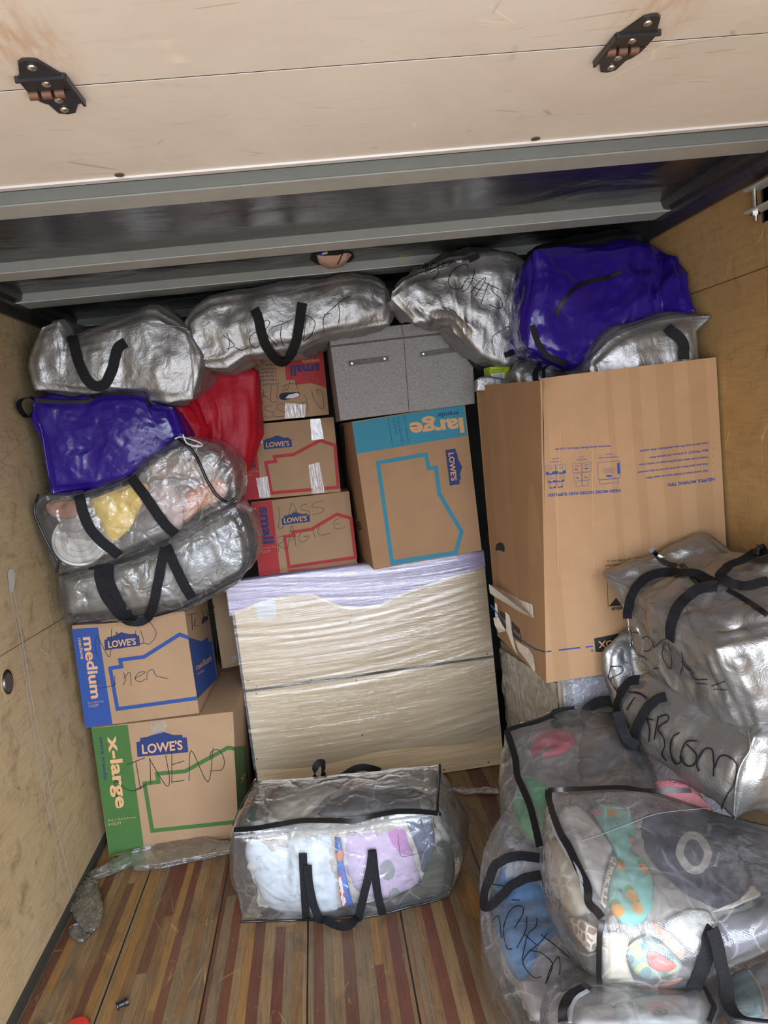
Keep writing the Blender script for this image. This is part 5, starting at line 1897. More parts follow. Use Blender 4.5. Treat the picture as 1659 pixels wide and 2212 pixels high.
f = px_outline([(127, 1246), (240, 1218), (364, 1170), (430, 1130), (481, 1104), (508, 1090)], [(146, 1347), (275, 1331), (398, 1312), (474, 1272), (520, 1248)], [(146, 1347), (135, 1300), (127, 1246)], [(520, 1248), (541, 1211), (536, 1150), (508, 1090)], 2.96)
t, S, V, F = bag('clear vinyl bag of stacked plastic bins, directly above the Linen box', f, shift(f, (0.02, 0.38, 0.0), 0.95), M_film, seed=41, crease=0.014, fold=0.012, excess=(0.02, 0.015), bend=0.6, keep=(0.02, 0.015, 0.2), iters=(50, 30), press=0.0004)
strap_px('handle', S, z3([(1050, 1690), (1085, 1770), (1120, 1850), (1160, 1930), (1205, 2005)]), 0.038, M_black, t, off=0.006)
strap_px('handle', S, z3([(640, 1800), (632, 1880), (665, 1980), (730, 2080), (800, 2140), (860, 2165), (920, 2140), (965, 2050), (990, 1950), (1010, 1830), (1045, 1700)]), 0.036, M_black, t, off=0.012)
strap_px('handle', S, z3([(690, 1800), (690, 1900), (735, 2010), (800, 2110), (850, 2150)]), 0.036, M_black, t, off=0.005)
strap_px('zipper', S, z3([(560, 1830), (680, 1805), (780, 1780), (920, 1730), (1060, 1665)]), 0.016, M_zip, t, off=0.003)
cord_px('piping', S, z3([(460, 2178), (700, 2165), (900, 2140), (1100, 2090), (1300, 1995), (1400, 1940), (1515, 1882)]), 0.004, M_zip, t)
filling('grey plastic filling the bag above the Linen box', V, F, plain('bin_grey', srgb(126, 124, 116), 0.4), seed=4, name='stacked_bin', cat='bin')
for i, (pl, cc) in enumerate((([(400, 1900), (640, 1840), (660, 1980), (720, 2080), (440, 2110), (420, 2000)], srgb(110, 104, 92)), ([(700, 1840), (1000, 1760), (980, 1990), (920, 2110), (800, 2070), (720, 1960)], srgb(104, 98, 84)), ([(1060, 1760), (1300, 1660), (1420, 1600), (1440, 1800), (1250, 1900), (1150, 1900)], srgb(134, 136, 132)), ([(1300, 1640), (1440, 1560), (1540, 1660), (1540, 1780), (1460, 1860), (1330, 1800)], srgb(120, 122, 120)))):
    item('plastic_bin', ['brownish grey bin at the left end of the stacked bin bag', 'brownish bin between the two bag handles', 'pale grey bin right of the bag handles', 'grey bin at the right end of the stacked bin bag'][i], 'bin', S, z3(pl), 0.10, plain('grey_bin_%d' % i, cc, 0.35, 0, 0.5, (5, 0.5, 0.01)), seed=20 + i, inset=0.02, flat=True)
for i in range(4):
    o = cord_px('bin_rim', S, z3([(1130 + i * 40, 1900 - i * 60), (1250 + i * 30, 1850 - i * 62), (1400 + i * 20, 1790 - i * 70), (1530, 1720 - i * 40)]), 0.004, M_film, t, off=-0.012)

# red netted bag
f = px_outline([(372, 872, 3.1), (405, 812), (440, 797), (490, 795), (548, 805)], [(395, 925, 3.1), (470, 990), (512, 1065)], [(395, 925, 3.1), (378, 900, 3.1), (372, 872, 3.1)], [(512, 1065), (550, 960), (548, 805)], 3.25)
t, S, V, F = bag('bright red netted cloth bundle squeezed beside the small boxes', f, shift(f, (0.0, 0.22, 0.02), 0.9), mesh_fabric('red_netted_cloth', srgb(172, 10, 34), srgb(240, 48, 70)), name='red_bundle', cat='cloth bundle', part='red_cloth', seed=51, crease=0.012, fold=0.030, excess=(0.03, 0.02), bend=0.45, keep=(0.008, 0.008, 0.1), iters=(60, 40), press=0.0002, cell=0.028)

# --- top middle
f = px_outline([(400, 697), (420, 668), (456, 642), (529, 631), (600, 622), (665, 611), (730, 602), (791, 597), (825, 611), (838, 633)], [(424, 792), (450, 800), (490, 797), (530, 770), (600, 757), (652, 750), (709, 723), (770, 712), (817, 704), (838, 699)], [(424, 792), (402, 735), (400, 697)], [(838, 699), (843, 660), (838, 633)], 3.02)
t, S, V, F = bag('long crumpled silver bag over the small boxes, handle hanging in front', f, shift(f, (0.03, 0.36, 0.01), 0.92), M_foil, seed=5, **SIL)
strap_px('handle', S, z4([(540, 345), (560, 400), (580, 480), (605, 550), (640, 620), (690, 680), (735, 692), (780, 640), (815, 560), (840, 450), (865, 300)]), 0.037, M_black, t, off=0.012)
strap_px('stitched_hem', S, z4([(620, 255), (780, 225), (900, 190), (1050, 160), (1290, 125)]), 0.004, M_foil_d, t, off=0.001)
cord_px('seam', S, z4([(1340, 200), (1350, 300), (1375, 440)]), 0.0025, M_foil, t)
scrawl('handwriting', S, [z4(s) for s in ([(345, 500), (365, 560), (360, 620)], [(325, 520), (400, 585), (350, 615)], [(400, 600), (450, 620), (495, 600)], [(535, 500), (505, 530), (510, 580), (545, 605), (575, 570), (565, 510), (535, 500)], [(600, 430), (625, 415), (640, 440), (600, 500), (625, 520), (690, 590)], [(660, 465), (735, 440), (805, 405)], [(720, 445), (715, 530), (735, 590)], [(885, 380), (935, 410), (950, 450), (920, 520), (870, 560)], [(890, 380), (880, 470), (870, 555)], [(1010, 495), (1010, 400), (1075, 330), (1140, 280), (1190, 255)], [(1010, 380), (1060, 370)], [(1110, 310), (1118, 370), (1110, 440)])], 1.5, M_ink, t, off=0.003)

f = px_outline([(846, 628), (870, 603), (904, 580), (974, 557), (1040, 545), (1075, 543), (1115, 553), (1148, 578)], [(893, 694), (935, 690), (974, 692), (1008, 735), (1041, 768), (1098, 792), (1121, 781)], [(893, 694), (858, 665), (842, 650), (846, 628)], [(1121, 781), (1141, 690), (1155, 610), (1148, 578)], 2.88)
t, S, V, F = bag('bulging silver bag marked coats, slumped over the grey fabric box', f, shift(f, (0.0, 0.30, 0.03), 0.86), M_foil, seed=7, **dict(SIL, crease=0.022))
zc2 = zoomer(640, 500, 3.606)
scrawl('handwriting', S, [zc2(s) for s in ([(945, 290), (980, 300), (1010, 250), (1005, 300), (1030, 260), (1020, 320)], [(1060, 250), (1040, 320), (1090, 300), (1110, 260), (1060, 250)], [(1140, 250), (1200, 245), (1180, 270), (1100, 290), (1110, 330), (1050, 390)], [(1335, 290), (1330, 260), (1280, 265), (1210, 320), (1185, 390), (1210, 440), (1270, 450), (1300, 420)], [(1390, 300), (1370, 380), (1330, 450), (1290, 470), (1310, 400), (1350, 350)], [(1355, 480), (1420, 400), (1475, 360), (1450, 420), (1395, 505)], [(1370, 430), (1440, 460)], [(1500, 400), (1470, 480), (1435, 570)], [(1470, 400), (1560, 440)], [(1640, 495), (1590, 455), (1520, 430), (1540, 480), (1590, 520), (1605, 580), (1570, 600), (1500, 570)])], 1.5, M_ink, t, off=0.003)
cord_px('seam', S, z5([(1385, 330), (1340, 480), (1250, 590), (1160, 650), (1115, 690), (1130, 800)]), 0.003, M_foil, t)
strap_px('handle', S, z5([(1195, 800), (1240, 785), (1290, 765)]), 0.02, M_black, t)
strap_px('handle', S, z5([(965, 185), (1000, 172), (1030, 155)]), 0.022, M_black, t)

# --- upper right
f = px_outline([(1157, 546, 2.62), (1200, 540, 2.66), (1278, 536, 2.7), (1366, 526, 2.75), (1420, 535, 2.75), (1466, 556, 2.62)], [(1139, 752), (1190, 772), (1246, 788), (1300, 750), (1358, 718), (1430, 695), (1500, 671, 2.48)], [(1139, 752), (1148, 690), (1155, 639), (1157, 546, 2.62)], [(1500, 671, 2.48), (1490, 640, 2.5), (1466, 556, 2.62)], 2.58)
t, S, V, F = bag('large glossy violet blue tarpaulin bag at upper right above the wardrobe box', f, shift(f, (-0.03, 0.30, 0.0), 0.84), M_purple, seed=17, crease=0.012, fold=0.026, excess=(0.03, 0.02), bend=0.45, keep=(0.010, 0.01, 0.12), iters=(60, 40), press=0.0002)
strap_px('zipper', S, z6([(505, 512), (525, 460), (560, 410), (620, 350), (700, 320), (780, 305), (860, 275)]), 0.013, M_zip, t, off=0.003)
cord_px('piping', S, z6([(1165, 220), (1190, 330), (1200, 400), (1265, 480)]), 0.003, M_purple, t)
strap_px('handle', S, z6([(375, 560), (400, 630), (450, 720), (560, 770)]), 0.02, M_black, t)

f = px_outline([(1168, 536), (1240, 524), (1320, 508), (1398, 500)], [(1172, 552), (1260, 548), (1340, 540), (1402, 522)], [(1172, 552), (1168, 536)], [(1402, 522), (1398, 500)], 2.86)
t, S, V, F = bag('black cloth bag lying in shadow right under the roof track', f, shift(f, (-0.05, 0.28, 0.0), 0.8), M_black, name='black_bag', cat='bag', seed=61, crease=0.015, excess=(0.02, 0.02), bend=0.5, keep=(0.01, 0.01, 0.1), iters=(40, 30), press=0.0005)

f = px_outline([(1276, 775), (1300, 750), (1330, 727), (1365, 710), (1397, 698), (1460, 690), (1536, 684, 2.45)], [(1290, 860), (1400, 850), (1522, 840)], [(1290, 860), (1272, 800), (1276, 775)], [(1522, 840, 2.47), (1512, 770, 2.46), (1498, 722, 2.46), (1536, 684, 2.45)], 2.50)
t, S, V, F = bag('silver bag poking out of the wardrobe box by the right wall', f, shift(f, (-0.02, 0.30, 0.0), 0.85), M_foil, seed=9, **dict(SIL, keep=(0.015, 0.01, 0.2)))
strap_px('handle', S, z6([(1105, 585), (1150, 610), (1185, 650), (1195, 700), (1190, 745)]), 0.034, M_black, t, off=0.012)
strap_px('stitched_hem', S, z6([(700, 740), (780, 670), (840, 625), (1000, 560), (1150, 530), (1340, 515)]), 0.006, M_foil_d, t, off=0.002)

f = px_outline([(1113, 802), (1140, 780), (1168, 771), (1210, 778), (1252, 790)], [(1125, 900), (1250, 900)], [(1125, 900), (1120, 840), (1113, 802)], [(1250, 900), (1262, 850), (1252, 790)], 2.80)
t, S, V, F = bag('silver bag coloured darker for shade, inside the left of the wardrobe box', f, shift(f, (0.0, 0.22, 0.0), 0.9), M_foil_d, seed=19, **dict(SIL, crease=0.012))
strap_px('handle', S, [(1160, 832), (1155, 812), (1160, 798), (1172, 793)], 0.02, M_black, t, off=0.006)
strap_px('handle', S, [(1172, 793), (1174, 812), (1168, 835)], 0.012, M_black, t, off=0.006)

zl = zoomer(1000, 760, 8.295)
a = [at(*P1(zl, p), Y=2.935) for p in ((485, 268), (975, 250), (990, 520), (505, 540))]
t = thing('lime_carton', 'small lime green carton with a barcode inside the wardrobe box', 'carton', (a[0] + a[1] + a[2] + a[3]) / 4 + Vector((0, 0.08, -0.1)))
M_lime = plain('lime_green_card', srgb(168, 190, 30), 0.5)
dn = Vector((0, 0, -0.10))
MB().hexa([a[3] + dn, a[2] + dn, a[1], a[0], a[3] + dn + Vector((-0.01, 0.07, 0)), a[2] + dn + Vector((-0.01, 0.07, 0)), a[1] + Vector((-0.01, 0.07, 0)), a[0] + Vector((-0.01, 0.07, 0))]).build('carton_body', M_lime, t, bevel=0.002)
S = Plane(a[0], (0, -1, 0))
patch('barcode_label', S, zl([(512, 400), (745, 375), (748, 490), (522, 505)]), plain('white_label', (0.7, 0.7, 0.7), 0.5), t)
obs = [line_print('b', S, zl([(540 + i * 11, 408 - i * 1.1), (543 + i * 11, 480)]), 0.25 + 0.35 * ((i * 7) % 3) / 2, M_ink, t, 0.002) for i in range(16)]
join(obs, 'barcode')
for s, a_, b_ in (('Ш12127213 0 13321', (508, 345), (735, 322)), ('Sku 0131 0 313 12', (512, 385), (720, 358))):
    lettering('lettering', S, s, P1(zl, a_), P1(zl, b_), P1(zl, (a_[0], a_[1] - 26)), M_ink, t, 0.01)
f = px_outline([(1029, 820), (1034, 815), (1060, 813), (1096, 820)], [(1029, 845), (1096, 845)], [(1029, 845), (1029, 820)], [(1096, 845), (1096, 820)], 2.925)
t, S, V, F = bag('bit of crinkled silver film beside the lime carton', f, shift(f, (0.0, 0.06, 0.0), 0.9), M_foil, name='film_scrap', cat='film', part='foil', seed=29, cell=0.02, crease=0.0, fold=0.006, excess=(0.0, 0.0), bend=0.5, keep=(0.1, 0.1, 0.3), iters=(10, 10), press=0.0, bulge=0.002, levels=2)
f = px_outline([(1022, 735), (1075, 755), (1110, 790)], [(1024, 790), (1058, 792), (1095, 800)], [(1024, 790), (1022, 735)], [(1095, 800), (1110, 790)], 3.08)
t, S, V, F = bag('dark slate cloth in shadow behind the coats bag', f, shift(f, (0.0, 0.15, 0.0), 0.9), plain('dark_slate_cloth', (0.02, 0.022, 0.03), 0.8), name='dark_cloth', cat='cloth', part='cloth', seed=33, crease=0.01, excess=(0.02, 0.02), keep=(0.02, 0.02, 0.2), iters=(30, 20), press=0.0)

# --- clear bag on the floor
def P(px_, py, **k):
    return np.array(at(px_, py, **k))


ft = [P(503, 1798, Z=0.352), P(620, 1787, Z=0.335), P(760, 1772, Z=0.345), P(860, 1756, Z=0.355), P(947, 1760, Z=0.335)]
fb = [P(521, 1988, Z=0.003), P(680, 1985, Z=0.003), P(800, 1978, Z=0.003), P(968, 1938, Z=0.003)]
bt = [P(548, 1690, Z=0.375), P(680, 1678, Z=0.385), P(800, 1668, Z=0.385), P(948, 1652, Z=0.375)]
bb = [np.array((p[0], p[1], 0.003)) for p in bt]
bb[-1] = bb[-1] + np.array((0.04, 0, 0))
fr = dict(top=ft, bottom=fb, left=[fb[0], fb[0] * .5 + ft[0] * .5 + np.array((-0.02, 0, 0)), ft[0]], right=[fb[-1], fb[-1] * .5 + ft[-1] * .5 + np.array((0.035, 0, 0)), ft[-1]])
bk = dict(top=bt, bottom=bb, left=[bb[0], bt[0]], right=[bb[-1], bb[-1] * .5 + bt[-1] * .5 + np.array((0.05, 0, 0)), bt[-1]])
t, S, V, F = bag('clear zipped bag of linens alone on the floorboards before the dresser', fr, bk, M_film, seed=71, crease=0.008, fold=0.010, excess=(0.015, 0.015), bend=0.6, keep=(0.03, 0.02, 0.4), iters=(50, 30), press=0.0002, bulge=(0.03, 0.012, 0.03), floor_z=0.002)
z4b = zoomer(460, 1620, 2.8603)
strap_px('zipper', S, z4b([(128, 500), (250, 492), (400, 465), (560, 440), (700, 440), (860, 440), (980, 415), (1120, 388), (1250, 385), (1390, 398)]), 0.017, M_zip, t, off=0.004)
strap_px('zipper_tape', S, z4b([(135, 535), (300, 520), (480, 497), (700, 490), (880, 478), (1100, 432), (1330, 405)]), 0.007, M_zipg, t, off=0.003)
cord_px('piping', S, z4b([(262, 182), (230, 250), (170, 350), (125, 470)]), 0.004, M_zip, t)
cord_px('piping', S, z4b([(1400, 92), (1394, 200), (1385, 370), (1400, 400)]), 0.005, M_zip, t)
cord_px('piping', S, z4b([(172, 1062), (400, 1055), (600, 1048), (850, 1040), (1050, 1008), (1250, 960), (1462, 903)]), 0.004, M_zip, t)
p, n = S(*P1(z4b, (1358, 408)))
q, n2 = S(*P1(z4b, (1362, 472)))
MB().tube([p + n * 0.008, p.lerp(q, 0.4) + n * 0.01, q + n2 * 0.008], [0.004, 0.0025, 0.005], 8).build('zip_pull', M_chrome, t, smooth=True)['label'] = 'shiny metal zip pull'
strap_px('handle', S, z4b([(557, 637), (562, 760), (570, 900), (580, 1046)]), 0.027, M_black, t, off=0.004)
strap_px('handle', S, z4b([(588, 700), (600, 850), (630, 960), (662, 1035), (720, 1085), (790, 1112), (840, 1110), (885, 1060), (915, 960), (945, 830), (975, 700), (985, 612)]), 0.027, M_black, t, off=0.012)
strap_px('handle', S, z4b([(985, 612), (1000, 760), (1020, 900), (1047, 1006)]), 0.027, M_black, t, off=0.005)
hp = [at(*P1(z4b, p), Y=y) for p, y in (((690, 165), 2.84), ((672, 130), 2.83), ((690, 90), 2.82), ((660, 78), 2.80), ((632, 110), 2.79), ((628, 170), 2.78), ((650, 210), 2.77), ((720, 195), 2.80), ((790, 170), 2.82), ((860, 125), 2.83), ((920, 108), 2.83), ((980, 115), 2.84), ((1035, 132), 2.86))]
band('handle', [Vector(p) for p in spline(hp, 5)], 0.026, 0.003, M_black, t, side=Vector((0.15, 0.5, 1)))
scrawl('handwriting', S, [z4b([(1142, 515), (1150, 590), (1165, 655), (1230, 648), (1300, 630)])], 0.8, M_ink, t)
S_c = S
filling('stone coloured linens filling the zipped bag on the floor', V, F, cloth_mat('stone_linen', srgb(190, 185, 174)), seed=6, inset=0.04)
item('white_sheet', 'crumpled white bed sheet in the left half of the floor bag', 'sheet', S, z4b([(210, 545), (400, 520), (600, 515), (745, 520), (760, 700), (775, 880), (765, 1000), (560, 1030), (400, 1000), (310, 930), (250, 780), (200, 650)]), 0.12, cloth_mat('cool_white_cotton', srgb(214, 222, 228)), seed=7, bump_a=0.014, rings=20)
item('lilac_towel', 'lilac and pink printed towel in the floor bag, behind its right handle', 'towel', S, z4b([(800, 500), (1000, 490), (1170, 450), (1220, 560), (1270, 700), (1280, 860), (1180, 890), (1050, 920), (930, 900), (850, 820), (800, 660)]), 0.10, pattern_cloth('lilac_pink_print', srgb(206, 184, 212), ((srgb(196, 134, 190), 7, 0.45, 0.75), (srgb(150, 150, 152), 11, 0.28, 0.7))), seed=8)
item('blue_book', 'blue spined book standing between the sheet and the towel', 'book', S, z4b([(752, 535), (790, 530), (808, 700), (840, 850), (870, 965), (800, 978), (775, 800), (757, 650)]), 0.08, plain('blue_spine', srgb(58, 104, 190), 0.5), seed=9, per=1, flat=True, inset=0.008)
item('red_white_label', 'strip of red and white card beside the blue spine', 'label card', S, z4b([(772, 770), (800, 765), (825, 960), (795, 972)]), 0.01, pattern_cloth('red_white_stripes', srgb(226, 216, 210), ((srgb(200, 60, 60), 60, 0.42, 0.3),)), seed=10, per=1, flat=True, inset=0.002)
item('orange_ball', 'small orange and white ball at the top of the blue spine', 'ball', S, z4b([(758, 640), (775, 612), (800, 620), (808, 660), (795, 695), (768, 690)]), 0.03, plain('orange_skin', srgb(214, 140, 108), 0.5), seed=11, inset=0.003)
item('grey_blue_cloth', 'dark blue grey folded cloth at the right of the floor bag', 'cloth', S, z4b([(1190, 440), (1330, 415), (1370, 520), (1360, 640), (1300, 760), (1270, 640), (1230, 540)]), 0.06, cloth_mat('blue_grey_cloth', srgb(88, 96, 118)), seed=12)
item('olive_rug', 'olive green fuzzy rug at the right end of the floor bag', 'rug', S, z4b([(1330, 640), (1420, 560), (1480, 620), (1495, 780), (1440, 880), (1330, 890), (1200, 930), (1080, 950), (1250, 880), (1300, 780)]), 0.08, cloth_mat('olive_wool', srgb(76, 80, 62)), seed=13)
item('cream_towel', 'cream towel under the top of the floor bag, left', 'towel', S, z4b([(370, 250), (480, 200), (620, 195), (780, 230), (700, 300), (640, 360), (560, 420), (350, 460), (340, 360)]), 0.07, cloth_mat('cream_towelling', srgb(230, 222, 200)), seed=14)
item('charcoal_cloth', 'charcoal patterned cloth under the top of the floor bag, right', 'cloth', S, z4b([(640, 400), (740, 310), (860, 250), (1020, 270), (1200, 240), (1340, 300), (1350, 370), (1150, 375), (960, 400), (760, 425)]), 0.07, pattern_cloth('charcoal_marble', srgb(92, 88, 86), ((srgb(150, 146, 132), 7, 0.4, 0.55),)), seed=15)
item('green_carton', 'green patch of packaging at the left corner of the floor bag', 'carton', S, z4b([(190, 370), (255, 350), (262, 440), (180, 470)]), 0.04, plain('green_card', srgb(70, 112, 82), 0.6), seed=16, per=1)
item('folded_white_towel', 'pale towel filling the top right of the floor bag', 'towel', S, z4b([(880, 225), (1050, 180), (1250, 140), (1370, 120), (1370, 280), (1200, 225), (1020, 250)]), 0.05, cloth_mat('pale_stone_towel', srgb(214, 207, 190)), seed=18)


# ------------------------------------------------------------------ the heap at lower right
def pts(L_):
    return [np.array(at(a, b, Y=c)) for a, b, c in L_]


def off(P_, d):
    return [p + np.array(d, float) for p in P_]


def clampx(d_):
    for k in d_:
        d_[k] = [np.array((min(p[0], XR - 0.015), p[1], max(p[2], 0.004))) for p in d_[k]]
    return d_


z3b = zoomer(1030, 1140, 2.637)
z6b = zoomer(1030, 1480, 2.637)
z7b = zoomer(1030, 1800, 2.637)
CLR = dict(fold=0.012, crease=0.010, excess=(0.02, 0.015), bend=0.55, keep=(0.03, 0.02, 0.3), iters=(50, 30), press=0.0004, bulge=(0.015, 0.01, 0.03))

# second silver bag's end peeping out between the two big ones
f = dict(top=pts([(1308, 1408, 2.36), (1345, 1364, 2.38), (1440, 1400, 2.30)]), bottom=pts([(1333, 1525, 2.34), (1400, 1545, 2.3), (1460, 1570, 2.25)]))
f['left'] = pts([(1333, 1525, 2.34), (1308, 1450, 2.36), (1308, 1408, 2.36)])
f['right'] = [f['bottom'][-1], f['top'][-1]]
t, S, V, F = bag('end of a plain silver bag wedged between the two stacked silver bags', f, clampx(shift(f, (0.26, 0.06, 0.0), 0.9)), M_foil, seed=83, **dict(SIL, crease=0.008, bulge=0.015))
scrawl('handwriting', S, [z3b(s) for s in ([(765, 790), (750, 850), (770, 870)], [(765, 790), (820, 790), (830, 820), (780, 850), (760, 870), (800, 930)], [(850, 885), (815, 900), (800, 940), (830, 930), (855, 895), (860, 925)])], 2.0, M_ink, t, off=0.003)

# long silver bag marked ROOM
f = dict(top=pts([(1350, 1482, 2.24), (1400, 1466, 2.14), (1460, 1490, 2.04), (1540, 1545, 1.90), (1628, 1592, 1.74)]), bottom=pts([(1345, 1545, 2.24), (1400, 1622, 2.08), (1500, 1706, 1.90), (1588, 1770, 1.74)]))
f['left'] = [f['bottom'][0], f['top'][0]]
f['right'] = pts([(1588, 1770, 1.74), (1600, 1690, 1.72), (1628, 1592, 1.74)])
b_ = dict(top=off(f['top'], (0.30, 0.08, -0.01)), bottom=off(f['bottom'], (0.30, 0.08, -0.02)))
b_['left'] = [b_['bottom'][0], b_['top'][0]]
b_['right'] = [b_['bottom'][-1], b_['top'][-1]]
t, S, V, F = bag('long silver bag marked ROOM in big felt pen letters, under the other silver bag', f, clampx(b_), M_foil, seed=85, **dict(SIL, crease=0.016, bulge=(0.03, 0.02, 0.03)))
scrawl('handwriting', S, [z6b(s) for s in ([(870, 40), (930, 50), (975, 80)], [(905, 70), (860, 140)], [(955, 190), (1010, 200)], [(975, 190), (990, 250), (985, 320)], [(1040, 180), (1030, 240), (1015, 310)], [(1040, 185), (1085, 170), (1095, 200), (1040, 245), (1070, 300), (1075, 350), (1060, 390), (1085, 430)], [(1160, 270), (1120, 300), (1110, 370), (1130, 440), (1165, 440), (1165, 400)], [(1260, 320), (1200, 325), (1170, 390), (1190, 450), (1240, 455), (1255, 400), (1200, 340)], [(1270, 490), (1260, 440), (1300, 370), (1345, 370), (1355, 440), (1355, 520)], [(1355, 480), (1390, 410), (1440, 410), (1485, 460), (1470, 560), (1430, 620), (1395, 710)])], 3.2, M_ink, t, off=0.004)
cord_px('seam', S, z6b([(1545, 260), (1560, 360), (1500, 470), (1475, 600), (1470, 740)]), 0.003, M_foil, t)
patch_pts = z6b([(1060, 55), (1115, 70), (1075, 130), (1025, 105)])
strap_px('handle', S, z6b([(1090, 80), (1040, 95), (990, 130), (960, 180), (930, 240), (900, 330), (870, 345), (840, 300), (815, 200), (820, 110), (850, 40), (890, -10), (940, -20)]), 0.030, M_black, t, off=0.012)
strap_px('handle', S, z6b([(800, 150), (830, 250), (870, 320), (935, 340)]), 0.030, M_black, t, off=0.006)

# the uppermost silver bag, opened zipper on top
f = dict(top=pts([(1312, 1240, 2.32), (1360, 1275, 2.22), (1440, 1325, 2.02), (1545, 1402, 1.80)]), bottom=pts([(1352, 1400, 2.26), (1420, 1478, 2.12), (1530, 1555, 1.96), (1630, 1598, 1.80)]))
f['left'] = pts([(1352, 1400, 2.26), (1348, 1320, 2.28), (1312, 1240, 2.32)])
f['right'] = pts([(1630, 1598, 1.80), (1590, 1500, 1.79), (1545, 1402, 1.80)])
b_ = dict(top=pts([(1515, 1157, 2.38), (1600, 1190, 2.26)]) + [np.array((1.32, 1.98, 1.16)), np.array((1.32, 1.74, 1.02))], bottom=[np.array((1.22, 2.34, 0.80)), np.array((1.32, 1.76, 0.62))])
b_['left'] = [b_['bottom'][0], b_['top'][0]]
b_['right'] = [b_['bottom'][-1], b_['top'][-1]]
t, S, V, F = bag('biggest silver bag, topmost on the right heap, its black zipper part open', f, clampx(b_), M_foil, seed=87, **dict(SIL, crease=0.022, bulge=(0.02, 0.012, 0.02), keep=(0.02, 0.012, 0.2)))
zt = zoomer(1290, 1150, 4.496)
strap_px('zipper', S, zt([(515, 155), (560, 200), (610, 265), (680, 310), (775, 335)]), 0.016, M_zip, t, off=0.004)
strap_px('zipper', S, zt([(815, 320), (870, 370), (925, 440), (985, 500), (1050, 545)]), 0.016, M_zip, t, off=0.004)
strap_px('zipper', S, zt([(1260, 570), (1400, 640), (1540, 730), (1655, 810)]), 0.014, M_zip, t, off=0.004)
strap_px('handle', S, zt([(325, 835), (330, 720), (365, 620), (420, 520), (500, 450), (670, 410), (800, 420), (950, 430), (1080, 480), (1180, 545)]), 0.030, M_black, t, off=0.012)
strap_px('handle', S, zt([(740, 1040), (745, 900), (790, 760), (880, 650), (1000, 570), (1120, 540), (1180, 545)]), 0.032, M_black, t, off=0.010)
strap_px('handle', S, zt([(1560, 165), (1530, 250), (1420, 330), (1300, 380), (1240, 440), (1240, 500), (1330, 560), (1480, 570), (1655, 520)]), 0.028, M_black, t, off=0.02)
strap_px('handle', S, zt([(1560, 165), (1610, 190), (1655, 290)]), 0.028, M_black, t, off=0.02)
p, n = S(*P1(zt, (608, 250)))
MB().tube([p + n * 0.008 + Vector((-0.008, 0, 0.008)), p + n * 0.012, p + n * 0.008 + Vector((0.016, -0.005, -0.004))], [0.005, 0.007, 0.003], 8).build('zip_pull', M_chrome, t, smooth=True)['label'] = 'brassy zip pull'
cord_px('seam', S, zt([(95, 430), (180, 470), (300, 540), (420, 610), (470, 630)]), 0.0018, M_foil_d, t)
strap_px('stitched_hem', S, zt([(480, 655), (600, 685), (740, 710)]), 0.012, M_foil, t, off=0.002)
cord_px('seam', S, zt([(870, 730), (900, 860), (950, 980), (1010, 1040)]), 0.002, M_foil_d, t)
scrawl('handwriting', S, [z3b(s) for s in ([(870, 560), (890, 620), (880, 680)], [(895, 595), (930, 600)], [(945, 630), (975, 620), (1010, 660), (985, 700), (950, 700)], [(920, 725), (955, 735), (975, 755)], [(1010, 685), (1060, 640), (1110, 625)], [(1075, 650), (1060, 720), (1080, 770), (1110, 800), (1115, 740), (1095, 650)], [(1010, 800), (1040, 800)], [(1170, 705), (1180, 760), (1165, 835)], [(1170, 760), (1215, 810)], [(1200, 790), (1240, 830)], [(1225, 830), (1250, 860), (1320, 865)], [(1255, 885), (1320, 890)], [(1340, 900), (1420, 870)], [(1350, 920), (1430, 920)])], 1.8, M_ink, t, off=0.004)

# clear bag of party things
f = dict(top=pts([(1092, 1580, 2.38), (1150, 1556, 2.40), (1215, 1530, 2.42), (1335, 1512, 2.42)]), bottom=pts([(1165, 1832, 1.98), (1260, 1790, 1.97), (1420, 1720, 1.95)]))
f['left'] = pts([(1165, 1832, 1.98), (1145, 1765, 2.08), (1122, 1690, 2.20), (1108, 1630, 2.30), (1092, 1580, 2.38)])
f['right'] = [f['bottom'][-1], f['top'][-1]]
b_ = dict(top=off(f['top'], (-0.01, 0.03, -0.22)), bottom=off(f['bottom'], (0.0, 0.10, -0.06)))
b_['left'] = [b_['bottom'][0], b_['bottom'][0] * .5 + b_['top'][0] * .5 + np.array((-0.045, 0, 0)), b_['top'][0]]
b_['right'] = [b_['bottom'][-1], b_['top'][-1]]
t, S, V, F = bag('clear bag with a red ball and a green ball, under the silver bag marked ROOM', f, clampx(b_), M_film_m, seed=91, **CLR)
S_p = S
strap_px('zipper', S, z6b([(172, 262), (195, 330), (225, 430), (235, 520), (270, 600), (310, 700), (340, 820), (360, 925)]), 0.020, M_zip, t, off=0.004)
strap_px('zipper', S, z6b([(172, 262), (240, 240), (340, 215), (430, 180)]), 0.014, M_zip, t, off=0.004)
hp = [at(*P1(z6b, p), Y=y) for p, y in (((560, 150), 2.40), ((450, 165), 2.38), ((450, 215), 2.36), ((530, 225), 2.36), ((590, 190), 2.37), ((640, 130), 2.38), ((700, 95), 2.39), ((770, 95), 2.36), ((810, 140), 2.3))]
band('handle', [Vector(p) for p in spline(hp, 5)], 0.034, 0.003, M_black, t, side=Vector((0.1, 0.6, 1)))
filling('grey cloths packed around the red and green balls', V, F, cloth_mat('mid_grey_cloth', srgb(134, 130, 130)), seed=11, inset=0.07)
item('red_ball', 'rosy red ball inside the clear bag behind the green ball', 'ball', S, z6b([(290, 380), (320, 290), (390, 250), (470, 240), (550, 270), (565, 340), (520, 400), (420, 420), (330, 430)]), 0.10, plain('rose_red_rubber', srgb(206, 60, 84), 0.4), seed=41, inset=0.02, bump_a=0.002)
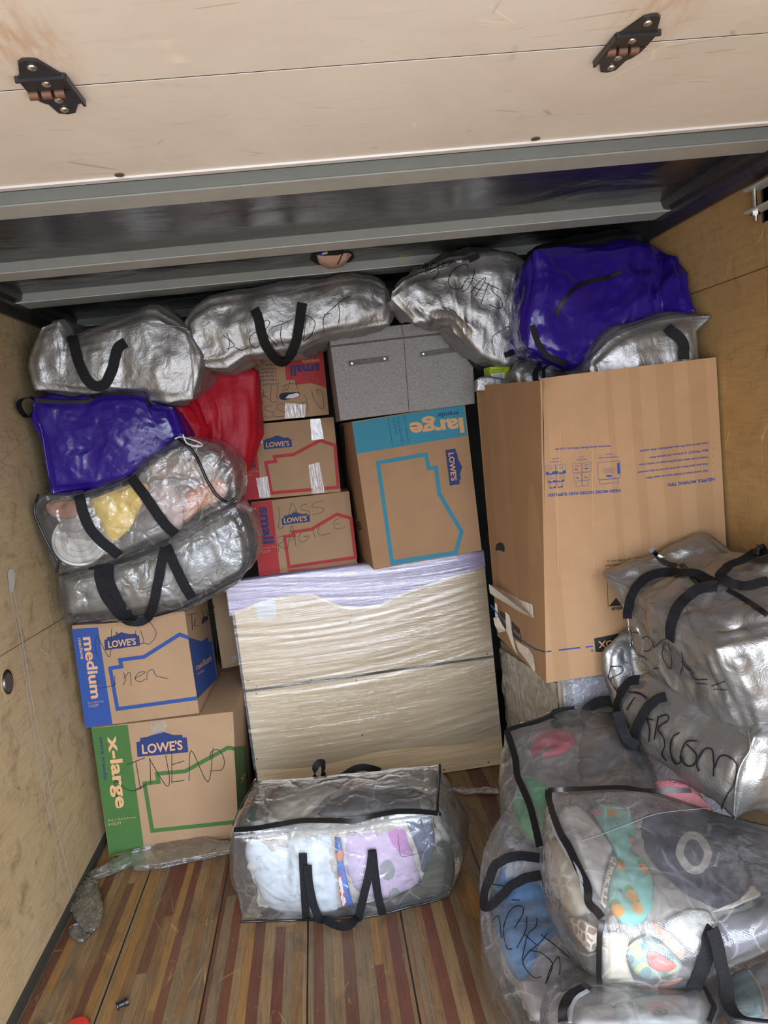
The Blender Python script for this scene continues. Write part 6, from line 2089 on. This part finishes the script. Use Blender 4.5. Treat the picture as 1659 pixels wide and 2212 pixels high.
item('green_ball', 'green ball at the zip end of the clear party bag', 'ball', S, z6b([(250, 520), (310, 495), (380, 520), (420, 600), (415, 720), (380, 850), (330, 900), (262, 860), (215, 760), (205, 640)]), 0.12, plain('mint_green_rubber', srgb(78, 164, 112), 0.4), seed=42, inset=0.02, bump_a=0.002)
p, n = S(*P1(z6b, (440, 480)))
d = (p - CAM).normalized()
lp = p + d * 0.05
o = MB().lathe(lp, Vector((0.1, -0.7, 0.7)), [(0.0, -0.03), (0.04, -0.03), (0.055, -0.015), (0.062, 0.0), (0.066, 0.0), (0.060, -0.02), (0.05, -0.04), (0.0, -0.045)], 36).build('grey_bowl', plain('grey_bowl_glaze', srgb(120, 116, 114), 0.35), None, smooth=True, base=lp, sharp=50)
props(o, 'grey rimmed bowl between the red and green balls', 'bowl')
item('charcoal_cloth', 'charcoal cloth filling the right of the party bag', 'cloth', S, z6b([(600, 260), (640, 200), (760, 150), (800, 200), (880, 320), (980, 420), (900, 480), (760, 500), (620, 530), (560, 480), (570, 360)]), 0.10, cloth_mat('charcoal_cotton', srgb(92, 90, 94)), seed=43, inset=0.02)
item('grey_foam', 'pale grey rounded foam piece at the top of the party bag', 'foam', S, z6b([(600, 270), (620, 190), (700, 150), (770, 170), (800, 240), (760, 300), (680, 320)]), 0.06, cloth_mat('stone_grey_foam', srgb(140, 134, 130)), seed=44, inset=0.012)

# blue bag standing on the floor
f = dict(left=pts([(1140, 2225, 1.56), (1086, 2090, 1.76), (1058, 1965, 1.95), (1057, 1850, 2.08), (1092, 1752, 2.16)]), top=pts([(1092, 1752, 2.16), (1180, 1748, 2.15), (1300, 1760, 2.1)]), right=pts([(1340, 2225, 1.52), (1330, 2000, 1.8), (1300, 1760, 2.1)]))
f['bottom'] = [f['left'][0], f['right'][0]]
b_ = {k: off(v, (0.02, 0.12, -0.20)) for k, v in f.items()}
t, S, V, F = bag('clear bag with bright blue pillow and black lettering, on the floor at lower right', f, clampx(b_), M_film_m, seed=93, floor_z=0.003, **CLR)
strap_px('handle', S, z7b([(358, 155), (290, 148), (220, 145), (150, 165), (100, 220), (78, 300), (62, 380), (70, 435), (130, 400), (190, 330), (270, 275), (370, 255)]), 0.026, M_black, t, off=0.014)
fl_ = [at(*P1(z7b, p), Z=z_) for p, z_ in (((188, 775), 0.16), ((165, 830), 0.06), ((138, 900), 0.02), ((150, 980), 0.008), ((200, 1060), 0.008), ((235, 1110), 0.02))]
band('handle', [Vector(p) for p in spline(fl_, 5)], 0.026, 0.003, M_black, t, side=Vector((1, 0.2, 0.6)))
scrawl('handwriting', S, [z7b(s) for s in ([(90, 295), (170, 305)], [(130, 350), (145, 400)], [(200, 385), (245, 385)], [(95, 500), (130, 480), (145, 600)], [(215, 550), (260, 470), (260, 425), (210, 430), (165, 500), (160, 590), (180, 660), (205, 665)], [(285, 480), (280, 560), (230, 660)], [(345, 490), (335, 540), (290, 590), (260, 730)], [(270, 580), (340, 640)], [(365, 585), (440, 640), (530, 720)], [(405, 575), (350, 640), (300, 680), (265, 740), (290, 790), (330, 830), (368, 825)], [(310, 675), (370, 690), (430, 740), (425, 790), (395, 865)], [(395, 860), (420, 780), (460, 715), (475, 740), (470, 830), (440, 925)], [(440, 925), (480, 850), (575, 770)])], 2.0, M_ink, t, off=0.004)
filling('pale bedding packed behind the bright blue pillow', V, F, cloth_mat('pale_bedding', srgb(176, 178, 188)), seed=12, inset=0.07)
item('blue_pillow', 'bright blue pillow inside the lower right clear bag', 'pillow', S, z7b([(150, 170), (260, 150), (340, 200), (400, 330), (440, 450), (480, 520), (440, 600), (360, 640), (340, 760), (290, 830), (230, 835), (170, 740), (120, 600), (90, 450), (95, 300)]), 0.12, plain('bright_blue_nylon', srgb(70, 150, 226), 0.55, 0, 0.4, (9, 0.6, 0.01)), seed=51, inset=0.02, bump_a=0.012, rings=14)
item('white_quilt', 'white quilt below the bright blue pillow', 'quilt', S, z7b([(350, 650), (470, 560), (560, 680), (640, 860), (560, 960), (500, 1060), (330, 1070), (270, 960), (230, 850), (320, 820)]), 0.12, cloth_mat('white_quilting', srgb(200, 198, 208)), seed=52, inset=0.02, bump_a=0.014, rings=14)

# lower clear bag, its zip curving down at the frame's foot
f = dict(top=pts([(1278, 2088, 1.62), (1400, 2120, 1.60), (1545, 2095, 1.56)]), left=pts([(1214, 2250, 1.36), (1226, 2150, 1.48), (1278, 2088, 1.62)]), right=pts([(1540, 2260, 1.34), (1552, 2165, 1.44), (1545, 2095, 1.56)]))
f['bottom'] = [f['left'][0], f['right'][0]]
b_ = {k: off(v, (0.0, 0.12, -0.16)) for k, v in f.items()}
t, S, V, F = bag('clear bag with small green and blue prints at the bottom edge, zip curving left', f, clampx(b_), M_film_m, seed=95, **CLR)
zb = zoomer(1190, 2080, 4.1475)
strap_px('zipper', S, zb([(335, 215), (280, 250), (200, 290), (150, 340), (120, 420), (110, 545)]), 0.020, M_zip, t, off=0.004)
strap_px('zipper_tape', S, zb([(335, 260), (250, 310), (205, 370), (185, 450), (175, 545)]), 0.007, M_zipg, t, off=0.003)
cord_px('piping', S, zb([(1340, 195), (1390, 260), (1430, 340), (1460, 390), (1440, 460), (1410, 545)]), 0.005, M_zip, t)
filling('white cloths packed in the bottom clear bag with the curved zip', V, F, cloth_mat('pale_cloth', srgb(184, 182, 182)), seed=13, inset=0.06)
item('printed_towel', 'pale towel printed blue in the bottom clear bag', 'towel', S, zb([(680, 330), (860, 290), (1100, 280), (1330, 250), (1430, 380), (1400, 540), (1200, 560), (700, 560), (500, 540), (560, 380)]), 0.08, pattern_cloth('pale_blue_print', srgb(186, 190, 190), ((srgb(96, 146, 190), 9, 0.38, 0.6),)), seed=61, inset=0.016)
item('green_emblem_card', 'oval green emblem in the bottom clear bag', 'card', S, zb([(915, 440), (930, 405), (980, 395), (1035, 410), (1048, 440), (1030, 470), (975, 480), (930, 468)]), 0.004, plain('sage_green', srgb(112, 148, 124), 0.6), seed=62, inset=0.010, bump_a=0.0, flat=True)
item('white_linen', 'white linen at the left of the bottom clear bag', 'linen', S, zb([(240, 400), (360, 370), (540, 380), (600, 460), (640, 560), (260, 560), (210, 470)]), 0.08, cloth_mat('white_linen_cloth', srgb(206, 204, 206)), seed=63, inset=0.016)

# clear bag holding a teal plate, right corner
f = dict(top=pts([(1548, 2080, 1.60), (1620, 2062, 1.58), (1720, 2030, 1.52)]), left=pts([(1572, 2250, 1.32), (1556, 2165, 1.45), (1548, 2080, 1.60)]), right=pts([(1740, 2250, 1.3), (1720, 2030, 1.52)]))
f['bottom'] = [f['left'][0], f['right'][0]]
b_ = {k: off(v, (0.0, 0.12, -0.16)) for k, v in f.items()}
t, S, V, F = bag('clear bag holding a teal plate at the bottom right corner', f, clampx(b_), M_film, seed=97, **CLR)
zr = zoomer(1500, 2020, 10.434)
filling('grey wrapping packed behind the teal plate', V, F, cloth_mat('grey_wrapping', srgb(160, 154, 154)), seed=14, inset=0.06)
item('teal_plate', 'pale teal plate with a cream rim inside the corner bag', 'plate', S, zr([(820, 900), (1000, 800), (1200, 740), (1350, 950), (1480, 1200), (1560, 1500), (1580, 1800), (1300, 1900), (850, 1900), (830, 1500)]), 0.03, plain('teal_glass', srgb(126, 172, 178), 0.2, 0, 0.7), seed=71, inset=0.012, bump_a=0.001, flat=True)
cord_px('cream_rim', S, zr([(1210, 745), (1340, 930), (1450, 1130), (1530, 1350), (1575, 1560), (1590, 1800)]), 0.0025, plain('cream_glaze', srgb(214, 200, 180), 0.4), t, off=-0.006)
item('ochre_board', 'strip of ochre board between the two bottom bags', 'board', S, zr([(470, 1640), (560, 1700), (760, 2000), (800, 2100), (420, 2100), (440, 1800)]), 0.02, plain('ochre_wood', srgb(176, 122, 44), 0.5), seed=72, inset=0.02, per=1, flat=True, bump_a=0)

# pink fleece
f = dict(top=pts([(1412, 1722, 1.98), (1430, 1706, 1.99), (1470, 1702, 1.98), (1505, 1716, 1.95), (1535, 1745, 1.92)]), bottom=pts([(1418, 1800, 1.96), (1540, 1800, 1.92)]))
f['left'] = [f['bottom'][0], f['top'][0]]
f['right'] = [f['bottom'][-1], f['top'][-1]]
t, S, V, F = bag('pink fluffy fleece tucked behind the front clear bag', f, shift(f, (0.0, 0.06, 0), 0.9), plain('pink_fluff', srgb(226, 150, 156), 0.95, 0, 0.1, (90, 1.0, 0.006)), name='pink_fleece', cat='blanket', part='fleece', seed=99, crease=0.006, excess=(0.01, 0.01), keep=(0.02, 0.02, 0.2), iters=(20, 20), press=0.0, bulge=0.01)

# front clear bag
f = dict(top=pts([(1185, 1710, 1.88), (1280, 1704, 1.90), (1385, 1702, 1.90), (1450, 1722, 1.88), (1560, 1762, 1.82), (1690, 1792, 1.74)]),
         bottom=pts([(1296, 2134, 1.50), (1380, 2146, 1.49), (1480, 2130, 1.47), (1600, 2085, 1.45), (1720, 2030, 1.42)]),
         left=pts([(1296, 2134, 1.50), (1300, 2060, 1.49), (1300, 2000, 1.50), (1268, 1930, 1.57), (1235, 1850, 1.67), (1208, 1780, 1.77), (1185, 1710, 1.88)]),
         right=pts([(1720, 2030, 1.42), (1720, 1980, 1.42), (1700, 1880, 1.58), (1690, 1792, 1.74)]))
b_ = dict(top=off(f['top'], (-0.01, 0.03, -0.24)), bottom=off(f['bottom'], (0.0, 0.16, -0.03)), right=None, left=None)
b_['left'] = [b_['bottom'][0], b_['bottom'][0] * .5 + b_['top'][0] * .5 + np.array((-0.03, -0.03, 0.01)), b_['top'][0]]
b_['right'] = [b_['bottom'][-1], b_['top'][-1]]
t, S, V, F = bag('nearest clear woven bag with a pineapple print pillow, at lower right', f, clampx(b_), M_film_m, seed=101, **dict(CLR, crease=0.006, fold=0.008, keep=(0.04, 0.03, 0.4), cell=0.025))
S_f = S
strap_px('zipper', S, z6b([(408, 605), (425, 680), (450, 760), (490, 860), (535, 950), (580, 1050), (630, 1150), (640, 1230), (680, 1290), (710, 1330)]), 0.018, M_zip, t, off=0.004)
strap_px('zipper_tape', S, z6b([(418, 740), (450, 830), (500, 930), (555, 1020), (600, 1120), (618, 1220), (650, 1300)]), 0.007, M_zipg, t, off=0.004)
strap_px('zipper', S, z6b([(408, 605), (480, 595), (600, 598), (760, 590), (860, 592), (950, 608), (1080, 600), (1220, 600)]), 0.012, M_zip, t, off=0.004)
strap_px('piping', S, z7b([(712, 500), (706, 600), (704, 720), (702, 850), (700, 965)]), 0.012, M_zip, t, off=0.004)
cord_px('stitching', S, z6b([(600, 890), (720, 850), (850, 800), (1000, 742), (1120, 722), (1250, 710), (1330, 705)]), 0.0010, M_zipg, t)
strap_px('handle', S, z7b([(1225, 865), (1265, 780), (1305, 680), (1320, 600), (1340, 545)]), 0.030, M_black, t, off=0.008)
hp = [at(*P1(z7b, p), Y=y) for p, y in (((1340, 545), 1.44), ((1370, 640), 1.43), ((1390, 740), 1.42), ((1420, 850), 1.40), ((1430, 960), 1.37), ((1480, 1040), 1.33), ((1580, 1062), 1.30), ((1700, 1075), 1.28))]
band('handle', [Vector(p) for p in spline(hp, 5)], 0.030, 0.003, M_black, t, side=Vector((1, 0.1, -0.25)))
TEALP = pattern_cloth('pineapple_print', srgb(136, 206, 194), ((srgb(96, 168, 88), 19, 0.20, 0.35, (0.0, -0.014)), (srgb(240, 168, 80), 19, 0.25, 0.35, (0.0, 0.0)), (srgb(236, 140, 166), 19, 0.22, 0.86, (0.0, 0.0)), (srgb(206, 80, 116), 40, 0.12, 0.75, (0.2, 0.1))))
filling('pale clothes packed beneath the pineapple pillow in the nearest bag', V, F, cloth_mat('warm_grey_clothes', srgb(170, 164, 158)), seed=15, inset=0.07)
item('neck_pillow', 'teal pineapple print neck pillow in the nearest clear bag', 'pillow', S, z6b([(640, 700), (700, 670), (790, 672), (860, 710), (900, 790), (905, 870), (875, 940), (940, 985), (1000, 1080), (1010, 1200), (1000, 1290), (930, 1370), (850, 1380), (770, 1300), (740, 1180), (770, 1060), (790, 990), (760, 900), (700, 800)]), 0.10, TEALP, seed=81, inset=0.014, bump_a=0.004, rings=16, per=3)
item('navy_blanket', 'navy folded blanket with a white ring logo in the nearest clear bag', 'blanket', S, z6b([(915, 830), (960, 740), (1080, 730), (1250, 725), (1400, 750), (1560, 800), (1700, 830), (1700, 1150), (1560, 1260), (1420, 1290), (1280, 1240), (1180, 1180), (1040, 1050), (970, 960)]), 0.10, cloth_mat('navy_fleece', srgb(50, 50, 84)), seed=82, inset=0.016, bump_a=0.006, rings=20)
M_lw = plain('white_logo_print', srgb(206, 204, 200), 0.6)
bl = [c for c in bpy.data.objects if c.name.startswith('navy_blanket')][0]
S_b = skin_of(bl)
line_print('ring_logo', S_b, z6b([(1236 + 82 * math.cos(a) * (1 - 0.12 * abs(math.sin(2 * a))) + 10 * math.sin(a), 958 + 100 * math.sin(a)) for a in [i * math.pi / 14 for i in range(28)]]), 17, M_lw, bl, off=0.0015, closed=True)
lettering('logo_lettering', S_b, 'koozy', P1(z6b, (1362, 1035)), P1(z6b, (1385, 955)), P1(z6b, (1345, 1030)), M_lw, bl, 0.02, off=0.0015)
item('white_sheet', 'smooth white folded sheet at the zip end of the nearest clear bag', 'sheet', S, z6b([(560, 670), (640, 740), (770, 900), (770, 960), (740, 1080), (720, 1220), (650, 1150), (600, 1030), (520, 880), (470, 760), (500, 690)]), 0.06, cloth_mat('soft_white_cotton', srgb(214, 210, 206)), seed=83, inset=0.022, bump_a=0.003)
item('leopard_cloth', 'narrow leopard print cloth edge beside the pineapple pillow', 'cloth', S, z6b([(765, 960), (798, 995), (770, 1080), (745, 1180), (735, 1270), (700, 1240), (725, 1120)]), 0.02, leopard(), seed=84, inset=0.010, bump_a=0.001)
item('leopard_cloth', 'leopard print patch low on the bag end, left of the seam', 'cloth', S, z7b([(525, 480), (600, 490), (680, 540), (690, 620), (650, 680), (590, 620), (545, 560)]), 0.04, leopard(), seed=85, inset=0.012, bump_a=0.003)
item('cream_cloth', 'cream cloth filling the rounded end of the nearest clear bag', 'cloth', S, z7b([(385, 60), (440, 30), (500, 60), (560, 160), (620, 300), (650, 430), (560, 480), (480, 400), (410, 290), (375, 180)]), 0.06, cloth_mat('cream_knit', srgb(208, 200, 180)), seed=86, inset=0.018, bump_a=0.008)
item('cream_tote', 'cream canvas piece below the zip of the nearest clear bag', 'cloth', S, z7b([(722, 560), (800, 555), (870, 590), (850, 700), (880, 800), (905, 880), (800, 860), (722, 830)]), 0.05, cloth_mat('cream_canvas', srgb(206, 194, 170)), seed=87, inset=0.016)
item('rainbow_ball', 'round toy in green, yellow and coral red inside the nearest clear bag', 'toy', S, z7b([(850, 640), (900, 590), (990, 580), (1080, 640), (1150, 700), (1170, 770), (1100, 820), (980, 840), (900, 800), (860, 720)]), 0.08, pattern_cloth('striped_green_print', srgb(150, 184, 168), ((srgb(190, 200, 130), 20, 0.35, 0.4), (srgb(96, 150, 150), 26, 0.3, 0.5))), seed=88, inset=0.022, bump_a=0.002)
item('coral_patch', 'bright coral red petal on the round toy', 'toy', S, z7b([(970, 680), (1010, 670), (1080, 710), (1140, 755), (1080, 790), (1000, 775), (975, 730)]), 0.012, plain('coral_red', srgb(246, 104, 92), 0.5), seed=89, inset=0.010, bump_a=0.001)
item('white_fur', 'white fluffy fur piece by the strap in the nearest clear bag', 'fur', S, z7b([(1090, 480), (1200, 430), (1320, 440), (1340, 520), (1300, 600), (1250, 690), (1200, 660), (1130, 590), (1060, 540)]), 0.07, plain('white_fur', srgb(214, 216, 212), 0.9, 0, 0.1, (50, 1.0, 0.008)), seed=90, inset=0.014, bump_a=0.008)
item('orange_felt', 'dull orange felt strip running to the white fur', 'felt', S, z7b([(1000, 490), (1060, 540), (1130, 600), (1190, 670), (1160, 720), (1090, 650), (1020, 570)]), 0.03, cloth_mat('dull_orange_felt', srgb(206, 140, 104)), seed=91, inset=0.018)
item('orange_hoop', 'thin orange hoop along the bottom of the nearest clear bag', 'hoop', S, z7b([(910, 858), (1000, 868), (1080, 850), (1160, 822), (1165, 842), (1080, 875), (1000, 890), (912, 880)]), 0.012, plain('peach_plastic', srgb(232, 150, 116), 0.4), seed=92, inset=0.012, bump_a=0.0)
item('white_collar', 'white curved fabric edge low on the navy blanket', 'cloth', S, z7b([(1570, 290), (1620, 350), (1520, 400), (1420, 440), (1330, 450), (1450, 400), (1530, 350)]), 0.02, cloth_mat('white_edge', srgb(220, 216, 208)), seed=93, inset=0.008, bump_a=0.001)
item('slate_blanket', 'slate grey blanket at the lower right of the nearest clear bag', 'blanket', S, z7b([(1400, 470), (1550, 430), (1700, 360), (1700, 560), (1580, 650), (1470, 700), (1420, 620), (1340, 540)]), 0.06, cloth_mat('slate_fleece', srgb(92, 92, 104)), seed=94, inset=0.016)

# ------------------------------------------------------------------ loose stretch film on the floor
def film_strip(label, top, bottom, z, seed, thick=0.02, mat_=None):
    T_ = [np.array(at(x, y, Z=z)) for x, y in top]
    B_ = [np.array(at(x, y, Z=z)) for x, y in bottom]
    f_ = dict(top=T_, bottom=B_, left=[B_[0], T_[0]], right=[B_[-1], T_[-1]])
    b2 = {k: off(v, (0, 0.006, -thick)) for k, v in f_.items()}
    V_, F_, _ = make_bag(f_, b2, cell=0.014, crease=0.014, excess=(0.08, 0.05), bend=0.4, keep=(0.02, 0.02, 0.12), iters=(50, 40), press=0.0, seed=seed, bulge=0.002, floor_z=0.002, levels=2)
    lo, hi = V_.min(0), V_.max(0)
    o_ = skin_obj('stretch_film', V_, F_, mat_ or M_loose, None, ((lo[0] + hi[0]) / 2, (lo[1] + hi[1]) / 2, lo[2]))
    return props(o_, label, 'plastic film')


film_strip('crumpled clear stretch film lying along the foot of the largest box', [(180, 1890), (215, 1870), (285, 1836), (350, 1820), (400, 1812), (432, 1806), (505, 1823)], [(186, 1899), (225, 1886), (285, 1862), (290, 1874), (350, 1866), (438, 1848), (505, 1834)], 0.024, 3)
film_strip('clump of clear film hanging down from the left wall corner', [(178, 1892), (200, 1898), (214, 1930), (221, 1962), (214, 1992)], [(136, 1944), (158, 1965), (168, 1990), (180, 2004), (196, 2006)], 0.03, 5)
film_strip('small curl of clear film at the end of the hanging clump', [(147, 2008), (165, 1998), (185, 2002), (197, 2004)], [(150, 2022), (165, 2031), (180, 2030), (194, 2018)], 0.012, 7, 0.008)
film_strip('thin twist of film on the floor right of the zipped linen bag', [(968, 1700), (1010, 1704), (1050, 1702), (1088, 1704)], [(968, 1707), (1010, 1711), (1050, 1713), (1088, 1713)], 0.012, 9, 0.006)
scene.cycles.transparent_max_bounces = 24
scene.cycles.max_bounces = 6
scene.cycles.diffuse_bounces = 3
scene.cycles.glossy_bounces = 3
scene.cycles.use_adaptive_sampling = True
scene.cycles.adaptive_threshold = 0.03
scene.cycles.caustics_reflective = False
scene.cycles.caustics_refractive = False

# details that belong to one part of a thing sit under that part
UNDER = (('logo_lettering', ('logo_panel', 'navy_blanket')), ('brand_lettering', ('brand_panel', 'side_brand_panel')), ('zip_pull', ('zipper',)), ('rivet', ('handle', 'hinge_plate')), ('barcode', ('barcode_label',)), ('bubble_wrap', ('hand_hole',)), ('bolt_nut', ('bolt',)), ('wire_connector', ('wire',)))
kin = {}
for o in bpy.data.objects:
    if o.parent is not None:
        kin.setdefault(o.parent.name, []).append(o)
stem = lambda o: o.name.split('.')[0]
for par, ch in kin.items():
    for nm, hosts in UNDER:
        hs = [c for c in ch if stem(c) in hosts]
        if not hs:
            continue
        for c in [c for c in ch if stem(c) == nm]:
            def mid(q):
                v = q.data.vertices
                return sum((x.co for x in v), Vector()) / len(v)
            m_ = mid(c)
            h_ = min(hs, key=lambda q: (mid(q) - m_).length)
            c.parent = h_
    # small print on a coloured band belongs to the band
    bands = [c for c in ch if stem(c) in ('printed_band', 'printed_block', 'side_print')]
    for b_ in bands:
        lo = [min(v.co[k] for v in b_.data.vertices) - 0.003 for k in range(3)]
        hi = [max(v.co[k] for v in b_.data.vertices) + 0.003 for k in range(3)]
        for c in [c for c in ch if stem(c) == 'lettering']:
            if all(lo[k] <= v.co[k] <= hi[k] for v in c.data.vertices for k in range(3)):
                c.parent = b_
